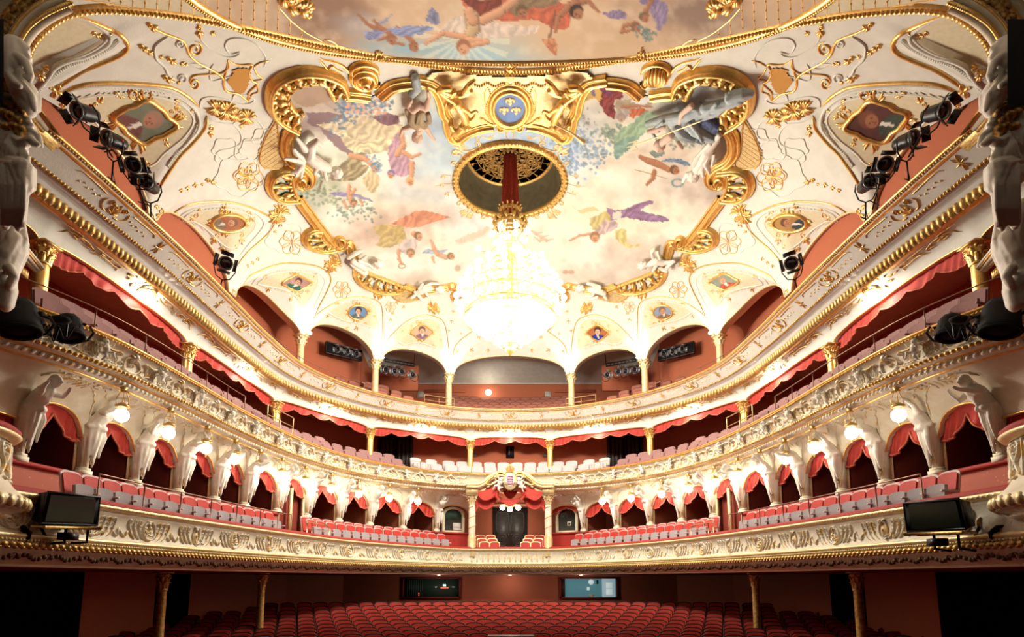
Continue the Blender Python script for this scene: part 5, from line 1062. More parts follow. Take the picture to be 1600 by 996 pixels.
# stalls walls and floor
FLS = lambda y: -2.37 + (y - 16.2) * .077
mb = MB(); ys = np.linspace(4, 30, 14); mb.grid(np.array([[(x, y, FLS(max(y, 14)) - .0) for y in ys] for x in (-12.5, 12.5)])); mb.build('floor', 'red_floor', kind='structure', smooth=False)['label'] = 'raked dark red floor of the stalls'
for sg, nm in ((-1, 'left'), (1, 'right')):
    for (y0, y1) in ((14.7, 17.7), (19.6, 26.5)): wallstrip('wall_stalls_' + nm, [(sg * 10.5, y0), (sg * (10.5 if y1 < 20 else 9.9), y1)], -2.6, .2, 'damask', label='terracotta wall panel of the stalls at ' + nm)
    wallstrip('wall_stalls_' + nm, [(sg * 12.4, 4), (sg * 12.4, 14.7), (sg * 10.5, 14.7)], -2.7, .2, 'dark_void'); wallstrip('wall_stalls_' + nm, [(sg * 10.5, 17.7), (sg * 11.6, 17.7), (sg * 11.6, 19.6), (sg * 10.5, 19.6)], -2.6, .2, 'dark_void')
    wallstrip('wall_stalls_' + nm, [(sg * 9.9, 26.5), (sg * 8, 28.6)], -2.6, .2, 'damask')
wallstrip('wall_stalls_back', [(-8, 28.6), (8, 28.6)], -2.6, .22, 'damask', label='terracotta back wall of the stalls')
# ================================================================= columns
def acanthus_cap(mb, r, z0, h, n=8, mi=0):
    mb.lathe([(r * .95, z0), (r * 1.0, z0 + h * .3), (r * 1.1, z0 + h * .7), (r * 1.45, z0 + h * .92)], 16, mi=mi)
    for row, (zz, L, rr, k) in enumerate(((z0 + h * .05, h * .45, r * 1.02, n), (z0 + h * .35, h * .42, r * 1.12, n))):
        for i in range(k):
            a = (i + .5 * row) * 2 * PI / k; c, s_ = math.cos(a), math.sin(a)
            P = np.array([(rr * c, rr * s_, zz), ((rr + .10 * r) * c, (rr + .10 * r) * s_, zz + L * .6), ((rr + .4 * r) * c, (rr + .4 * r) * s_, zz + L * .95), ((rr + .55 * r) * c, (rr + .55 * r) * s_, zz + L * .8)])
            q = cr(P, 2); N = np.stack([c + 0 * q[:, 0], s_ + 0 * q[:, 0], 0 * q[:, 0]], 1); ribbon(mb, q, N, r * np.array([.26, .32, .34, .33, .3, .2, .08])[:len(q)], r * .16, mi)
    for i in range(4):
        a = PI / 4 + i * PI / 2; mb.blob((1.45 * r * math.cos(a), 1.45 * r * math.sin(a), z0 + h * .84), r * .26, n=7, m=5, mi=mi)
        a -= PI / 4; mb.blob((1.3 * r * math.cos(a), 1.3 * r * math.sin(a), z0 + h * .9), r * .2, n=6, m=4, mi=mi)
def column(name, label, r, h, caph, ms, mc, grp, flute=.0, base=True):
    t = thing(name, label, 'column', group=grp)
    p = [(r * 1.0, .12), (r * 1.02, h * .3), (r * .92, h - caph)]
    MB().lathe(p, 32 if flute else 20, flute=flute).build('shaft', ms, t)
    MB().lathe([(r * 1.35, 0), (r * 1.35, .05), (r * 1.2, .08), (r * 1.25, .11), (r * 1.0, .14)], 20).build('base', mc, t)
    mb = MB(); acanthus_cap(mb, r * .95, h - caph, caph * .92); mb.lathe([(r * 1.0, h - caph - .03), (r * 1.12, h - caph), (r, h - caph + .03)], 16); mb.build('capital', mc, t)
    mb = MB(); mb.box((0, 0, h - caph * .04), (r * 3, r * 3, caph * .1)); mb.build('abacus', mc, t, smooth=False)
    return t
def spread(proto, cv, ss, z, labs, off=0):
    out = []
    for i, s_ in enumerate(ss):
        p = cv.P(s_, off, z); rz = cv.rz(s_)
        if i == 0: o = proto; o.location = p; o.rotation_euler = (0, 0, rz); o['label'] = labs[i]
        else: o = dup(proto, p, rz, labs[i])
        out.append(o)
    return out
def sidelab(fmt, n, tail=('from the middle', )):
    return [fmt % ('%s from the middle on the left side' % ORD[k]) for k in range(n)] + [fmt % ('%s from the middle on the right side' % ORD[k]) for k in range(n)]
c2 = column('gilded_column', '', .15, 1.98, .42, 'gold', 'gold', 'golden columns of the second tier', flute=.07)
spread(c2, AR2, [-p for p in POST2] + POST2, 4.75, sidelab('fluted gold column of the middle balcony, %s', 5))
c3 = column('gallery_column', '', .16, 2.0, .42, 'pale_gold', 'pale_gold', 'cream columns of the top gallery', flute=.04)
spread(c3, A3, [-p for p in POST3[:3]] + POST3[:3], 7.97, sidelab('short cream and gold gallery column under the vault, %s', 3), .18)
c0 = column('stalls_column', '', .11, 2.6, .42, 'old_gold', 'old_gold', 'thin gilded columns in the stalls')
for i, (x, y, lab) in enumerate(((-8.35, 14.35, 'thin gilded column in the stalls, nearer one of two at left'), (-7.45, 17.9, 'thin gilded column in the stalls, farther one of two at left'), (8.35, 14.35, 'thin gilded column in the stalls, nearer one of two at right'), (7.35, 17.9, 'thin gilded column in the stalls, farther one of two at right'))):
    z = FLS(max(y, 14)); o = c0 if i == 0 else dup(c0, (x, y, z), 0); o.location = (x, y, z); o['label'] = lab; o.scale.z = (.17 - z) / 2.6
# ================================================================= box fronts, caryatids, curtains, globes
def pt(px, py, Y):
    r = ray(px, py); return r * (Y / r[..., 1:2])
BAYS = [(1.83, 3.74), (3.74, 5.79), (5.79, 7.79), (7.79, 9.6), (9.6, 11.36), (11.36, 12.97), (12.97, 14.67), (14.67, 16.05), (16.05, 17.53), (17.53, 19.03), (19.03, 20.54), (20.54, 22.07), (22.07, 23.5)]
for sg in (-1, 1):
    sd_ = SIDE[sg]
    for a, b, m in ((1.83, 11.3, 'velvet'), (13.0, LA1, 'pink_damask')):
        s0, s1 = sorted((sg * a, sg * b)); t = thing('box_parapet', 'low %s box wall under the arcade, %s part on the %s side' % (('red velvet', 'middle') if m == 'velvet' else ('pink damask', 'stage-side') + () , sd_) if False else ('low %s wall in front of the boxes, %s on the %s side' % ('red velvet' if m == 'velvet' else 'pink damask', 'near the middle' if m == 'velvet' else 'near the stage', sd_)), 'parapet', group='box fronts')
        sweep(MB(), AR1, [(-.02, 1.0), (-.02, 2.12)], s0, s1).build('panel', m, t); sweep(MB(), AR1, [(-.02, 2.12), (-.09, 2.14), (-.09, 2.22), (.2, 2.23), (.2, 2.1)], s0, s1).build('velvet_top', 'velvet', t)
    for k, (a, b) in enumerate(BAYS[1:]):                       # partitions between the boxes
        s_ = sg * a; P0, P1_ = AR1.P(s_, .3, 0), AR1.P(s_, 1.9, 0); wallstrip('wall_box_partition', [P0[:2], P1_[:2]], 1.2, 4.1, 'damask' if k < 5 else 'dark_damask')  # lit tone near the middle, shaded tone farther out, both put in by colour
# herm pillar and draped woman, one continuous figure, arms raised to the cove
FIGP = [('c', [(0, -.04, .62, .10), (0, -.07, .85, .17), (0, -.10, 1.0, .19)]), ('c', [(0, -.10, 1.0, .18), (0, -.17, 1.12, .155), (0, -.27, 1.24, .165), (0, -.36, 1.32, .13)]),
        ('e', (.07, -.36, 1.20), (.06, .06, .06)), ('e', (-.07, -.36, 1.20), (.06, .06, .06)), ('c', [(0, -.38, 1.36, .055), (0, -.45, 1.42, .052)]), ('e', (0, -.50, 1.49), (.085, .10, .115)), ('e', (0, -.47, 1.55), (.10, .10, .08)), ('e', (0, -.585, 1.47), (.018, .03, .02)), ('e', (0, -.39, 1.50), (.06, .06, .07))]
FIG_A = FIGP + [('c', [(-.16, -.34, 1.31, .07), (-.27, -.48, 1.22, .052), (-.16, -.62, 1.30, .038), (-.12, -.66, 1.33, .035)]), ('c', [(.16, -.34, 1.31, .07), (.26, -.46, 1.42, .052), (.20, -.56, 1.54, .038), (.18, -.60, 1.57, .035)])]
FIG_B = FIGP + [('c', [(-.16, -.34, 1.31, .07), (-.30, -.42, 1.20, .052), (-.38, -.52, 1.34, .038), (-.36, -.56, 1.40, .034)]), ('c', [(.16, -.34, 1.31, .07), (.24, -.50, 1.26, .052), (.10, -.66, 1.32, .038), (.06, -.70, 1.36, .034)])]
DRAPE = []
for k in range(9):
    a = -2.6 + k * .65; r = .135
    DRAPE.append(('c', [(r * math.sin(a) * 1.05, -.10 - .17 * math.cos(a), 1.0, .035), (r * math.sin(a) * .95, -.08 - .15 * math.cos(a), .75, .04), (r * .55 * math.sin(a), -.06 - .08 * math.cos(a), .42 - .12 * (k % 3), .025)]))
DRAPE += [('c', [(-.19, -.12, 1.02, .05), (0, -.30, .97, .06), (.19, -.12, 1.04, .05)]), ('c', [(.16, -.2, 1.0, .05), (.2, -.22, .8, .06), (.17, -.18, .55, .04), (.19, -.16, .38, .02)]), ('e', (.1, -.26, .98), (.08, .07, .07))]
FIG_M = [fused(folds(FIG_A + DRAPE, 2, .15, 4), .019, 2, 'caryatid_a'), fused(folds(FIG_B + DRAPE, 5, .15, 4), .019, 2, 'caryatid_b')]
def caryatid(var, lab):
    t = thing('caryatid', lab, 'statue', group='caryatids carrying the second tier')
    m = MB(); m.box((0, .02, .05), (.26, .24, .10)); m.box((0, .02, .13), (.21, .20, .06)); m.box((0, .03, .62), (.22, .22, .92), taper=.66); m.box((0, .06, 1.2), (.26, .16, .36)); m.build('herm_pillar', 'cream', t, smooth=False)
    link('draped_woman', FIG_M[var], 'statue', t).scale = (.74, 1.22, 1.04)
    m = MB()
    for x in (-.1, .1): m.tube([(x * .72, -.075, .25), (x, -.085, 1.0)], .012, 4)
    for z in (.34, .44, .54): m.blob((0, -.085, z), (.022, .02, .03), n=6, m=4)
    m.build('gilt_trim', 'gold', t); m = MB(); m.box((0, .15, .85), (.27, .02, 1.7)); m.build('back_strip', 'pale_gold', t, smooth=False)
    return t
cA_, cB_ = caryatid(0, ''), caryatid(1, ''); first = {0: cA_, 1: cB_}
for sg in (-1, 1):
    for k, s_ in enumerate(POST1[1:]):
        v = k % 2; lab = 'cream caryatid with %s, %s from the middle, %s side' % ('a raised arm' if v == 0 else 'both arms bent', ORD[k], SIDE[sg]); p = AR1.P(sg * s_, .0, 2.2); rz = AR1.rz(sg * s_)
        if first.get(v): o = first.pop(v); o.location = p; o.rotation_euler = (0, 0, rz); o['label'] = lab
        else: o = dup(cA_ if v == 0 else cB_, p, rz, lab)
# curtains: two swags parted at the crown of each arch
def swag(cv, off, s0, s1, zf, drop, nf=60, mv=9, amp=.035, fn=14, ph=0, absb=False):
    uu = np.linspace(s0, s1, nf); t = np.linspace(0, 1, mv); zt = zf(uu); dr = drop((uu - s0) / (s1 - s0))
    if absb: dr = np.maximum(dr - (zt.max() - zt), .12)
    U, Tt = np.meshgrid(uu, t, indexing='ij'); x = (U - s0) / (s1 - s0); Z = zt[:, None] - dr[:, None] * Tt
    O = off - amp * (1 + np.sin(fn * 2 * PI * (x + .12 * np.sin(2 * PI * x)) + 2.5 * Tt + ph)) * (.35 + .65 * Tt); return cv.P(U, O, Z)
def lobe(x, side, mid, end):                                   # two drooping lobes that meet in a peak
    a = np.abs(2 * x - 1); return mid + (end - mid) * np.sin(np.clip(a / .78, 0, 1) * PI / 2) ** .75 - .10 * np.clip((a - .78) / .22, 0, 1) ** 2
for sg in (-1, 1):
    for k, (a, b) in enumerate(BAYS):
        if k == 0 and sg < 0: continue
        s0, s1 = sg * (a + .12) if sg > 0 else sg * (b - .12), sg * (b - .12) if sg > 0 else sg * (a + .12)
        drop = (lambda x: .10 + .14 * np.abs(np.sin(x * PI * 2))) if k == 0 else (lambda x: lobe(x, 0, .18, .66))
        if k == 5: drop = lambda x: lobe(x, 0, .18, .64)
        t = thing('box_curtain', 'red swag curtain, %s box from the middle on the %s side' % (ORD[k], SIDE[sg]), 'curtain', group='curtains of the boxes'); G = swag(AR1, .12, s0, s1, lambda u_: za1(u_) + .02, drop, fn=7, absb=k > 0)
        MB().grid(G).build('swag', 'curtain', t); e = G[:, -1]; MB().tube(e, .026, 5).build('fringe', 'fringe', t)
for k, (a, b) in enumerate(zip(PB2, PB2[1:])):
    m_ = (a + b) / 2; i = abs(k - 4); lab = 'scalloped red pelmet in the middle opening of the second tier' if i == 0 else 'scalloped red pelmet, %s opening %s of the middle on the second tier' % (ORD[i - 1], SIDE[1 if m_ > 0 else -1])
    t = thing('arch_pelmet', lab, 'curtain', group='pelmets of the second tier'); n = 4 if b - a > 4.5 else 3.5; n = 5 if b - a > 4.9 else n
    G = swag(AR2, .12, a + .16, b - .16, lambda u_: za2(u_) + .03, lambda x, n=n: .17 + .15 * np.abs(np.sin(x * PI * n)) + .16 * np.abs(2 * x - 1) ** 3, nf=110, mv=7, fn=16, amp=.025)
    MB().grid(G).build('pelmet', 'curtain', t); MB().tube(G[:, -1], .022, 5).build('fringe', 'fringe', t)
# globe lamps along the foot of the second parapet
def globe_lamp():
    t = thing('globe_lamp', '', 'lamp', group='globe lamps along the boxes')
    m = MB(); m.blob((0, 0, 0), .145, n=16, m=10); m.build('glass_globe', 'globe_box', t)
    m = MB(); m.lathe([(.07, .15), (.13, .17), (.14, .21), (.10, .23), (.05, .27)], 14); m.lathe([(.10, .52), (.05, .56), (.08, .60), (.02, .63)], 12); m.build('collar', 'old_gold', t)
    m = MB()
    for a in range(3): c, s_ = math.cos(a * 2.1), math.sin(a * 2.1); m.tube([(.13 * c, .13 * s_, .2), (.12 * c, .12 * s_, .36), (.03 * c, .03 * s_, .56)], .009, 4)
    m.build('chain', 'old_gold', t); m = MB(); m.lathe([(.02, -.16), (.03, -.18), (.012, -.21), (.001, -.24)], 8); m.build('finial', 'old_gold', t); return t
gl = globe_lamp()
for i, s_ in enumerate([-s for s in GL2] + GL2):
    n = 11 - (i % 11); lab = 'glowing globe lamp over the boxes, %s from the middle, %s side' % (ORD[n - 1], 'left' if i < 11 else 'right')
    p = T2.P(s_, .28, 3.42)
    if i == 0: gl.location = p; gl['label'] = lab
    else: dup(gl, p, 0, lab)
    lamp('globe_light', p - np.array([0, 0, .32]) + np.array(list(-np.array(T2.n(s_)) * .12) + [0]), GLOBE_W, .10, (1, .90, .74))
# bowl lamps on the soffit of the third tier
def bowl_lamp():
    t = thing('ceiling_bowl_lamp', '', 'lamp', group='bowl lamps under the top balcony')
    MB().lathe([(.001, -.12), (.09, -.11), (.15, -.06), (.17, 0)], 16).build('glass_bowl', 'globe_box', t); MB().lathe([(.17, -.01), (.22, -.01), (.24, .02), (.16, .04)], 16).build('gilt_rim', 'gold', t); return t
bl = bowl_lamp(); BL = [0, 4.3, 9.1, 14.1, 19.9]
for i, s_ in enumerate([0] + [-s for s in BL[1:]] + BL[1:]):
    P = so2(np.array([s_ * 1.0]), np.array([.62]))[0][0]; lab = 'glowing bowl lamp under the top balcony in the middle' if i == 0 else 'glowing bowl lamp under the top balcony, %s %s of the middle' % (ORD[(i - 1) % 4], 'left' if i < 5 else 'right')
    p = P + [0, 0, -.02]
    if i == 0: bl.location = p; bl['label'] = lab
    else: dup(bl, p, 0, lab)
    nx, ny = AR2.n(s_); lamp('bowl_light', p + np.array([-nx * .1, -ny * .1, -.22]), BOWL_W, .09, (1, .90, .74))
# small lamps on the gallery capitals
for i, s_ in enumerate([-10.37, -6.66, -3.01, 3.01, 6.66, 10.37]):
    k = abs(i - 2.5) - .5; p = A3.P(s_, -.22, 10.02)
    t = thing('capital_lamp', 'bright bulbs on the %s gallery capital %s of the middle' % (ORD[int(k)], 'left' if s_ < 0 else 'right'), 'lamp', p, A3.rz(s_), 'lamps on the gallery capitals')
    m = MB()
    for x in (-.13, 0, .13): m.blob((x, -.03, .02 + .05 * (x == 0)), .06, n=10, m=6)
    m.build('bulb', 'globe_box', t); m = MB(); m.tube([(-.13, .05, -.04), (0, .0, -.03), (.13, .05, -.04)], .02, 5); m.tube([(0, .25, -.1), (0, 0, -.04)], .02, 5); m.build('bracket', 'gold', t); lamp('capital_light', A3.P(s_, -.42, 10.1), CAP_W, .06, (1, .90, .74))
t = thing('wall_globe', 'single glowing globe on the back wall of the top gallery', 'lamp', (-1.25, 33.0, 10.65)); MB().blob((0, -.14, 0), .18, n=12, m=8).build('glass_globe', 'globe_box', t); m = MB(); m.tube([(0, .1, 0), (0, -.02, 0)], .05, 8); m.build('bracket', 'gold', t); lamp('wall_light', (-1.25, 32.2, 10.6), 22, .1)
# ================================================================= middle box
rb = thing('middle_box_canopy', 'gilded canopy with crest and swags over the double door of the middle box', 'canopy')
def cpt(x, y, Y=27.15): p = pt(x, y, Y); return p
mb = MB()
def mould(mb, pts, w, h, Y=27.1, mir=True, mi=0):
    for s_ in ((1, -1) if mir else (1,)):
        q = cr(pts, 6); P = pt(q[:, 0], q[:, 1], Y); P[:, 0] *= s_; mb.tube(P, w, 7, mi=mi); 
CAN = [(728, 757), (746, 757), (756, 753), (768, 744), (780, 739), (790, 741)]
mould(mb, CAN, .10, 0, 26.85); mould(mb, [(729, 761), (747, 761), (757, 757), (769, 748), (781, 743), (789, 745)], .06, 0, 26.75)
mb.build('curved_pediment', 'pale_gold', rb)
mb = MB(); q = cr(CAN, 6); P = pt(q[:, 0], q[:, 1], 26.95); Q = P.copy(); Q[:, 2] -= .42; Q[:, 2] = np.maximum(Q[:, 2], 3.78)
for s_ in (1, -1): mb.grid(np.stack([P * [s_, 1, 1], Q * [s_, 1, 1]], 1)); mb.box((s_ * 1.76, 27.2, 4.03), (.55, .7, .30)); 
mb.build('entablature', 'pale_gold', rb)
mb = MB(); c0 = cpt(797, 752, 26.7)
mb.blob(c0, (.34, .10, .44), n=16, m=10); mb.build('crest_cartouche', 'pale_gold', rb)
mb = MB(); mb.blob(c0 + [0, -.09, 0], (.21, .05, .29), n=16, m=8); mb.build('crest_shield', 'white_metal', rb)
mb = MB()
for k in range(4): mb.box(c0 + [0, -.135, -.17 + k * .115], (.30 - .04 * abs(k - 1.5), .012, .042))
mb.build('crest_stripes', 'curtain', rb, kind='stuff'); mb = MB()
for k in range(3): mb.box(c0 + [0, -.138, -.11 + k * .115], (.30 - .04 * abs(k - 1), .012, .03))
mb.build('crest_stripes', 'blue_enamel', rb, kind='stuff')
mb = MB(); c1 = cpt(797, 736, 26.7); mb.lathe([(.16, -.06), (.18, 0), (.2, .1)], 12, c1)
for k in range(5): a = PI + k * PI / 4; mb.tube([c1 + [.18 * math.cos(a), .1 * math.sin(a), .08], c1 + [.14 * math.cos(a), .08 * math.sin(a), .2], c1 + [0, 0, .26]], .022, 5)
mb.blob(c1 + [0, 0, .28], .04); mb.build('crest_crown', 'gold', rb)
mb = MB()
for s_ in (-1, 1):
    for pts in ([(790, 742), (781, 738), (776, 744), (782, 750), (788, 746)], [(772, 744), (764, 750), (760, 757), (768, 758)]):
        q = cr(pts, 5); P = pt(q[:, 0], q[:, 1], 26.7) * [1, 1, 1]; P[:, 0] *= s_; mb.tube(P, .05, 6)
mb.build('crest_scroll', 'gold', rb)
PUT = fused([('c', [(0, 0, 0, .11), (0, -.02, .16, .12), (0, -.01, .27, .09)]), ('e', (0, -.03, .41), (.10, .10, .11)), ('c', [(-.1, 0, .27, .05), (-.22, -.06, .2, .04), (-.28, -.12, .32, .03)]), ('c', [(.1, 0, .27, .05), (.2, -.1, .22, .04), (.16, -.2, .34, .03)]), ('c', [(-.05, 0, -.02, .08), (-.12, -.2, -.02, .06), (-.14, -.2, -.26, .035), (-.14, -.27, -.28, .03)]), ('c', [(.05, 0, -.02, .08), (.14, -.12, -.16, .06), (.22, .02, -.3, .035)]),
             ('e', (0, .03, .45), (.11, .1, .09)), ('e', (0, -.13, .39), (.02, .03, .02)), ('c', [(-.15, .05, .0, .05), (.05, .1, -.1, .07), (.25, .05, .02, .04)]), ('c', [(.1, .08, .28, .03), (.3, .12, .4, .05), (.36, .14, .3, .02)]), ('c', [(-.1, .08, .28, .03), (-.28, .12, .42, .05), (-.36, .14, .32, .02)])], .022, 2, 'putto')
for s_ in (-1, 1):
    o = link('crest_putto', PUT, 'statue', rb); o.location = (s_ * .52, 26.6, 4.2); o.rotation_euler = (.2, s_ * -.5, s_ * .5); o.scale = (.8,) * 3
def drape(name, pts_top, sag, Y, parent, mt='curtain', folds=5, thick=.05):
    A, B = np.array(pt(*pts_top[0], Y)), np.array(pt(*pts_top[1], Y)); mb = MB(); t = np.linspace(0, 1, 22)[:, None]; G = []
    for k in range(folds + 1):
        f = k / folds; P = A + (B - A) * t; P = P.copy(); P[:, 2] -= (sag[0] + (sag[1] - sag[0]) * f) * (4 * t[:, 0] * (1 - t[:, 0])) ** .8 + .04 * f; P[:, 1] -= thick * 2 * f * np.sin(PI * t[:, 0]) + (.06 if k % 2 else 0); G.append(P)
    mb.grid(np.array(G)); return mb.build(name, mt, parent)
for s_ in (1, -1):
    def mp(L): return [(797 + s_ * (x - 797), y) for x, y in L]
    drape('canopy_swag', mp([(745, 768), (783, 752)]), (.12, .62), 26.9, rb); drape('canopy_swag', mp([(744, 782), (778, 776)]), (.05, .5), 27.2, rb)
    m = MB(); x0 = -s_ * -1.0
    P = np.array([pt(797 + s_ * (x - 797), y, 26.85) for x, y in ((782, 756), (779, 766), (775, 776), (779, 781))]); m.tube(P, [.08, .15, .2, .12], 8, flat=.5); m.build('canopy_tail', 'curtain', rb)
    m = MB(); P = np.array([pt(797 + s_ * (x - 797), y, 27.2) for x, y in ((744, 780), (746, 790), (743, 800))]); m.tube(P, [.12, .16, .03], 8, flat=.5); m.build('canopy_tail', 'curtain', rb)
drape('canopy_swag', [(780, 776), (814, 776)], (.15, .42), 27.3, rb); drape('canopy_swag', [(783, 757), (811, 757)], (.2, .7), 27.4, rb)
m = MB(); xs = np.linspace(-1.62, 1.62, 41); arch = 3.18 + .42 * np.sqrt(1 - (xs / 1.63) ** 2) ; m.grid(np.stack([np.c_[xs, 0 * xs + 28.9, arch], np.c_[xs, 0 * xs + 28.9, 0 * xs + 4.3]], 1)); m.build('arch_panel', 'damask', rb); 
m = MB(); m.box((0, 28.85, 3.62), (2.3, .08, .09)); m.build('door_cornice', 'pale_gold', rb, smooth=False)
rc = thing('canopy_column', 'white marbled column with gilded foot %s of the middle box', 'column', group='columns of the middle box')
MB().lathe([(.20, 1.0), (.2, 1.36), (.22, 1.4), (.19, 1.46), (.2, 1.8), (.175, 1.98)], 20).build('gilt_foot', 'pale_gold', rc)
MB().lathe([(.155, 1.96), (.165, 2.5), (.15, 3.4)], 20).build('shaft', 'cream', rc)
m = MB(); m.tube([(.165 * math.cos(a), .165 * math.sin(a), 2.0 + a * .075) for a in np.arange(0, 18, .4)], .018, 5); m.build('spiral_garland', 'gold', rc)
m = MB(); acanthus_cap(m, .15, 3.4, .42); m.build('capital', 'pale_gold', rc); m = MB(); m.box((0, 0, 3.86), (.5, .5, .1)); m.build('abacus', 'pale_gold', rc, smooth=False)
rc['label'] = 'white marbled column with gilded foot on the left of the middle box'; rc.location = (-1.76, 27.15, 0); dup(rc, (1.76, 27.15, 0), 0, 'white marbled column with gilded foot on the right of the middle box')
# double door
dd = thing('double_door', 'dark carved double door at the back of the middle box', 'door', (0, 29.82, 1.05)); m = MB(); m.box((0, .05, 1.25), (1.75, .06, 2.6)); m.build('door_frame', 'door_wood', dd, smooth=False)
for s_ in (-1, 1):
    m = MB(); m.box((s_ * .39, 0, 1.2), (.75, .07, 2.4)); lf = m.build('door_leaf', 'door_wood', dd, smooth=False)
    m = MB(); 
    def fl(U, V): P = np.stack([U, 0 * U - .036, V], -1); return P, np.broadcast_to([0, -1., 0], P.shape).copy()
    for q in ([(.1, 1.35), (.1, 2.2), (.39, 2.28), (.68, 2.2), (.68, 1.35), (.39, 1.25), (.1, 1.35)], [(.39 + .24 * math.cos(a), .88 + .28 * math.sin(a)) for a in np.linspace(0, 2 * PI, 20)], [(.39 + .13 * math.cos(a), .88 + .17 * math.sin(a)) for a in np.linspace(0, 2 * PI, 16)], [(.1, .5), (.1, .1), (.68, .1), (.68, .5), (.39, .6), (.1, .5)]): stroke(m, fl, [(s_ * x, z) for x, z in q], .025, .03, 'full', n=3)
    for a in range(6): stroke(m, fl, leaf(s_ * .39, .88, .11, a * PI / 3), .02, .03, 'leaf', n=2)
    m.build('carved_moulding', 'door_wood', lf); m = MB(); m.blob((s_ * .06, -.07, 1.15), .03); m.tube([(s_ * .06, -.05, 1.1), (s_ * .06, -.05, 1.22)], .015, 5); m.build('door_handle', 'brass', lf)
tr = thing('triple_lamp', 'three glowing globes over the double door of the middle box', 'lamp', (0, 28.6, 3.42)); m = MB()
for x, z in ((-.37, .02), (0, -.06), (.40, .02)):
    m = MB(); m.blob((x, 0, z), .13, n=12, m=8); m.build('glass_globe', 'globe_box', tr); lamp('middle_box_light', (x, 28.35, 3.3 + z), 18, .08)
m = MB(); m.tube([(-.4, 0, .15), (0, .05, .05), (.4, 0, .15)], .02, 5); m.tube([(0, .3, .2), (0, .02, .06)], .02, 5); m.build('lamp_arm', 'gold', tr)
# glazed control windows beside the canopy
for s_, lab in ((-1, 'arched cream-framed window of a dark control room, left of the middle box'), (1, 'arched cream-framed window with camera behind it, right of the middle box')):
    w = thing('control_window', lab, 'window', (s_ * 2.78, 28.74, 2.28), AR1.rz(s_ * 2.78)); xs = np.linspace(-.5, .5, 15); top = .82 + .32 * np.sqrt(1 - (xs / .505) ** 2)
    m = MB(); o_ = np.c_[np.r_[-.58, -.58, xs * 1.16, .58, .58], 0 * np.r_[-.58, -.58, xs, .58, .58], np.r_[-.08, .82, top + .07, .82, -.08]]; i_ = np.c_[np.r_[-.46, -.46, xs * .92, .46, .46], 0 * np.r_[-.58, -.58, xs, .58, .58], np.r_[.04, .8, top - .04, .8, .04]]
    m.grid(np.stack([o_ + [0, .02, 0], o_ + [0, -.06, 0], i_ + [0, -.06, 0], i_ + [0, .06, 0]], 1)); m.box((0, -.0, -.02), (1.16, .12, .12)); m.build('window_frame', 'yellow_panel', w)
    m = MB(); m.grid(np.stack([np.c_[xs * .92, 0 * xs + .05, 0 * xs + .03], np.c_[xs * .92, 0 * xs + .05, top]], 1)); m.build('pane', 'screen_black', w)
    m = MB()
    if s_ < 0: m.box((0, .03, .82), (.86, .02, .42)); m.build('green_blind', 'green_screen', w, smooth=False); m = MB(); m.box((.2, .02, .28), (.42, .02, .3)); m.box((.25, .02, .12), (.46, .03, .08)); m.build('mixing_desk', 'white_metal', w, smooth=False)
    else: m.box((.12, .01, .38), (.2, .03, .2)); m.build('camera_body', 'white_metal', w, smooth=False); m = MB(); m.lathe([(.07, 0), (.05, .04), (.001, .04)], 10, (0, 0, 0)); o = m.build('camera_lens', 'lens', w); o.rotation_euler = (PI / 2, 0, 0); o.location = (.12, 0, .38); m = MB(); m.box((-.18, .02, .75), (.12, .02, .16)); m.build('green_lamp', 'green_screen', w)
# door frames in the sixth bay
for sg in (-1, 1):
    t = thing('box_doorway', 'cream and gold framed passage from the circle to the boxes on the %s side' % SIDE[sg], 'doorway', group='passages to the boxes'); m = MB()
    for s_ in (11.45, 12.15, 12.85): p = AR1.P(sg * s_, .1, 2.1); m.box(p, (.11, .11, 2.2), Matrix.Rotation(AR1.rz(sg * s_), 3, 'Z'))
    m.build('door_post', 'pale_gold', t, smooth=False); m = MB(); sweep(m, AR1, [(.3, 1), (.3, 3.3)], *sorted((sg * 11.5, sg * 12.8))); m.build('dark_opening', 'dark_damask', t)

for i, s_ in enumerate(sorted([q for a, b in zip(mid2, mid2[1:]) if abs((a + b) / 2) > 2.2 for q in [(a + b) / 2]])):   # cherubs seated between the cartouches
    o = link('parapet_cherub', PUT, 'statue', b2); o.location = T2.P(s_, .03, 4.5); o.rotation_euler = (.15, .35 * (-1) ** i, T2.rz(s_)); o.scale = (.52 * (-1) ** i, .5, .5)
# ================================================================= sculpted figures on the ceiling frame, limbs as (picture x, picture y, height off the vault, radius)
def cfig(L, name, k=1., vox=.02):
    parts = []
    for l in L:
        l = np.array(l, float); P = ceil_hit(l[:, 0], l[:, 1]); N = cnormal(P); P = P + N * l[:, 2:3]; parts.append(('c', [tuple(p) + (r * k,) for p, r in zip(P, l[:, 3])]))
    if name in ('robe', 'drapery', 'wing'): parts = folds(parts, 3, .06, 5)
    return fused(parts, vox, 1, name)
def figthing(name, lab, mats_parts, group='sculptures on the ceiling frame'):
    t = thing(name, lab, 'statue', group=group)
    for nm, L, m in mats_parts: link(nm, cfig(L, nm), m, t)
    return t
def face(x, y, h, r, dx, dy):                                  # head with brow, nose and curls; (dx, dy) points to the chin
    n = math.hypot(dx, dy) / r / 22; dx, dy = dx / n / 22 / r * r * 1, dy / n / 22 / r * r * 1
    L = [[(x, y, h, r)], [(x + dx * .5, y + dy * .5, h, r * .72)], [(x + dx * .15, y + dy * .15, h + r * .95, r * .2), (x + dx * .45, y + dy * .45, h + r * .95, r * .22)]]
    for a in range(7): L.append([(x - dx * .4 + 55 * r * .8 * math.cos(a * .9) * .8, y - dy * .4 + 45 * r * .8 * math.sin(a * .9) * .8, h + .2 * r, r * .38)])
    return L
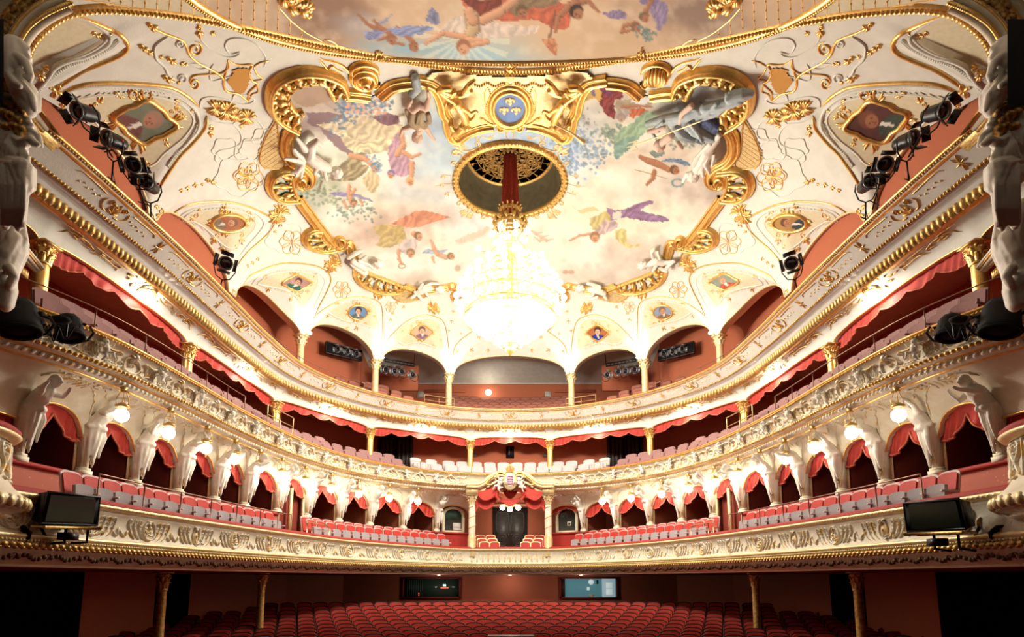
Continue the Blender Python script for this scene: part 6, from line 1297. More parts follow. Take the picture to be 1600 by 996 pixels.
figthing('cherub', 'white winged cherub on the gilt frame left of the fresco, largest one', [('body', [[(481, 215, .3, .13), (477, 228, .35, .17), (489, 236, .4, .18), (505, 244, .4, .14)], [(480, 214, .3, .12), (489, 206, .3, .09), (497, 213, .3, .06)], [(470, 218, .3, .11), (463, 208, .3, .07), (457, 200, .3, .05)], [(500, 246, .4, .08), (501, 255, .4, .06), (503, 263, .4, .06)], [(490, 240, .4, .08), (484, 252, .4, .06), (491, 256, .4, .05)]] + face(519, 251, .42, .19, 6, 4), 'statue'),
    ('wing', [[(468, 232, .35, .08), (455, 220, .4, .07), (450, 212, .42, .03)], [(466, 236, .35, .09), (450, 230, .4, .07), (436, 227, .42, .03)], [(466, 240, .35, .09), (456, 250, .4, .07), (448, 252, .4, .03)], [(466, 236, .3, .1), (464, 250, .35, .08), (463, 262, .35, .04)], [(461, 240, .3, .07), (455, 258, .35, .05)]], 'statue')])
figthing('cherub', 'white draped cherub on the gilt frame right of the fresco, largest one', [('body', [[(1126, 203, .3, .1), (1112, 216, .4, .17), (1104, 232, .4, .18), (1096, 245, .4, .15)], [(1098, 250, .4, .07), (1080, 254, .4, .06), (1074, 266, .4, .06)], [(1104, 246, .4, .07), (1092, 262, .4, .05)], [(1122, 206, .3, .1), (1130, 196, .3, .07)]] + face(1091, 257, .42, .19, -5, 4), 'statue'),
    ('drapery', [[(1118, 205, .4, .07), (1098, 222, .5, .06), (1092, 236, .5, .05)], [(1120, 212, .4, .07), (1112, 232, .5, .07), (1116, 252, .4, .05)], [(1110, 222, .5, .06), (1106, 240, .5, .06), (1108, 252, .5, .05)], [(1098, 226, .5, .05), (1102, 246, .5, .05)], [(1124, 222, .4, .05), (1120, 240, .4, .05)]], 'statue')])
for lab, B, Dr, hd in (('white cherub with a cloth on the lower left of the fresco frame', [[(548, 400, .3, .13), (558, 404, .35, .15), (566, 410, .35, .12)], [(556, 402, .3, .08), (568, 392, .3, .06)], [(562, 410, .3, .08), (570, 418, .3, .06)]], [[(540, 394, .3, .08), (552, 386, .3, .09), (562, 382, .3, .05)], [(545, 404, .3, .08), (560, 416, .35, .07), (568, 420, .35, .05)], [(556, 396, .4, .06), (572, 402, .4, .05), (580, 410, .4, .04)]], (588, 402, 5, 1)),
                       ('white cherub with folded wing on the lower right of the fresco frame', [[(1040, 402, .3, .13), (1030, 398, .35, .15), (1020, 402, .35, .12)], [(1030, 404, .3, .08), (1024, 416, .3, .06)], [(1042, 402, .3, .09), (1058, 400, .3, .06)]], [[(1046, 410, .3, .08), (1056, 400, .3, .07)], [(1024, 394, .3, .08), (1022, 384, .3, .07), (1026, 380, .3, .04)], [(1036, 392, .4, .07), (1032, 382, .4, .06)], [(1036, 408, .4, .06), (1048, 414, .4, .05)]], (1008, 404, -5, 1)),
                       ('white cherub draped over the frame just left of the chandelier', [[(650, 452, .3, .12), (660, 444, .35, .15), (670, 442, .35, .12)], [(660, 446, .3, .08), (668, 458, .3, .06)], [(652, 450, .3, .09), (640, 460, .3, .06)]], [[(646, 450, .3, .07), (656, 460, .4, .07), (664, 464, .35, .05)], [(660, 440, .35, .07), (672, 434, .35, .06), (684, 436, .3, .05)], [(652, 442, .4, .06), (658, 434, .4, .05)]], (686, 444, 5, 1)),
                       ('white cherub draped over the frame just right of the chandelier', [[(946, 452, .3, .12), (936, 446, .35, .15), (924, 444, .35, .12)], [(932, 448, .3, .08), (926, 458, .3, .06)], [(944, 450, .3, .09), (950, 462, .3, .06)]], [[(940, 440, .35, .07), (920, 434, .35, .06)], [(936, 456, .4, .07), (926, 460, .4, .06)], [(944, 446, .4, .06), (930, 438, .4, .05)]], (908, 442, -5, 1))):
    figthing('cherub', lab, [('body', B + face(hd[0], hd[1], .36, .18, hd[2], hd[3]), 'statue'), ('drapery', Dr, 'statue')])
figthing('diving_cherub', 'painted flesh-coloured cherub diving head down beside the gold cartouche', [('body', [[(651, 148, .3, .11), (642, 152, .35, .12), (634, 150, .3, .07), (640, 140, .3, .05)], [(652, 148, .3, .11), (662, 150, .35, .1), (668, 136, .3, .06), (666, 126, .3, .05)], [(644, 178, .35, .12), (656, 180, .35, .12), (652, 186, .35, .12)], [(640, 180, .35, .08), (626, 184, .35, .06), (622, 194, .35, .05)], [(662, 180, .35, .08), (670, 194, .35, .06), (676, 202, .35, .04)]] + face(648, 196, .38, .17, 1, 5), 'skin_paint'),
    ('drapery', [[(640, 158, .35, .1), (638, 168, .4, .1), (646, 176, .4, .12)], [(654, 156, .35, .12), (650, 168, .4, .13), (660, 176, .4, .1)], [(666, 160, .35, .08), (668, 172, .35, .08)], [(632, 156, .3, .06), (636, 170, .3, .06)]], 'robe_brown'), ('cloud_puff', [[(648, 116, .1, .12), (650, 128, .15, .14), (642, 138, .15, .12)]], 'robe_blue')])
figthing('sea_god', 'blue robed figure with a gilt trident reclining on the upper right frame', [('robe', [[(1180, 128, .3, .1), (1168, 126, .35, .14), (1150, 128, .4, .15)], [(1165, 132, .4, .12), (1140, 140, .4, .15), (1110, 146, .4, .14)], [(1100, 150, .4, .15), (1080, 158, .4, .16), (1060, 166, .4, .14)], [(1070, 160, .4, .14), (1040, 168, .35, .12), (1016, 178, .3, .09)], [(1080, 166, .4, .15), (1092, 184, .4, .14), (1110, 196, .35, .12), (1126, 206, .3, .09)], [(1056, 170, .4, .12), (1072, 190, .4, .12), (1088, 204, .3, .08)], [(1150, 134, .45, .08), (1130, 150, .5, .07), (1100, 160, .5, .06)], [(1130, 132, .5, .05), (1116, 148, .5, .05), (1098, 156, .5, .04)], [(1088, 166, .5, .05), (1100, 182, .5, .05), (1106, 196, .5, .04)], [(1044, 164, .5, .04), (1024, 182, .45, .04), (1030, 196, .4, .05)]], 'robe_blue'),
    ('body', [[(1090, 136, .5, .08), (1074, 150, .5, .07), (1070, 166, .5, .05)], [(1036, 178, .5, .07), (1020, 180, .5, .06), (1046, 172, .5, .05)], [(1056, 186, .5, .12), (1044, 196, .5, .11)], [(1066, 204, .4, .07), (1072, 212, .4, .06)]] + face(1038, 203, .5, .19, -3, 5), 'skin_paint'), ('trident', [[(1106, 156, .6, .022), (1060, 174, .6, .022), (1002, 196, .6, .022)], [(1002, 190, .6, .02), (1000, 198, .6, .02), (1004, 204, .6, .02)], [(1002, 190, .6, .02), (988, 194, .6, .015)], [(1000, 197, .6, .02), (986, 201, .6, .015)], [(1004, 204, .6, .02), (992, 208, .6, .015)]], 'pale_gold')])
for sg, lab in ((1, 'golden cherubs holding the cartouche on its left'), (-1, 'golden cherubs with a long trumpet on the right of the cartouche')):
    f = lambda L: [[((x if sg > 0 else 2 * PPX - x), y, h, r) for x, y, h, r in l] for l in L]
    B = [[(712, 142, .35, .13), (722, 156, .4, .14), (726, 168, .4, .12)], [(720, 146, .4, .07), (734, 156, .4, .05), (742, 152, .4, .04)], [(708, 140, .35, .1), (692, 132, .3, .08), (684, 126, .3, .07)], [(728, 168, .35, .11), (722, 182, .35, .12), (714, 190, .35, .1)], [(724, 124, .35, .09), (732, 112, .35, .08), (740, 108, .3, .05)], [(712, 190, .3, .08), (704, 198, .3, .05)], [(730, 172, .4, .06), (740, 162, .4, .05), (744, 154, .4, .05)], [(718, 178, .4, .07), (732, 180, .4, .06)], [(690, 124, .3, .09), (700, 128, .3, .1)], [(716, 128, .35, .1), (726, 126, .35, .1), (734, 122, .35, .08)]]
    parts = [('body', f(B) + face(702 if sg > 0 else 2 * PPX - 702, 143, .4, .12, -3 * sg, 4) + face(726 if sg > 0 else 2 * PPX - 726, 176, .45, .11, -2 * sg, 4), 'gold'), ('wing', f([[(700, 120, .3, .1), (690, 120, .3, .09), (682, 126, .3, .06)], [(708, 126, .3, .08), (702, 136, .3, .07), (694, 148, .3, .05)], [(716, 196, .25, .08), (706, 190, .25, .08), (702, 184, .25, .05)]]), 'gold')]
    if sg < 0: parts.append(('trumpet', [[(868, 168, .5, .02), (895, 182, .5, .03), (908, 192, .5, .05), (915, 197, .5, .09)]], 'pale_gold'))
    figthing('gold_cherubs', lab, parts)
# ================================================================= seats: folding chairs with upright seat pan
def slab(mb, w, h0, h1, y0, th, lean=.0, arch=.05, mi=0, bow=.02, n=8):
    x = np.linspace(-w / 2, w / 2, n); top = h1 + arch * (1 - (2 * x / w) ** 4) - arch; yb = y0 + bow * (1 - (2 * x / w) ** 2)
    F = [np.c_[x, yb, np.full(n, h0)], np.c_[x, yb + lean, top], np.c_[x, yb + lean + th, top], np.c_[x, yb + th, np.full(n, h0)]]
    mb.grid(np.array(F), cu=True, mi=mi); k = mb.n - 4 * n
    mb.f.append(np.array([[k, k + n, k + 2 * n, k + 3 * n], [k + n - 1, k + 4 * n - 1, k + 3 * n - 1, k + 2 * n - 1]])); mb.mi.append(np.full(2, mi)); return mb
def seat(name, cat_group, red, rim, pan, w=.47, fold=True, cover=None):
    t = thing(name, '', 'chair', group=cat_group)
    slab(MB(), w, .40, .95, .10, .06, .10, .05).build('backrest', cover or red, t, auto=40)
    slab(MB(), w + .055, .36, .99, .135, .035, .10, .06).build('backrest_rim', rim, t, auto=40)
    if fold: slab(MB(), w - .01, .34, .56 if pan == 'velvet' else .72, -.10, .07, .03, .04).build('seat_pan', pan, t, auto=40)
    else: m = MB(); m.box((0, -.08, .42), (w - .02, .4, .1)); m.build('seat_pan', red, t, smooth=False)
    m = MB(); m.box((w / 2 + .03, .0, .56), (.045, .34, .04)); m.box((w / 2 + .03, .10, .28), (.04, .06, .56)); m.build('armrest', rim, t, smooth=False)
    return t
s2_ref = []
def s2_side(): return s2_ref[0] if s2_ref else None
def rowseats(proto, cv, off, ss, z, lab, first):
    for i, s_ in enumerate(ss):
        zz = z + .26 * float(np.interp(abs(s_), [9, 13], [0, 1])) if proto is s2_side() else z; p = cv.P(s_, off, zz); rz = cv.rz(s_)
        if first: o = proto; o.location = p; o.rotation_euler = (0, 0, rz); o['label'] = lab(s_, i); first = False
        else: dup(proto, p, rz, lab(s_, i))
    return first
def pos(s_, ss):
    k = sorted([abs(q) for q in ss if q * s_ > 0]).index(abs(s_)); return '%s from the middle on the %s' % (ordn(k), 'left' if s_ < 0 else 'right')
# stalls
sr = seat('stalls_chair', 'red stalls seats', 'seat_red', 'rim_dark', 'velvet', .48)  # pan in darker red, putting the shaded gap between rows into its colour
frow = True; mbx = MB(); mrx = MB()
for r in range(10):
    Y = 16.15 + .83 * r; zt = -(990 - 905 - (49 * r / 9.)) / 922 * Y; z = zt - .95; n = 30; sh = .275 * (r % 2)
    for i in range(n):
        x = (i - (n - 1) / 2) * .555 + sh; y = Y - (x * x) / 60; p = (x, y, z); rz = -math.atan(-x / 30) * -1
        lab = 'red stalls seat, %s row from the front, %s from the left end' % (ORD[r], ordn(i))
        if frow: sr.location = p; sr.rotation_euler = (0, 0, -x / 30); sr['label'] = lab; frow = False
        elif r == 0 and i in (14, 15): continue
        else: dup(sr, p, -x / 30, lab)
    for sg in (-1, 1):
        for j in range(4 if r < 8 else 2):
            x = sg * ((n + 1) / 2 * .555 + .1 + j * .555) + sh; y = Y - x * x / 60
            b = slab(MB(), .49, .4, .95, .1, .06, .1, .05); slab(b, .525, .36, .975, .135, .035, .10, .05, mi=1); slab(b, .46, .34, .7, -.1, .07, .03, .04)
            V = np.concatenate(b.v) + [x, y, z]; k = mbx.n; mbx.v.append(V); mbx.f += [f + k for f in b.f]; mbx.mi += b.mi; mbx.n += len(V)
o = mbx.build('stalls_seats_under_balcony', ['seat_red', 'rim_dark'], kind='stuff', label='rows of dark red seats under the side balconies', cat='seats')
mt_ = thing('sound_desk', 'dark control desk with two chair backs among the front stalls seats', 'desk', (0.02, 15.75, -2.35)); m = MB(); m.box((0, 0, .86), (1.2, .4, .05)); m.build('desk_top', 'rim_dark', mt_, smooth=False)
m = MB(); m.box((-.55, 0, .42), (.05, .4, .84)); m.box((.55, 0, .42), (.05, .4, .84)); m.build('desk_side', 'rim_dark', mt_, smooth=False)
for x in (-.28, .28): m = MB(); m.blob((x, .28, .8), (.2, .04, .09), n=12); m.build('chair_back', 'black_cloth', mt_)
# first tier
s1 = seat('circle_chair', 'grey and red seats of the first tier', 'seat_red', 'rim_light', 'grey_cloth', .44)
S1 = [12.35 + .49 * k for k in range(15)] + [1.0 * 0 + 2.75 + .525 * k for k in range(15)]; SS1 = [-s for s in S1] + S1
rowseats(s1, T1, .62, SS1, 1.05, lambda s_, i: 'grey-covered first tier seat, %s' % pos(s_, SS1), True)
s1b = seat('box_chair', 'red chairs behind the first tier row', 'seat_red', 'rim_light', 'seat_red', .44, False)
SB = [3.0 + .55 * k for k in range(13)]; SSB = [-s for s in SB] + SB
rowseats(s1b, T1, 1.25, SSB, 1.22, lambda s_, i: 'red chair, second row, first tier, %s' % pos(s_, SSB), True)
s1c = seat('middle_box_chair', 'red chairs in the middle box', 'seat_red', 'pale_gold', 'seat_red', .42, False); k = 0
for sg in (-1, 1):
    for (x, y, z, w) in ((.72, 27.5, .75, 'front'), (1.2, 27.5, .75, 'front outer'), (.85, 28.1, .95, 'middle'), (1.35, 28.1, .95, 'middle outer'), (.95, 28.7, 1.15, 'rear'), (1.45, 28.7, 1.15, 'rear outer')):
        lab = 'red chair in the middle box, %s one on the %s' % (w, SIDE[sg])
        if k == 0: s1c.location = (sg * x, y, z); s1c['label'] = lab
        else: dup(s1c, (sg * x, y, z), 0, lab)
        k += 1
# second tier: white covers in the middle, mauve at the sides
s2w = seat('tier_chair', 'white covered seats of the second tier', 'seat_red', 'white_cloth', 'white_cloth', .51, True, 'white_cloth'); s2m = seat('tier_chair', 'mauve seats of the second tier', 'seat_red', 'mauve_cloth', 'mauve_cloth', .51, True, 'mauve_cloth')
s2_ref.append(s2m); fw = fm = True
for r, (off, z) in enumerate(((.72, 4.38), (1.45, 4.72), (2.15, 5.05))):
    ss = np.arange(.29, 3.95, .565) if r < 2 else []
    ss = [-s for s in ss] + list(ss); fw = rowseats(s2w, T2, off, ss, z, lambda s_, i: 'white seat, second tier, %s row, %s' % (ORD[r], pos(s_, ss)), fw)
    mm = list(np.arange(4.9, [20.6, 11.3, 9.6][r], .56)) if r < 2 else list(np.arange(7.4, 10.8, .56))
    mm = [-s for s in mm] + mm; fm = rowseats(s2m, T2, off, mm, z, lambda s_, i: 'mauve seat, second tier, %s row, %s' % (ORD[r], pos(s_, mm)), fm)
# top tier: brown benches rising at the back
s3 = seat('gallery_chair', 'brown seats of the top gallery', 'brown_cloth', 'brown_rim', 'brown_cloth', .50, False, 'brown_cloth'); f_ = True
for r in range(6):
    z = [7.36, 7.72, 8.08, 8.46, 8.82, 9.22][r]; off = .9 + .8 * r; W_ = 2.9 + .07 * r
    xs = np.arange(.28, W_, .56) if r % 2 else np.arange(0, W_, .56); xs = sorted(set([-x for x in xs] + list(xs)))
    for i, x in enumerate(xs):
        p = (x, 27.25 + off - x * x / 24, z); lab = 'brown gallery seat, middle block, %s row, %s from the left' % (ORD[r], ordn(i))
        if f_: s3.location = p; s3.rotation_euler = (0, 0, -x / 12); s3['label'] = lab; f_ = False
        else: dup(s3, p, -x / 12, lab)
for r in range(4):
    ss = np.arange(3.9 + .3 * r, [10.1, 8.6, 7.0, 6.6][r], .57); ss = [-s for s in ss] + list(ss)
    rowseats(s3, T3, .85 + .72 * r, ss, [7.42, 7.84, 8.26, 8.66][r], lambda s_, i: 'brown gallery seat, side block, %s row, %s' % (ORD[r], pos(s_, ss)), False)
# steps carrying the rows
mb = MB()
for r in range(1, 6): y0 = 27.25 + .6 + .8 * r; z = [7.36, 7.72, 8.08, 8.46, 8.82, 9.22][r]; mb.box((0, y0 + .45, z - .06), (7, .86, .12))
mb.build('gallery_steps', 'brown_cloth', b3, smooth=False)
# ================================================================= rails
def rail(name, cv, off, s0, s1, z0, z1, posts, m, lab, r=.014, mid=False):
    t = thing(name, lab, 'railing', group='railings on the parapets'); u = np.linspace(s0, s1, 60); b = MB(); P = cv.P(u, off, z1); b.tube(np.vstack([cv.P(s0, off, z0)[None], cv.P(s0, off, z1 - .05)[None], P, cv.P(s1, off, z1 - .05)[None], cv.P(s1, off, z0)[None]]), r, 6); b.build('handrail', m, t)
    if mid: MB().tube(cv.P(u, off, (z0 + z1) / 2), r * .8, 6).build('middle_rail', m, t)
    for s_ in posts: MB().tube([cv.P(s_, off, z0), cv.P(s_, off, z1)], r, 6).build('post', m, t)
for sg in (-1, 1):
    n = SIDE[sg]; q = lambda *a: sorted([sg * k for k in a])
    rail('parapet_rail', T1, .12, *q(19.4, 12.3), 1.42, 1.93, q(18.2, 17.05, 15.95, 14.9, 13.85, 13.0), 'dull_rail', 'thin brown rail along the first tier parapet on the %s side' % n)
    rail('parapet_rail', T2, .06, *q(21.6, 14.45), 4.86, 5.3, q(20.2, 18.9, 17.6, 16.5, 15.4), 'dull_rail', 'thin brown rail along the second tier parapet on the %s side' % n)
    rail('parapet_rail', T3, .35, *q(22.6, 14.9), 8.0, 8.32, q(21.3, 20.1, 18.8, 17.5, 16.2), 'dull_rail', 'dark rail along the top parapet near the stage on the %s side' % n, .016)
    rail('parapet_rail', T3, .35, *q(13.6, 6.9), 8.0, 8.42, q(12.5, 11.4, 10.3, 9.2, 8.1), 'dull_rail', 'thin double rail along the top parapet before the gallery on the %s side' % n, .013, True)
    rail('brass_rail', T1, .18, *q(11.3, 10.0), 1.42, 1.80, q(11.0), 'brass', 'short brass double rail on the first tier ledge on the %s side' % n, .016, True)
    rail('brass_rail', T2, .12, *q(13.0, 11.4), 4.86, 5.5, q(12.2), 'brass', 'short brass double rail beside a column of the second tier on the %s side' % n, .018, True)
    rail('brass_rail', T2, .15, *q(4.6, 3.9), 4.86, 5.2, q(4.2), 'brass', 'small brass rail at the end of the white seats on the %s side' % n, .014)
    rail('brass_rail', T3, .3, *q(4.0, 2.6), 8.03, 8.5, q(3.3), 'brass', 'small cream rail before the gallery column on the %s side' % n, .018, True)
    rail('brass_rail', T2, .15, *q(24.2, 22.1), 4.86, 5.45, q(23.2), 'brass', 'curved brass double rail near the stage on the second tier on the %s side' % n, .022, True)
# ================================================================= doors, windows, fittings on the back walls
for sg in (-1, 1):
    t = thing('exit_door', 'tall dark panelled double door on the second tier %s of the middle' % SIDE[sg], 'door', (sg * 5.95, 29.93, 5.1)); m = MB(); m.box((0, .02, 1.2), (1.85, .08, 2.42)); m.build('door_frame', 'door_wood', t, smooth=False)
    for k in (-1, 1):
        m = MB(); m.box((k * .42, -.03, 1.12), (.8, .06, 2.2)); lf = m.build('door_leaf', 'black_metal', t, smooth=False); m = MB()
        for x in (-.2, 0, .2): m.box((k * .42 + x, -.065, 1.1), (.14, .03, 1.95))
        m.build('door_panel', 'door_wood', lf, kind='stuff', smooth=False)
    t = thing('wall_vent', 'small grey ventilation plate on the red wall %s of the middle, second tier' % SIDE[sg], 'vent', (sg * 1.85, 29.95, 6.35)); m = MB(); m.box((0, 0, 0), (.24, .04, .2)); m.build('plate', 'grey_metal', t, smooth=False)
    t = thing('wall_vent', 'pale square plate on the back wall of the top gallery, %s' % ('left arch' if sg < 0 else 'middle arch, right part'), 'vent', (-5.2 if sg < 0 else 2.2, 33.1, 10.6)); m = MB(); m.box((0, 0, 0), (.36, .04, .36)); m.build('plate', 'grey_wall', t, smooth=False)
t = thing('notice_case', 'narrow dark hatch in the red wall behind the middle of the second tier', 'hatch', (0, 29.94, 6.5)); m = MB(); m.box((0, 0, 0), (.42, .05, .62)); m.build('hatch_panel', 'black_metal', t, smooth=False); m = MB(); m.box((-.05, -.04, .05), (.05, .03, .4)); m.build('hatch_bar', 'grey_metal', t, smooth=False)
for sg in (-1, 1):                                              # windows of the control rooms behind the stalls
    z0, z1 = -.86, .0; xc, w = sg * 3.75, 2.62; Yw = 28.5
    t = thing('stalls_window', 'wide control room window in the stalls back wall, %s' % ('dark with small red and cyan lights' if sg < 0 else 'showing a teal room'), 'window', (xc, Yw, (z0 + z1) / 2)); m = MB(); h = z1 - z0
    m.box((0, 0, h / 2 + .04), (w + .16, .1, .08)); m.box((0, 0, -h / 2 - .04), (w + .16, .1, .08)); m.box((-w / 2 - .04, 0, 0), (.08, .1, h + .1)); m.box((w / 2 + .04, 0, 0), (.08, .1, h + .1)); m.build('window_frame', 'dark_damask', t, smooth=False)
    m = MB(); m.box((0, .03, 0), (w, .02, h)); m.build('pane', 'green_glass' if sg < 0 else 'teal_lit', t, smooth=False)
    if sg < 0:
        for x, z, mm, sx, sz in ((.62, .12, 'led', .13, .08), (.62, .0, 'led_red', .36, .04), (-.6, -.26, 'led_red', .03, .06), (-.6, -.34, 'led_red', .03, .03)): m = MB(); m.box((x, .0, z), (sx, .03, sz)); m.build('indicator_light', mm, t, smooth=False)
        for k in range(8): m = MB(); m.box((-1.15 + .1 * k, .01, 0), (.05, .02, h)); m.build('curtain_fold', 'green_screen', t, smooth=False)
    else:
        m = MB(); m.box((-1.22, 0, 0), (.18, .04, h)); m.build('dark_post', 'rim_dark', t, smooth=False); m = MB(); m.box((.95, .0, 0), (.62, .03, h)); m.build('pale_cabinet', 'pale_lit', t, smooth=False)
        for z in (-.2, .12): m = MB(); m.box((.98, -.03, z), (.3, .02, .26)); m.build('paper_note', 'white_lit', t, smooth=False)
        m = MB(); m.blob((.12, -.01, .28), (.14, .03, .13)); m.build('round_clock', 'white_lit', t); m = MB(); m.box((.42, 0, .28), (.1, .03, .2)); m.build('small_box', 'green_screen', t, smooth=False)
        m = MB(); m.box((-.02, -.01, -.04), (.13, .02, .15)); m.build('wall_socket', 'white_lit', t, smooth=False); m = MB(); m.blob((.12, -.02, -.36), (.12, .03, .07)); m.build('yellow_lamp', 'yellow_panel', t)
# sound equipment seen in the slot windows of the gallery
def spot(name, grp, yoke=True, stand=0):
    t = thing(name, '', 'spotlight', group=grp)
    m = MB(); m.lathe([(.001, -.2), (.10, -.2), (.13, -.12), (.14, .1), (.16, .16), (.15, .17)], 8); bd = m.build('lamp_housing', 'black_metal', t, smooth=False); bd.rotation_euler = (PI / 2, 0, 0)
    m = MB(); m.lathe([(.125, .15), (.08, .18), (.001, .19)], 14); o = m.build('lens', 'lens', t); o.rotation_euler = (PI / 2, 0, 0)
    m = MB(); m.lathe([(.12, .155), (.155, .175), (.15, .2), (.125, .19)], 16); o = m.build('lens_ring', 'grey_metal', t); o.rotation_euler = (PI / 2, 0, 0)
    m = MB()
    for k, (x, z, rx, ry) in enumerate(((0, .17, .5, 0), (0, -.17, -.5, 0), (.17, 0, 0, .5), (-.17, 0, 0, -.5))):
        R = Matrix.Rotation(-rx, 3, 'X') @ Matrix.Rotation(ry, 3, 'Z'); m.box((x * 1.15, -.26, z * 1.15), (.26, .14, .012) if rx else (.012, .14, .26), R)
    m.build('barn_doors', 'black_metal', t, smooth=False)
    m = MB(); m.tube([(-.2, 0, .02), (-.22, 0, -.12), (-.14, 0, -.3), (0, 0, -.36), (.14, 0, -.3), (.22, 0, -.12), (.2, 0, .02)], .014, 6); m.build('yoke', 'black_metal', t)
    m = MB(); m.blob((.15, .02, .05), .025, n=6, m=4); m.blob((-.15, .05, -.06), .02, n=6, m=4); m.build('red_knob', 'red_plastic', t)
    if stand:
        m = MB(); m.tube([(0, 0, -.36), (0, 0, -.36 - stand)], .016, 6); m.tube([(0, 0, -.5), (.1, .03, -.36 - stand)], .008, 5); m.tube([(-.1, 0, -.2 - stand), (.1, 0, -.28 - stand)], .012, 5); m.build('stand', 'black_metal', t)
    return t
sp = spot('spotlight', 'stage spotlights on the top parapet', stand=.45); k = 0
for sg, L in ((-1, ((135, 177), (180, 221), (209, 258), (235, 290), (353, 413))), (1, ((1460, 177), (1414, 221), (1382, 257), (1353, 289), (1236, 413)))):
    for j, (x, y) in enumerate(L):
        r = ray(x, y); ss = np.linspace(-27, 27, 1500); P = T3.P(ss, .3, 0); d = P[:, 0] * r[1] - P[:, 1] * r[0]; i = np.argmin(np.abs(d) + 100 * (P[:, 0] * r[0] < 0)); p = r * (P[i, 1] / r[1])
        lab = 'black stage spotlight on a stand, %s from the stage on the %s parapet' % (ORD[j], SIDE[sg]); rz = [-.5, -.2, .35, .1, .5][j] * -sg
        if k == 0: sp.location = p; o = sp; sp['label'] = lab
        else: o = dup(sp, p, rz, lab)
        o.rotation_euler = ([.5, .35, .6, .2, .35][j], [.3, -.4, .25, 0, -.15][j] * sg, rz); o.scale = (1.12,) * 3 if j < 4 else (1.3,) * 3; k += 1
sp2 = spot('gallery_spotlight', 'white rimmed spotlights at the back gallery'); k = 0
for c in sp2.children:
    if c.name.startswith('lamp_housing') or c.name.startswith('barn'): c.data = c.data.copy(); c.data.materials.clear(); c.data.materials.append(MT['grey_metal'])
for sg in (-1, 1):
    fr_ = thing('slot_window', 'long dark slot window holding three spotlights in the %s gallery wall' % SIDE[sg], 'window')
    A, B = np.array(pt(797 + sg * 289, 548, 25.6)), np.array(pt(797 + sg * 231, 548, 27.0))
    cs = [pt(797 + sg * dx, y, Yy) for dx, y, Yy in ((288, 534, 25.45), (232, 549, 26.6), (232, 565, 26.6), (288, 552, 25.45))]; cs = np.array(cs); nrm = np.cross(cs[1] - cs[0], cs[3] - cs[0]); nrm /= np.linalg.norm(nrm); nrm *= np.sign(-nrm[1])
    m = MB(); m.add(np.concatenate([cs + nrm * .03, cs - nrm * .1]), [(0, 1, 2, 3), (0, 4, 5, 1), (1, 5, 6, 2), (2, 6, 7, 3), (3, 7, 4, 0)]); m.build('dark_recess', 'black_cloth', fr_, smooth=False); m = MB(); m.tube(cs + nrm * .05, .03, 5, closed=True); m.build('slot_frame', 'rim_dark', fr_)
    for j, f in enumerate((.35, .62, .87)):
        p = (cs[0] * (1 - f) + cs[1] * f + cs[3] * (1 - f) + cs[2] * f) / 2 + nrm * .14; lab = 'grey spotlight in the slot window, %s of three from the stage on the %s side' % (ORD[j], SIDE[sg])
        if k == 0: sp2.location = p; o = sp2; o['label'] = lab
        else: o = dup(sp2, p, 0, lab)
        o.scale = (.85,) * 3; o.rotation_euler = (.2, 0, .35 * sg); k += 1
    tr_ = thing('lighting_bar', 'dark lighting truss hung behind the %s gallery arch' % SIDE[sg], 'truss'); m = MB(); P = [pt(797 + sg * dx, y, 28.2) for dx, y in ((196, 565), (150, 573))]
    for dz in (0, .14): m.tube([P[0] + [0, 0, dz], P[1] + [0, 0, dz]], .035, 6)
    for f in np.linspace(0, 1, 9): q = P[0] * (1 - f) + P[1] * f; m.tube([q, q + [.06, 0, .14]], .02, 4)
    m.tube([P[0] + [0, 0, .1], P[0] + [0, .4, 1.6]], .02, 5); m.tube([P[1] + [0, 0, .1], P[1] + [0, .4, 1.6]], .02, 5); m.build('truss_bar', 'black_metal', tr_)
    for j, (dx, y) in enumerate(((192, 578), (178, 580), (167, 581), (150, 586))):
        o = dup(sp2, pt(797 + sg * dx, y, 28.0), 0, 'grey spotlight hanging from the gallery truss, %s from the outside on the %s' % (ORD[j], SIDE[sg])); o.scale = (.95,) * 3; o.rotation_euler = (.3, 0, .3 * sg)
    m = MB(); c_ = pt(797 + sg * 172, 592, 29.6); m.box(c_, (1.9, .2, 1.3)); m.build('trim_6', 'damask', kind='structure', smooth=False)['label'] = 'terracotta screen behind the gallery truss'
# ================================================================= chandelier
ch = thing('chandelier', 'huge glowing crystal chandelier with tiers of white globes hanging from the ceiling opening', 'chandelier', CH)
RINGS = [(1.42, .72, 9), (1.12, 1.14, 13), (.74, 1.48, 18), (.34, 1.74, 22), (-.08, 1.86, 24), (-.48, 1.72, 22), (-.84, 1.42, 18), (-1.14, 1.08, 14), (-1.42, .70, 10), (-1.66, .36, 6), (2.35, .62, 7), (2.0, .5, 5), (1.72, 1.12, 4)]
bm_ = MB().blob((0, 0, 0), .105, n=10, m=7).mesh('glass_globe', 'globe'); m = MB()
for z, r, n in RINGS:
    for k in range(n):
        a = k * 2 * PI / n + z; x, y = r * math.cos(a), r * math.sin(a); o = D.objects.new('glass_globe', bm_); C.objects.link(o); o.parent = ch; o.location = (x, y, z)
        m.tube([(x, y, z - .1), (x * .94, y * .94, z - .17), (x * .8, y * .8, z - .1)], .014, 4)
m.build('globe_arms', 'gold', ch, kind='stuff')
m = MB()
for z, r, n in RINGS[:10]: m.tube([(r * .86 * math.cos(a), r * .86 * math.sin(a), z - .08) for a in np.linspace(0, 2 * PI, 40, endpoint=False)], .03, 6, closed=True)
m.build('gilt_hoops', 'gold', ch, kind='stuff')
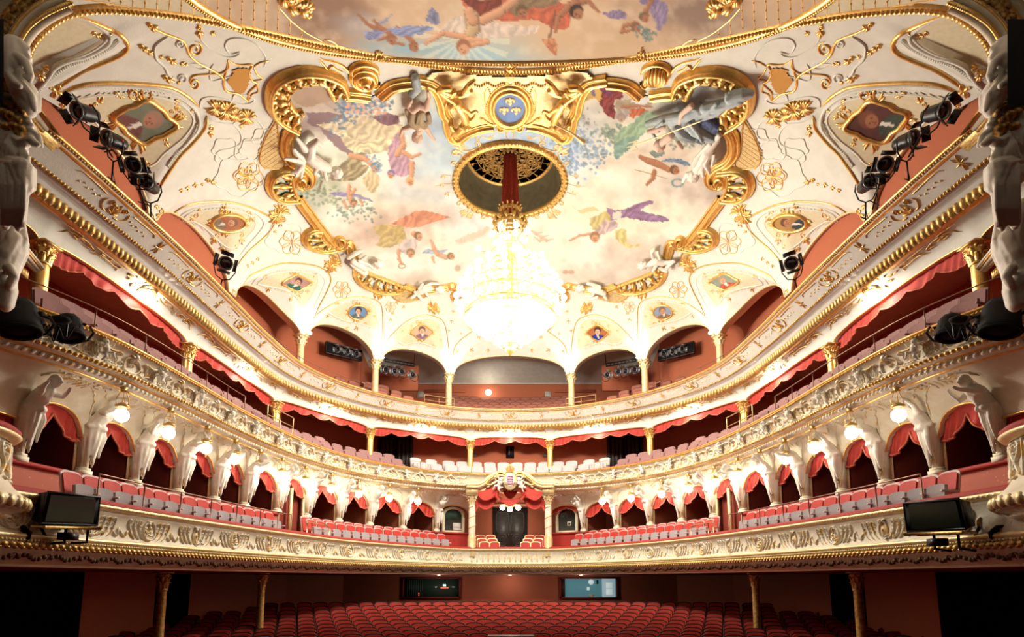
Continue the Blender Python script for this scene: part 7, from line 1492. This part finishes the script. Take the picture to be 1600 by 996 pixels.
m = MB(); m.lathe([(.04, 3.1), (.10, 2.9), (.16, 2.75), (.10, 2.5), (.22, 2.3), (.14, 2.0), (.12, 1.6), (.25, 1.4), (.1, 1.2), (.1, -1.8), (.2, -1.9), (.12, -2.0), (.02, -2.12)], 16); m.build('stem', 'gold', ch)
m = MB()
for i in range(48):                                            # strings of crystals between the hoops
    a = i * 2 * PI / 48; c, s_ = math.cos(a), math.sin(a)
    for (z0, r0), (z1, r1) in (((1.42, .62), (.34, 1.48)), ((.34, 1.5), (-.84, 1.2)), ((-.84, 1.2), (-1.7, .28)), ((2.7, .42), (1.5, .58))):
        for t in np.linspace(0, 1, 9): r = r0 + (r1 - r0) * t - .12 * math.sin(PI * t); m.blob((r * c, r * s_, z0 + (z1 - z0) * t), (.022, .022, .04), n=4, m=2)
m.build('crystal_strings', 'crystal', ch, kind='stuff')
m = MB(); m.lathe([(.52, 2.62), (.56, 2.70), (.50, 2.78)], 28)
for k in range(14): a = k * 2 * PI / 14; m.blob((.56 * math.cos(a), .56 * math.sin(a), 2.82), (.07, .07, .13), n=6, m=4); m.tube([(.52 * math.cos(a), .52 * math.sin(a), 2.75), (.36 * math.cos(a), .36 * math.sin(a), 3.0), (.3 * math.cos(a), .3 * math.sin(a), 3.25), (.42 * math.cos(a), .42 * math.sin(a), 3.4)], .035, 5)
m.lathe([(.3, 3.2), (.4, 3.28), (.28, 3.34)], 24); m.build('crown_basket', 'old_gold', ch)
m = MB()
for k in range(6): a = k * PI / 3 + .2; m.tube([(.5 * math.cos(a), .5 * math.sin(a), 2.65), (.62 * math.cos(a), .62 * math.sin(a), 2.45), (.4 * math.cos(a), .4 * math.sin(a), 2.0), (.8 * math.cos(a), .8 * math.sin(a), 1.5)], .025, 5)
m.build('scroll_arms', 'gold', ch)
t = np.linspace(0, 1, 14); a = np.linspace(0, 2 * PI, 40, endpoint=False); G = []
for f in t: r = .20 + .10 * f; G.append([(r * (1 + .16 * math.sin(9 * k + 3 * f)) * math.cos(k), r * .7 * (1 + .16 * math.sin(9 * k + 3 * f)) * math.sin(k), 5.4 - 2.1 * f) for k in a])
MB().grid(np.array(G), cv=True).build('red_cable_cloth', 'rope_red', ch)
m = MB(); m.lathe([(.1, -.62), (1.1, -.66), (1.62, -.80), (1.64, -.83), (1.1, -.70), (.1, -.66)], 40); m.build('added_light_shield', 'pale_gold', ch)  # disc added to hold the light of the lower lamps off the ceiling
for a in range(6): t_ = a * PI / 3; lamp('chandelier_light', (CH[0] + 1.25 * math.cos(t_), CH[1] + 1.25 * math.sin(t_), CH[2] - 1.3), CHAND_W / 6, .3)
for a in range(4): t_ = a * PI / 2 + .4; lamp('chandelier_light', (CH[0] + 1.9 * math.cos(t_), CH[1] + 1.9 * math.sin(t_), CH[2] - .1), CHAND_UP / 4, .3)
# ================================================================= stage side: arch mouldings, statues, cornices, round balconies, screens
def PX(L, Y): return np.array([pt(x, y, Y + (q[0] if q else 0)) for x, y, *q in L])
def figpx(L, Y, name, voxel=.02):                              # limbs given as picture points at a depth: (px, py, dy, radius in m)
    parts = []
    for l in L: parts.append(('c', [tuple(pt(x, y, Y + dy)) + (r,) for x, y, dy, r in l]))
    return fused(folds(parts, 4, .1, 5), voxel, 1, name)
def mirx(o):                                                   # the same thing on the other side of the house
    o.scale.x = -1; return o
UP = figpx([[(22, 72, 0, .16), (24, 95, .0, .18), (28, 108, -.1, .12)], [(34, 118, -.15, .10), (33, 123, -.15, .09)], [(40, 122, -.26, .03), (38, 118, -.24, .03)], [(30, 92, -.1, .09), (42, 100, -.2, .065), (48, 118, -.25, .05), (46, 126, -.25, .04)], [(18, 90, -.1, .09), (12, 118, -.2, .07), (24, 132, -.3, .05), (30, 134, -.3, .05)],
            [(32, 128, -.1, .14), (42, 145, -.05, .16), (50, 168, 0, .10)], [(26, 125, 0, .14), (34, 150, 0, .16), (44, 172, 0, .12)], [(20, 74, .1, .10), (34, 80, 0, .09), (44, 92, 0, .04)], [(28, 70, 0, .12), (40, 78, 0, .06)], [(36, 132, -.2, .05), (50, 150, -.1, .05), (54, 172, -.1, .04)]], 8.4, 'upper_figure')
SEA = figpx([[(6, 206, -.1, .22), (16, 236, -.1, .24), (14, 262, 0, .26)], [(2, 186, -.2, .13)], [(14, 215, -.2, .10), (34, 226, -.3, .08), (48, 218, -.35, .06), (56, 226, -.35, .05)], [(14, 262, -.1, .2), (36, 264, -.4, .15), (40, 292, -.4, .11)], [(6, 268, -.1, .2), (22, 285, -.35, .15), (20, 330, -.3, .11)]] +
             [[(6 + 5 * k, 262 + 2 * k, -.3, .06), (8 + 5 * k - (k % 2) * 3, 300, -.36, .07), (4 + 4.6 * k, 346 + 9 * math.sin(k * 1.4), -.3, .05)] for k in range(7)] +
             [[(2 + 3.6 * k, 258 + (k % 3) * 4, -.46, .028), (3 + 3.7 * k + 2 * math.sin(k * 2.3), 290, -.5, .03), (4 + 3.4 * k, 326, -.46, .03), (2 + 3.2 * k + 2 * math.sin(k), 352, -.38, .02)] for k in range(11)] + [[(18 + 2 * k, 206 + 6 * k, -.28, .03), (8 + 5 * k, 226 + 5 * k, -.38, .035), (2 + 8 * k, 246 + 3 * k, -.36, .03)] for k in range(4)] + [[(20, 232, -.25, .05), (34, 240, -.35, .05), (42, 262, -.4, .04)], [(34, 232, -.3, .05), (42, 246, -.36, .05), (40, 300, -.4, .05), (36, 352, -.35, .04)], [(28, 250, -.3, .05), (33, 290, -.4, .06), (28, 358, -.35, .04)]], 8.6, 'seated_figure')
LEAFY = figpx([[(30 + 8 * math.cos(a), 192 + 8 * math.sin(a), -.3, .07), (32 + 16 * math.cos(a), 196 + 14 * math.sin(a), -.3, .05)] for a in np.arange(0, 6, .8)] + [[(36, 196, -.2, .16), (52, 218, -.2, .1)], [(46, 204, -.3, .06), (60, 214, -.3, .05), (64, 228, -.3, .04)]], 8.7, 'leaf_cluster')
VOL = figpx([[(-5, 330, 0, .2), (14, 350, 0, .22), (20, 380, 0, .22), (10, 410, 0, .2), (2, 440, 0, .2)], [(10, 395, -.1, .14), (24, 372, -.1, .1)], [(0, 440, -.1, .18), (12, 455, -.1, .12), (8, 478, -.1, .10)], [(14, 420, -.2, .09), (22, 432, -.2, .07), (14, 446, -.2, .06)]], 8.9, 'scroll_bracket')
def cornice(bld_pts, Y, depth, mats, name, lab):               # straight cornice running away from the stage
    pass
fl_ = spot('floodlight', 'x')
for c in list(fl_.children):
    if c.name.startswith('barn'): D.objects.remove(c); continue
    c.data = c.data.copy(); c.data.materials.clear(); c.data.materials.append(MT['black_cloth'])
for sg in (-1, 1):
    n = SIDE[sg]; kx = -sg                                     # left side is traced, right side mirrored
    def M_(P): P = np.array(P, float); P[..., 0] *= kx * 1 if sg == -1 else -1; return P
    arch = thing('proscenium_moulding', 'gold, cream and dark leaf bands of the stage arch in the upper %s corner' % n, 'moulding', group='mouldings of the stage arch')
    fx = 1 if sg < 0 else -1; F = lambda P: np.array(P) * [fx, 1, 1]
    for L, w, m, nm in (([(-4, 92), (4, 66), (14, 44), (28, 24), (50, 4), (80, -14)], .10, 'gilt_dark', 'leaf_band'), ([(6, 90), (13, 66), (22, 46), (36, 27), (60, 8), (92, -8)], .05, 'gold', 'gold_band'), ([(12, 96), (20, 70), (29, 50), (43, 32), (68, 14), (104, -2)], .10, 'cream', 'cream_band'), ([(22, 100), (28, 76), (36, 57), (50, 39), (76, 21), (112, 5)], .05, 'gold', 'gold_band'), ([(29, 104), (34, 82), (42, 64), (56, 46), (80, 28), (110, 13)], .06, 'cream', 'cream_band'), ([(-16, 80), (-5, 56), (6, 36), (20, 18), (40, -2)], .09, 'gold', 'gold_band'), ([(-26, 70), (-14, 46), (-2, 26), (12, 8), (30, -10)], .12, 'cream', 'cream_band')):
        P = F(PX(cr(L, 6).tolist(), 8.7)); b = MB().tube(P, w, 8)
        if nm == 'leaf_band':
            for p in P[::1]:
                for _ in range(4): b.blob(p + RNG.randn(3) * .05, (.06, .05, .07), n=5, m=4)
        if w == .05:
            q = F(PX(cr(L, 22).tolist(), 8.62))
            for p in q[::2]: b.blob(p, .035, n=5, m=3)
        b.build(nm, m, arch)
    t = thing('stage_drape', 'black drape edge beside the stage arch on the %s' % n, 'curtain', group='black stage drapes'); b = MB(); G = [F(PX([(x + 3 * math.sin(k * 2.), y)  for y in np.linspace(30, 165, 8)], 7.9)) for k, x in enumerate(np.linspace(-30, 8 if sg < 0 else 22, 10))]; b.grid(np.array(G)); b.build('cloth', 'black_cloth', t)
    for me, nm, lab, c in ((UP, 'arch_statue', 'cream statue bowing on the cornice in the upper %s corner' % n, 'statue'), (SEA, 'seated_statue', 'large draped cream statue seated at the %s edge of the stage arch' % n, 'statue'), (LEAFY, 'leaf_bunch', 'cream carved leaf bunch above the seated statue on the %s' % n, 'ornament'), (VOL, 'scroll_bracket', 'carved scroll bracket under the seated statue on the %s' % n, 'ornament')):
        o = link(nm, me, 'statue', None, label=lab, category=c, group='carvings of the stage arch')
        if sg > 0: mirx(o)
    def barline(L, Y, w, b): b.tube(F(PX(L, Y)), w, 8)
    en = thing('arch_cornice', 'gold and brown cornice block under the bowing statue on the %s' % n, 'cornice', group='cornices of the stage arch'); A = [(-20, 128, 0), (42, 146, 0), (74, 194, 1.1)]
    for dy, w, m, nm in ((0, .06, 'gold', 'gold_band'), (6, .05, 'old_gold', 'brown_band'), (13, .07, 'cream', 'cream_band'), (20, .035, 'gold', 'gold_band'), (26, .05, 'gilt_dark', 'leaf_band')):
        b = MB(); barline([(x - dy * .35 * (i > 0), y + dy * (1 if i < 2 else .35), q) for i, (x, y, q) in enumerate(A)], 8.3, w, b)
        if nm == 'leaf_band':
            P = F(PX([(36, 176, 0), (58, 204, .8)], 8.25))
            for f in np.linspace(0, 1, 16): b.blob(P[0] * (1 - f) + P[1] * f, .045, n=6, m=4)
        b.build(nm, m, en)
    b = MB(); P = F(PX([(-25, 132, 0), (40, 150, 0), (70, 192, 1.1), (46, 204, .6), (22, 178, 0), (-25, 172, 0)], 8.45)); b.add(np.vstack([P, P + [0, .5, 0]]), [(0, 1, 4, 5), (1, 2, 3, 4), (1, 7, 8, 2), (2, 8, 9, 3), (3, 9, 10, 4)]); b.build('cornice_body', 'gilt_dark', en, smooth=False)
    b = MB(); P = F(PX([(14, 172, 0), (16, 200, 0)], 8.4)); 
    for x, y in ((6, 178), (18, 182), (28, 190), (24, 200), (10, 200), (34, 204)): q = F(PX([(x, y)], 8.35))[0]; b.blob(q, .09, n=8, m=6)
    b.build('cornice_scrolls', 'old_gold', en)
    e2 = thing('arch_cornice', 'cream and gold cornice running behind the gold column on the %s' % n, 'cornice', group='cornices of the stage arch')
    for dy, w, m, nm in ((0, .03, 'cream', 'cream_band'), (4, .04, 'gold', 'gold_band'), (9, .05, 'cream', 'cream_band'), (15, .04, 'cream', 'cream_band'), (19, .02, 'gold', 'gold_band')):
        b = MB(); barline([(26 - dy * .75, 368 + dy * .75, 0), (67 - dy * .75, 419 + dy * .2, 1.0)], 8.9, w, b); b.build(nm, m, e2)
    b = MB(); P0 = F(PX([(6, 392), (42, 424, 1.0)], 9.0))
    for f in np.linspace(0, 1, 14): b.tube([P0[0] * (1 - f) + P0[1] * f, P0[0] * (1 - f) + P0[1] * f + [0, 0, -.14]], .03, 6)
    b.build('dentil', 'old_gold', e2, kind='stuff')
    b = MB()
    for x, y, r in ((4, 410, .12), (14, 418, .11), (16, 430, .10), (6, 432, .10), (4, 450, .12), (12, 462, .09), (3, 474, .1)): b.blob(F(PX([(x, y)], 9.05))[0], (r, r * .7, r), n=8, m=6)
    b.build('capital_scrolls', 'gilt_cream', e2)
    # round stage balcony with carved front
    c0 = np.array([-8.62, 8.25, 0]) * [fx, 1, 1]; rbk = thing('stage_balcony', 'round carved cream balcony with red velvet rim beside the stage on the %s' % n, 'balcony', tuple(c0), 0, 'round balconies beside the stage')
    MB().lathe([(1.10, 2.12), (1.12, 1.7), (1.14, 1.5), (1.24, 1.36), (1.40, 1.22)], 48).build('carved_front', 'cream', rbk)
    MB().lathe([(.9, 2.28), (1.18, 2.3), (1.24, 2.25), (1.22, 2.2)], 48).build('velvet_rim', 'velvet', rbk); MB().lathe([(1.22, 2.2), (1.26, 2.17), (1.22, 2.12), (1.12, 2.08)], 48).build('gilt_rim', 'pale_gold', rbk)
    b = MB(); b.lathe([(1.38, 1.24), (1.44, 1.18), (1.42, 1.08), (1.34, 1.02), (1.2, .98), (1.24, .94), (1.0, .86), (.9, .8), (.5, .72), (.01, .7)], 48); b.build('swelling_base', 'gilt_cream', rbk); b = MB()
    for k in range(46): a = k * 2 * PI / 46; b.blob((1.41 * math.cos(a), 1.41 * math.sin(a), 1.13), (.075, .075, .10), n=6, m=4)
    b.build('gadroon_rim', 'pale_gold', rbk, kind='stuff'); b = MB()
    def cyl(U, V): r = np.interp(V, [1.36, 1.5, 1.7, 2.12], [1.24, 1.14, 1.12, 1.10]); P = np.stack([r * np.cos(U), r * np.sin(U), V], -1); return P, np.stack([np.cos(U), np.sin(U), 0 * U], -1)
    for k in range(16):
        a = k * 2 * PI / 16
        for s_ in (1, -1): stroke(b, cyl, [(a + s_ * .02, 2.05), (a + s_ * .12, 2.0), (a + s_ * .10, 1.85), (a + s_ * .02, 1.72), (a + s_ * .10, 1.58), (a + s_ * .16, 1.5)], .025, .05, 'ends', n=4); stroke(b, cyl, spiral(a + s_ * .09, 1.96, .05, 1.1, 0, s_), .018, .05, 'full', n=1)
        for z in (1.98, 1.86, 1.74, 1.62, 1.5): dab(b, cyl, a, z, .035, .04, .06)
        stroke(b, cyl, [(a + .196, 2.06), (a + .196, 1.5)], .02, .04, 'full', n=3)
    b.build('carved_relief', 'gilt_cream', rbk, kind='stuff')
    # monitor on the first parapet
    if sg < 0: qd = [(73.5, 769), (155, 777.5), (150.5, 821), (62, 818.5)]; lab = 'black monitor with pale glare on its dark screen, hung on the parapet at left'
    else: qd = [(1413, 787), (1500, 779.5), (1511, 827), (1419, 831)]; lab = 'black monitor turned to the right, hung on the parapet at right'
    Ys = [9.3, 10.2, 10.2, 9.3] if sg < 0 else [10.2, 9.3, 9.3, 10.2]
    P = np.array([pt(x, y, Y) for (x, y), Y in zip(qd, Ys)]); nr = np.cross(P[1] - P[0], P[3] - P[0]); nr /= np.linalg.norm(nr); nr *= -np.sign(nr[1]); c = P.mean(0)
    mo = thing('monitor', lab, 'monitor'); b = MB(); bk = (P - c) * .8 + c - nr * .35; b.add(np.vstack([P, bk]), [(0, 1, 2, 3), (0, 4, 5, 1), (1, 5, 6, 2), (2, 6, 7, 3), (3, 7, 4, 0), (4, 7, 6, 5)]); b.build('casing', 'black_metal', mo, smooth=False)
    b = MB(); b.add((P - c) * .86 + c + nr * .012, [(0, 1, 2, 3)]); b.build('screen', 'screen_black', mo, smooth=False)
    b = MB(); b.tube(P + nr * .02, .022, 4, closed=True); b.build('bezel', 'black_metal', mo)
    b = MB(); b.tube([P[3] + nr * .1 + [0, 0, -.05], P[2] + nr * .1 + [0, 0, -.05]], .03, 5); b.tube([P[3] - nr * .2 + [0, 0, -.06], P[2] - nr * .2 + [0, 0, -.06]], .03, 5); b.build('shelf_bar', 'old_gold', mo)
    b = MB(); m0 = (P[2] + P[3]) / 2
    for f in (.45, .85): q = P[3] * (1 - f) + P[2] * f; b.tube([q + [0, 0, -.08], q + [0, 0, -.3], q - nr * .35 + [0, 0, -.35]], .022, 5)
    b.box(m0 + [0, 0, -.2], (.22, .2, .12)); b.build('bracket', 'black_metal', mo)
    # black floodlights hung on the second parapet, on the first parapet and under the round balcony
    for j, (x, y, Y, sc, rx, lab) in enumerate(((108, 512, 10.3, 1.35, 1.1, 'black floodlight hanging on the second parapet near the stage on the %s'), (30, 496, 9.4, 1.7, 1.2, 'large black floodlight over the stage-end parapet on the %s'), (20, 832, 9.4, 1.5, .3, 'dark floodlight below the round balcony on the %s'))):
        o = dup(fl_, F(PX([(x, y)], Y))[0], .5 * -sg, lab % n, group='black floodlights near the stage'); o.scale = (sc * 1.2, sc, sc * .8); o.rotation_euler = (rx, .2 * sg, .5 * -sg)
    cb = thing('cable_bundle', 'tangled black cables and cloth on the second parapet on the %s' % n, 'cables', group='cables near the stage'); b = MB(); r2 = np.random.RandomState(5)
    for k in range(9):
        x0 = 5 + 12 * k; L = [(x0 + r2.randn() * 4, 500 + r2.randn() * 5), (x0 + 8 + r2.randn() * 4, 512 + r2.rand() * 22), (x0 + 18 + r2.randn() * 4, 505 + r2.randn() * 5)]; b.tube(cr(F(PX(L, 9.9)), 5), .014, 5)
    b.tube(F(PX([(0, 480, -.3), (60, 492, .2), (125, 512, .6)], 9.7)), .03, 6); b.build('cable', 'black_metal', cb); b = MB()
    for x, y, r in ((20, 482, .16), (38, 488, .14), (52, 500, .13), (95, 500, .12), (8, 495, .16)): b.blob(F(PX([(x, y)], 9.8))[0], (r * 1.5, r, r * .6), n=9, m=6)
    b.build('black_cloth', 'black_cloth', cb)
fl_.name = 'floodlight_spare'
for c in list(fl_.children): D.objects.remove(c)
D.objects.remove(fl_)
# lamps recessed under the first tier, over the last stalls rows
for x in (-3.2, 0, 3.2):
    o = thing('soffit_lamp', 'small recessed lamp under the lowest balcony, %s' % ('left' if x < 0 else 'right' if x > 0 else 'middle'), 'lamp', (x, 27.6 - abs(x) * .25, .13)); b = MB(); b.lathe([(.001, .03), (.05, .03), (.07, .025), (.08, .04)], 14); b.build('lamp_disc', 'dim_lamp', o); lamp('soffit_light', (x, 27.6 - abs(x) * .25, -.1), SOFFIT_W, .08)
# ---------------------------------------------------------------- lift everything so that the stalls floor lies near z = 0
for o in list(D.objects):
    if o.parent is None: o.location.z += EYE
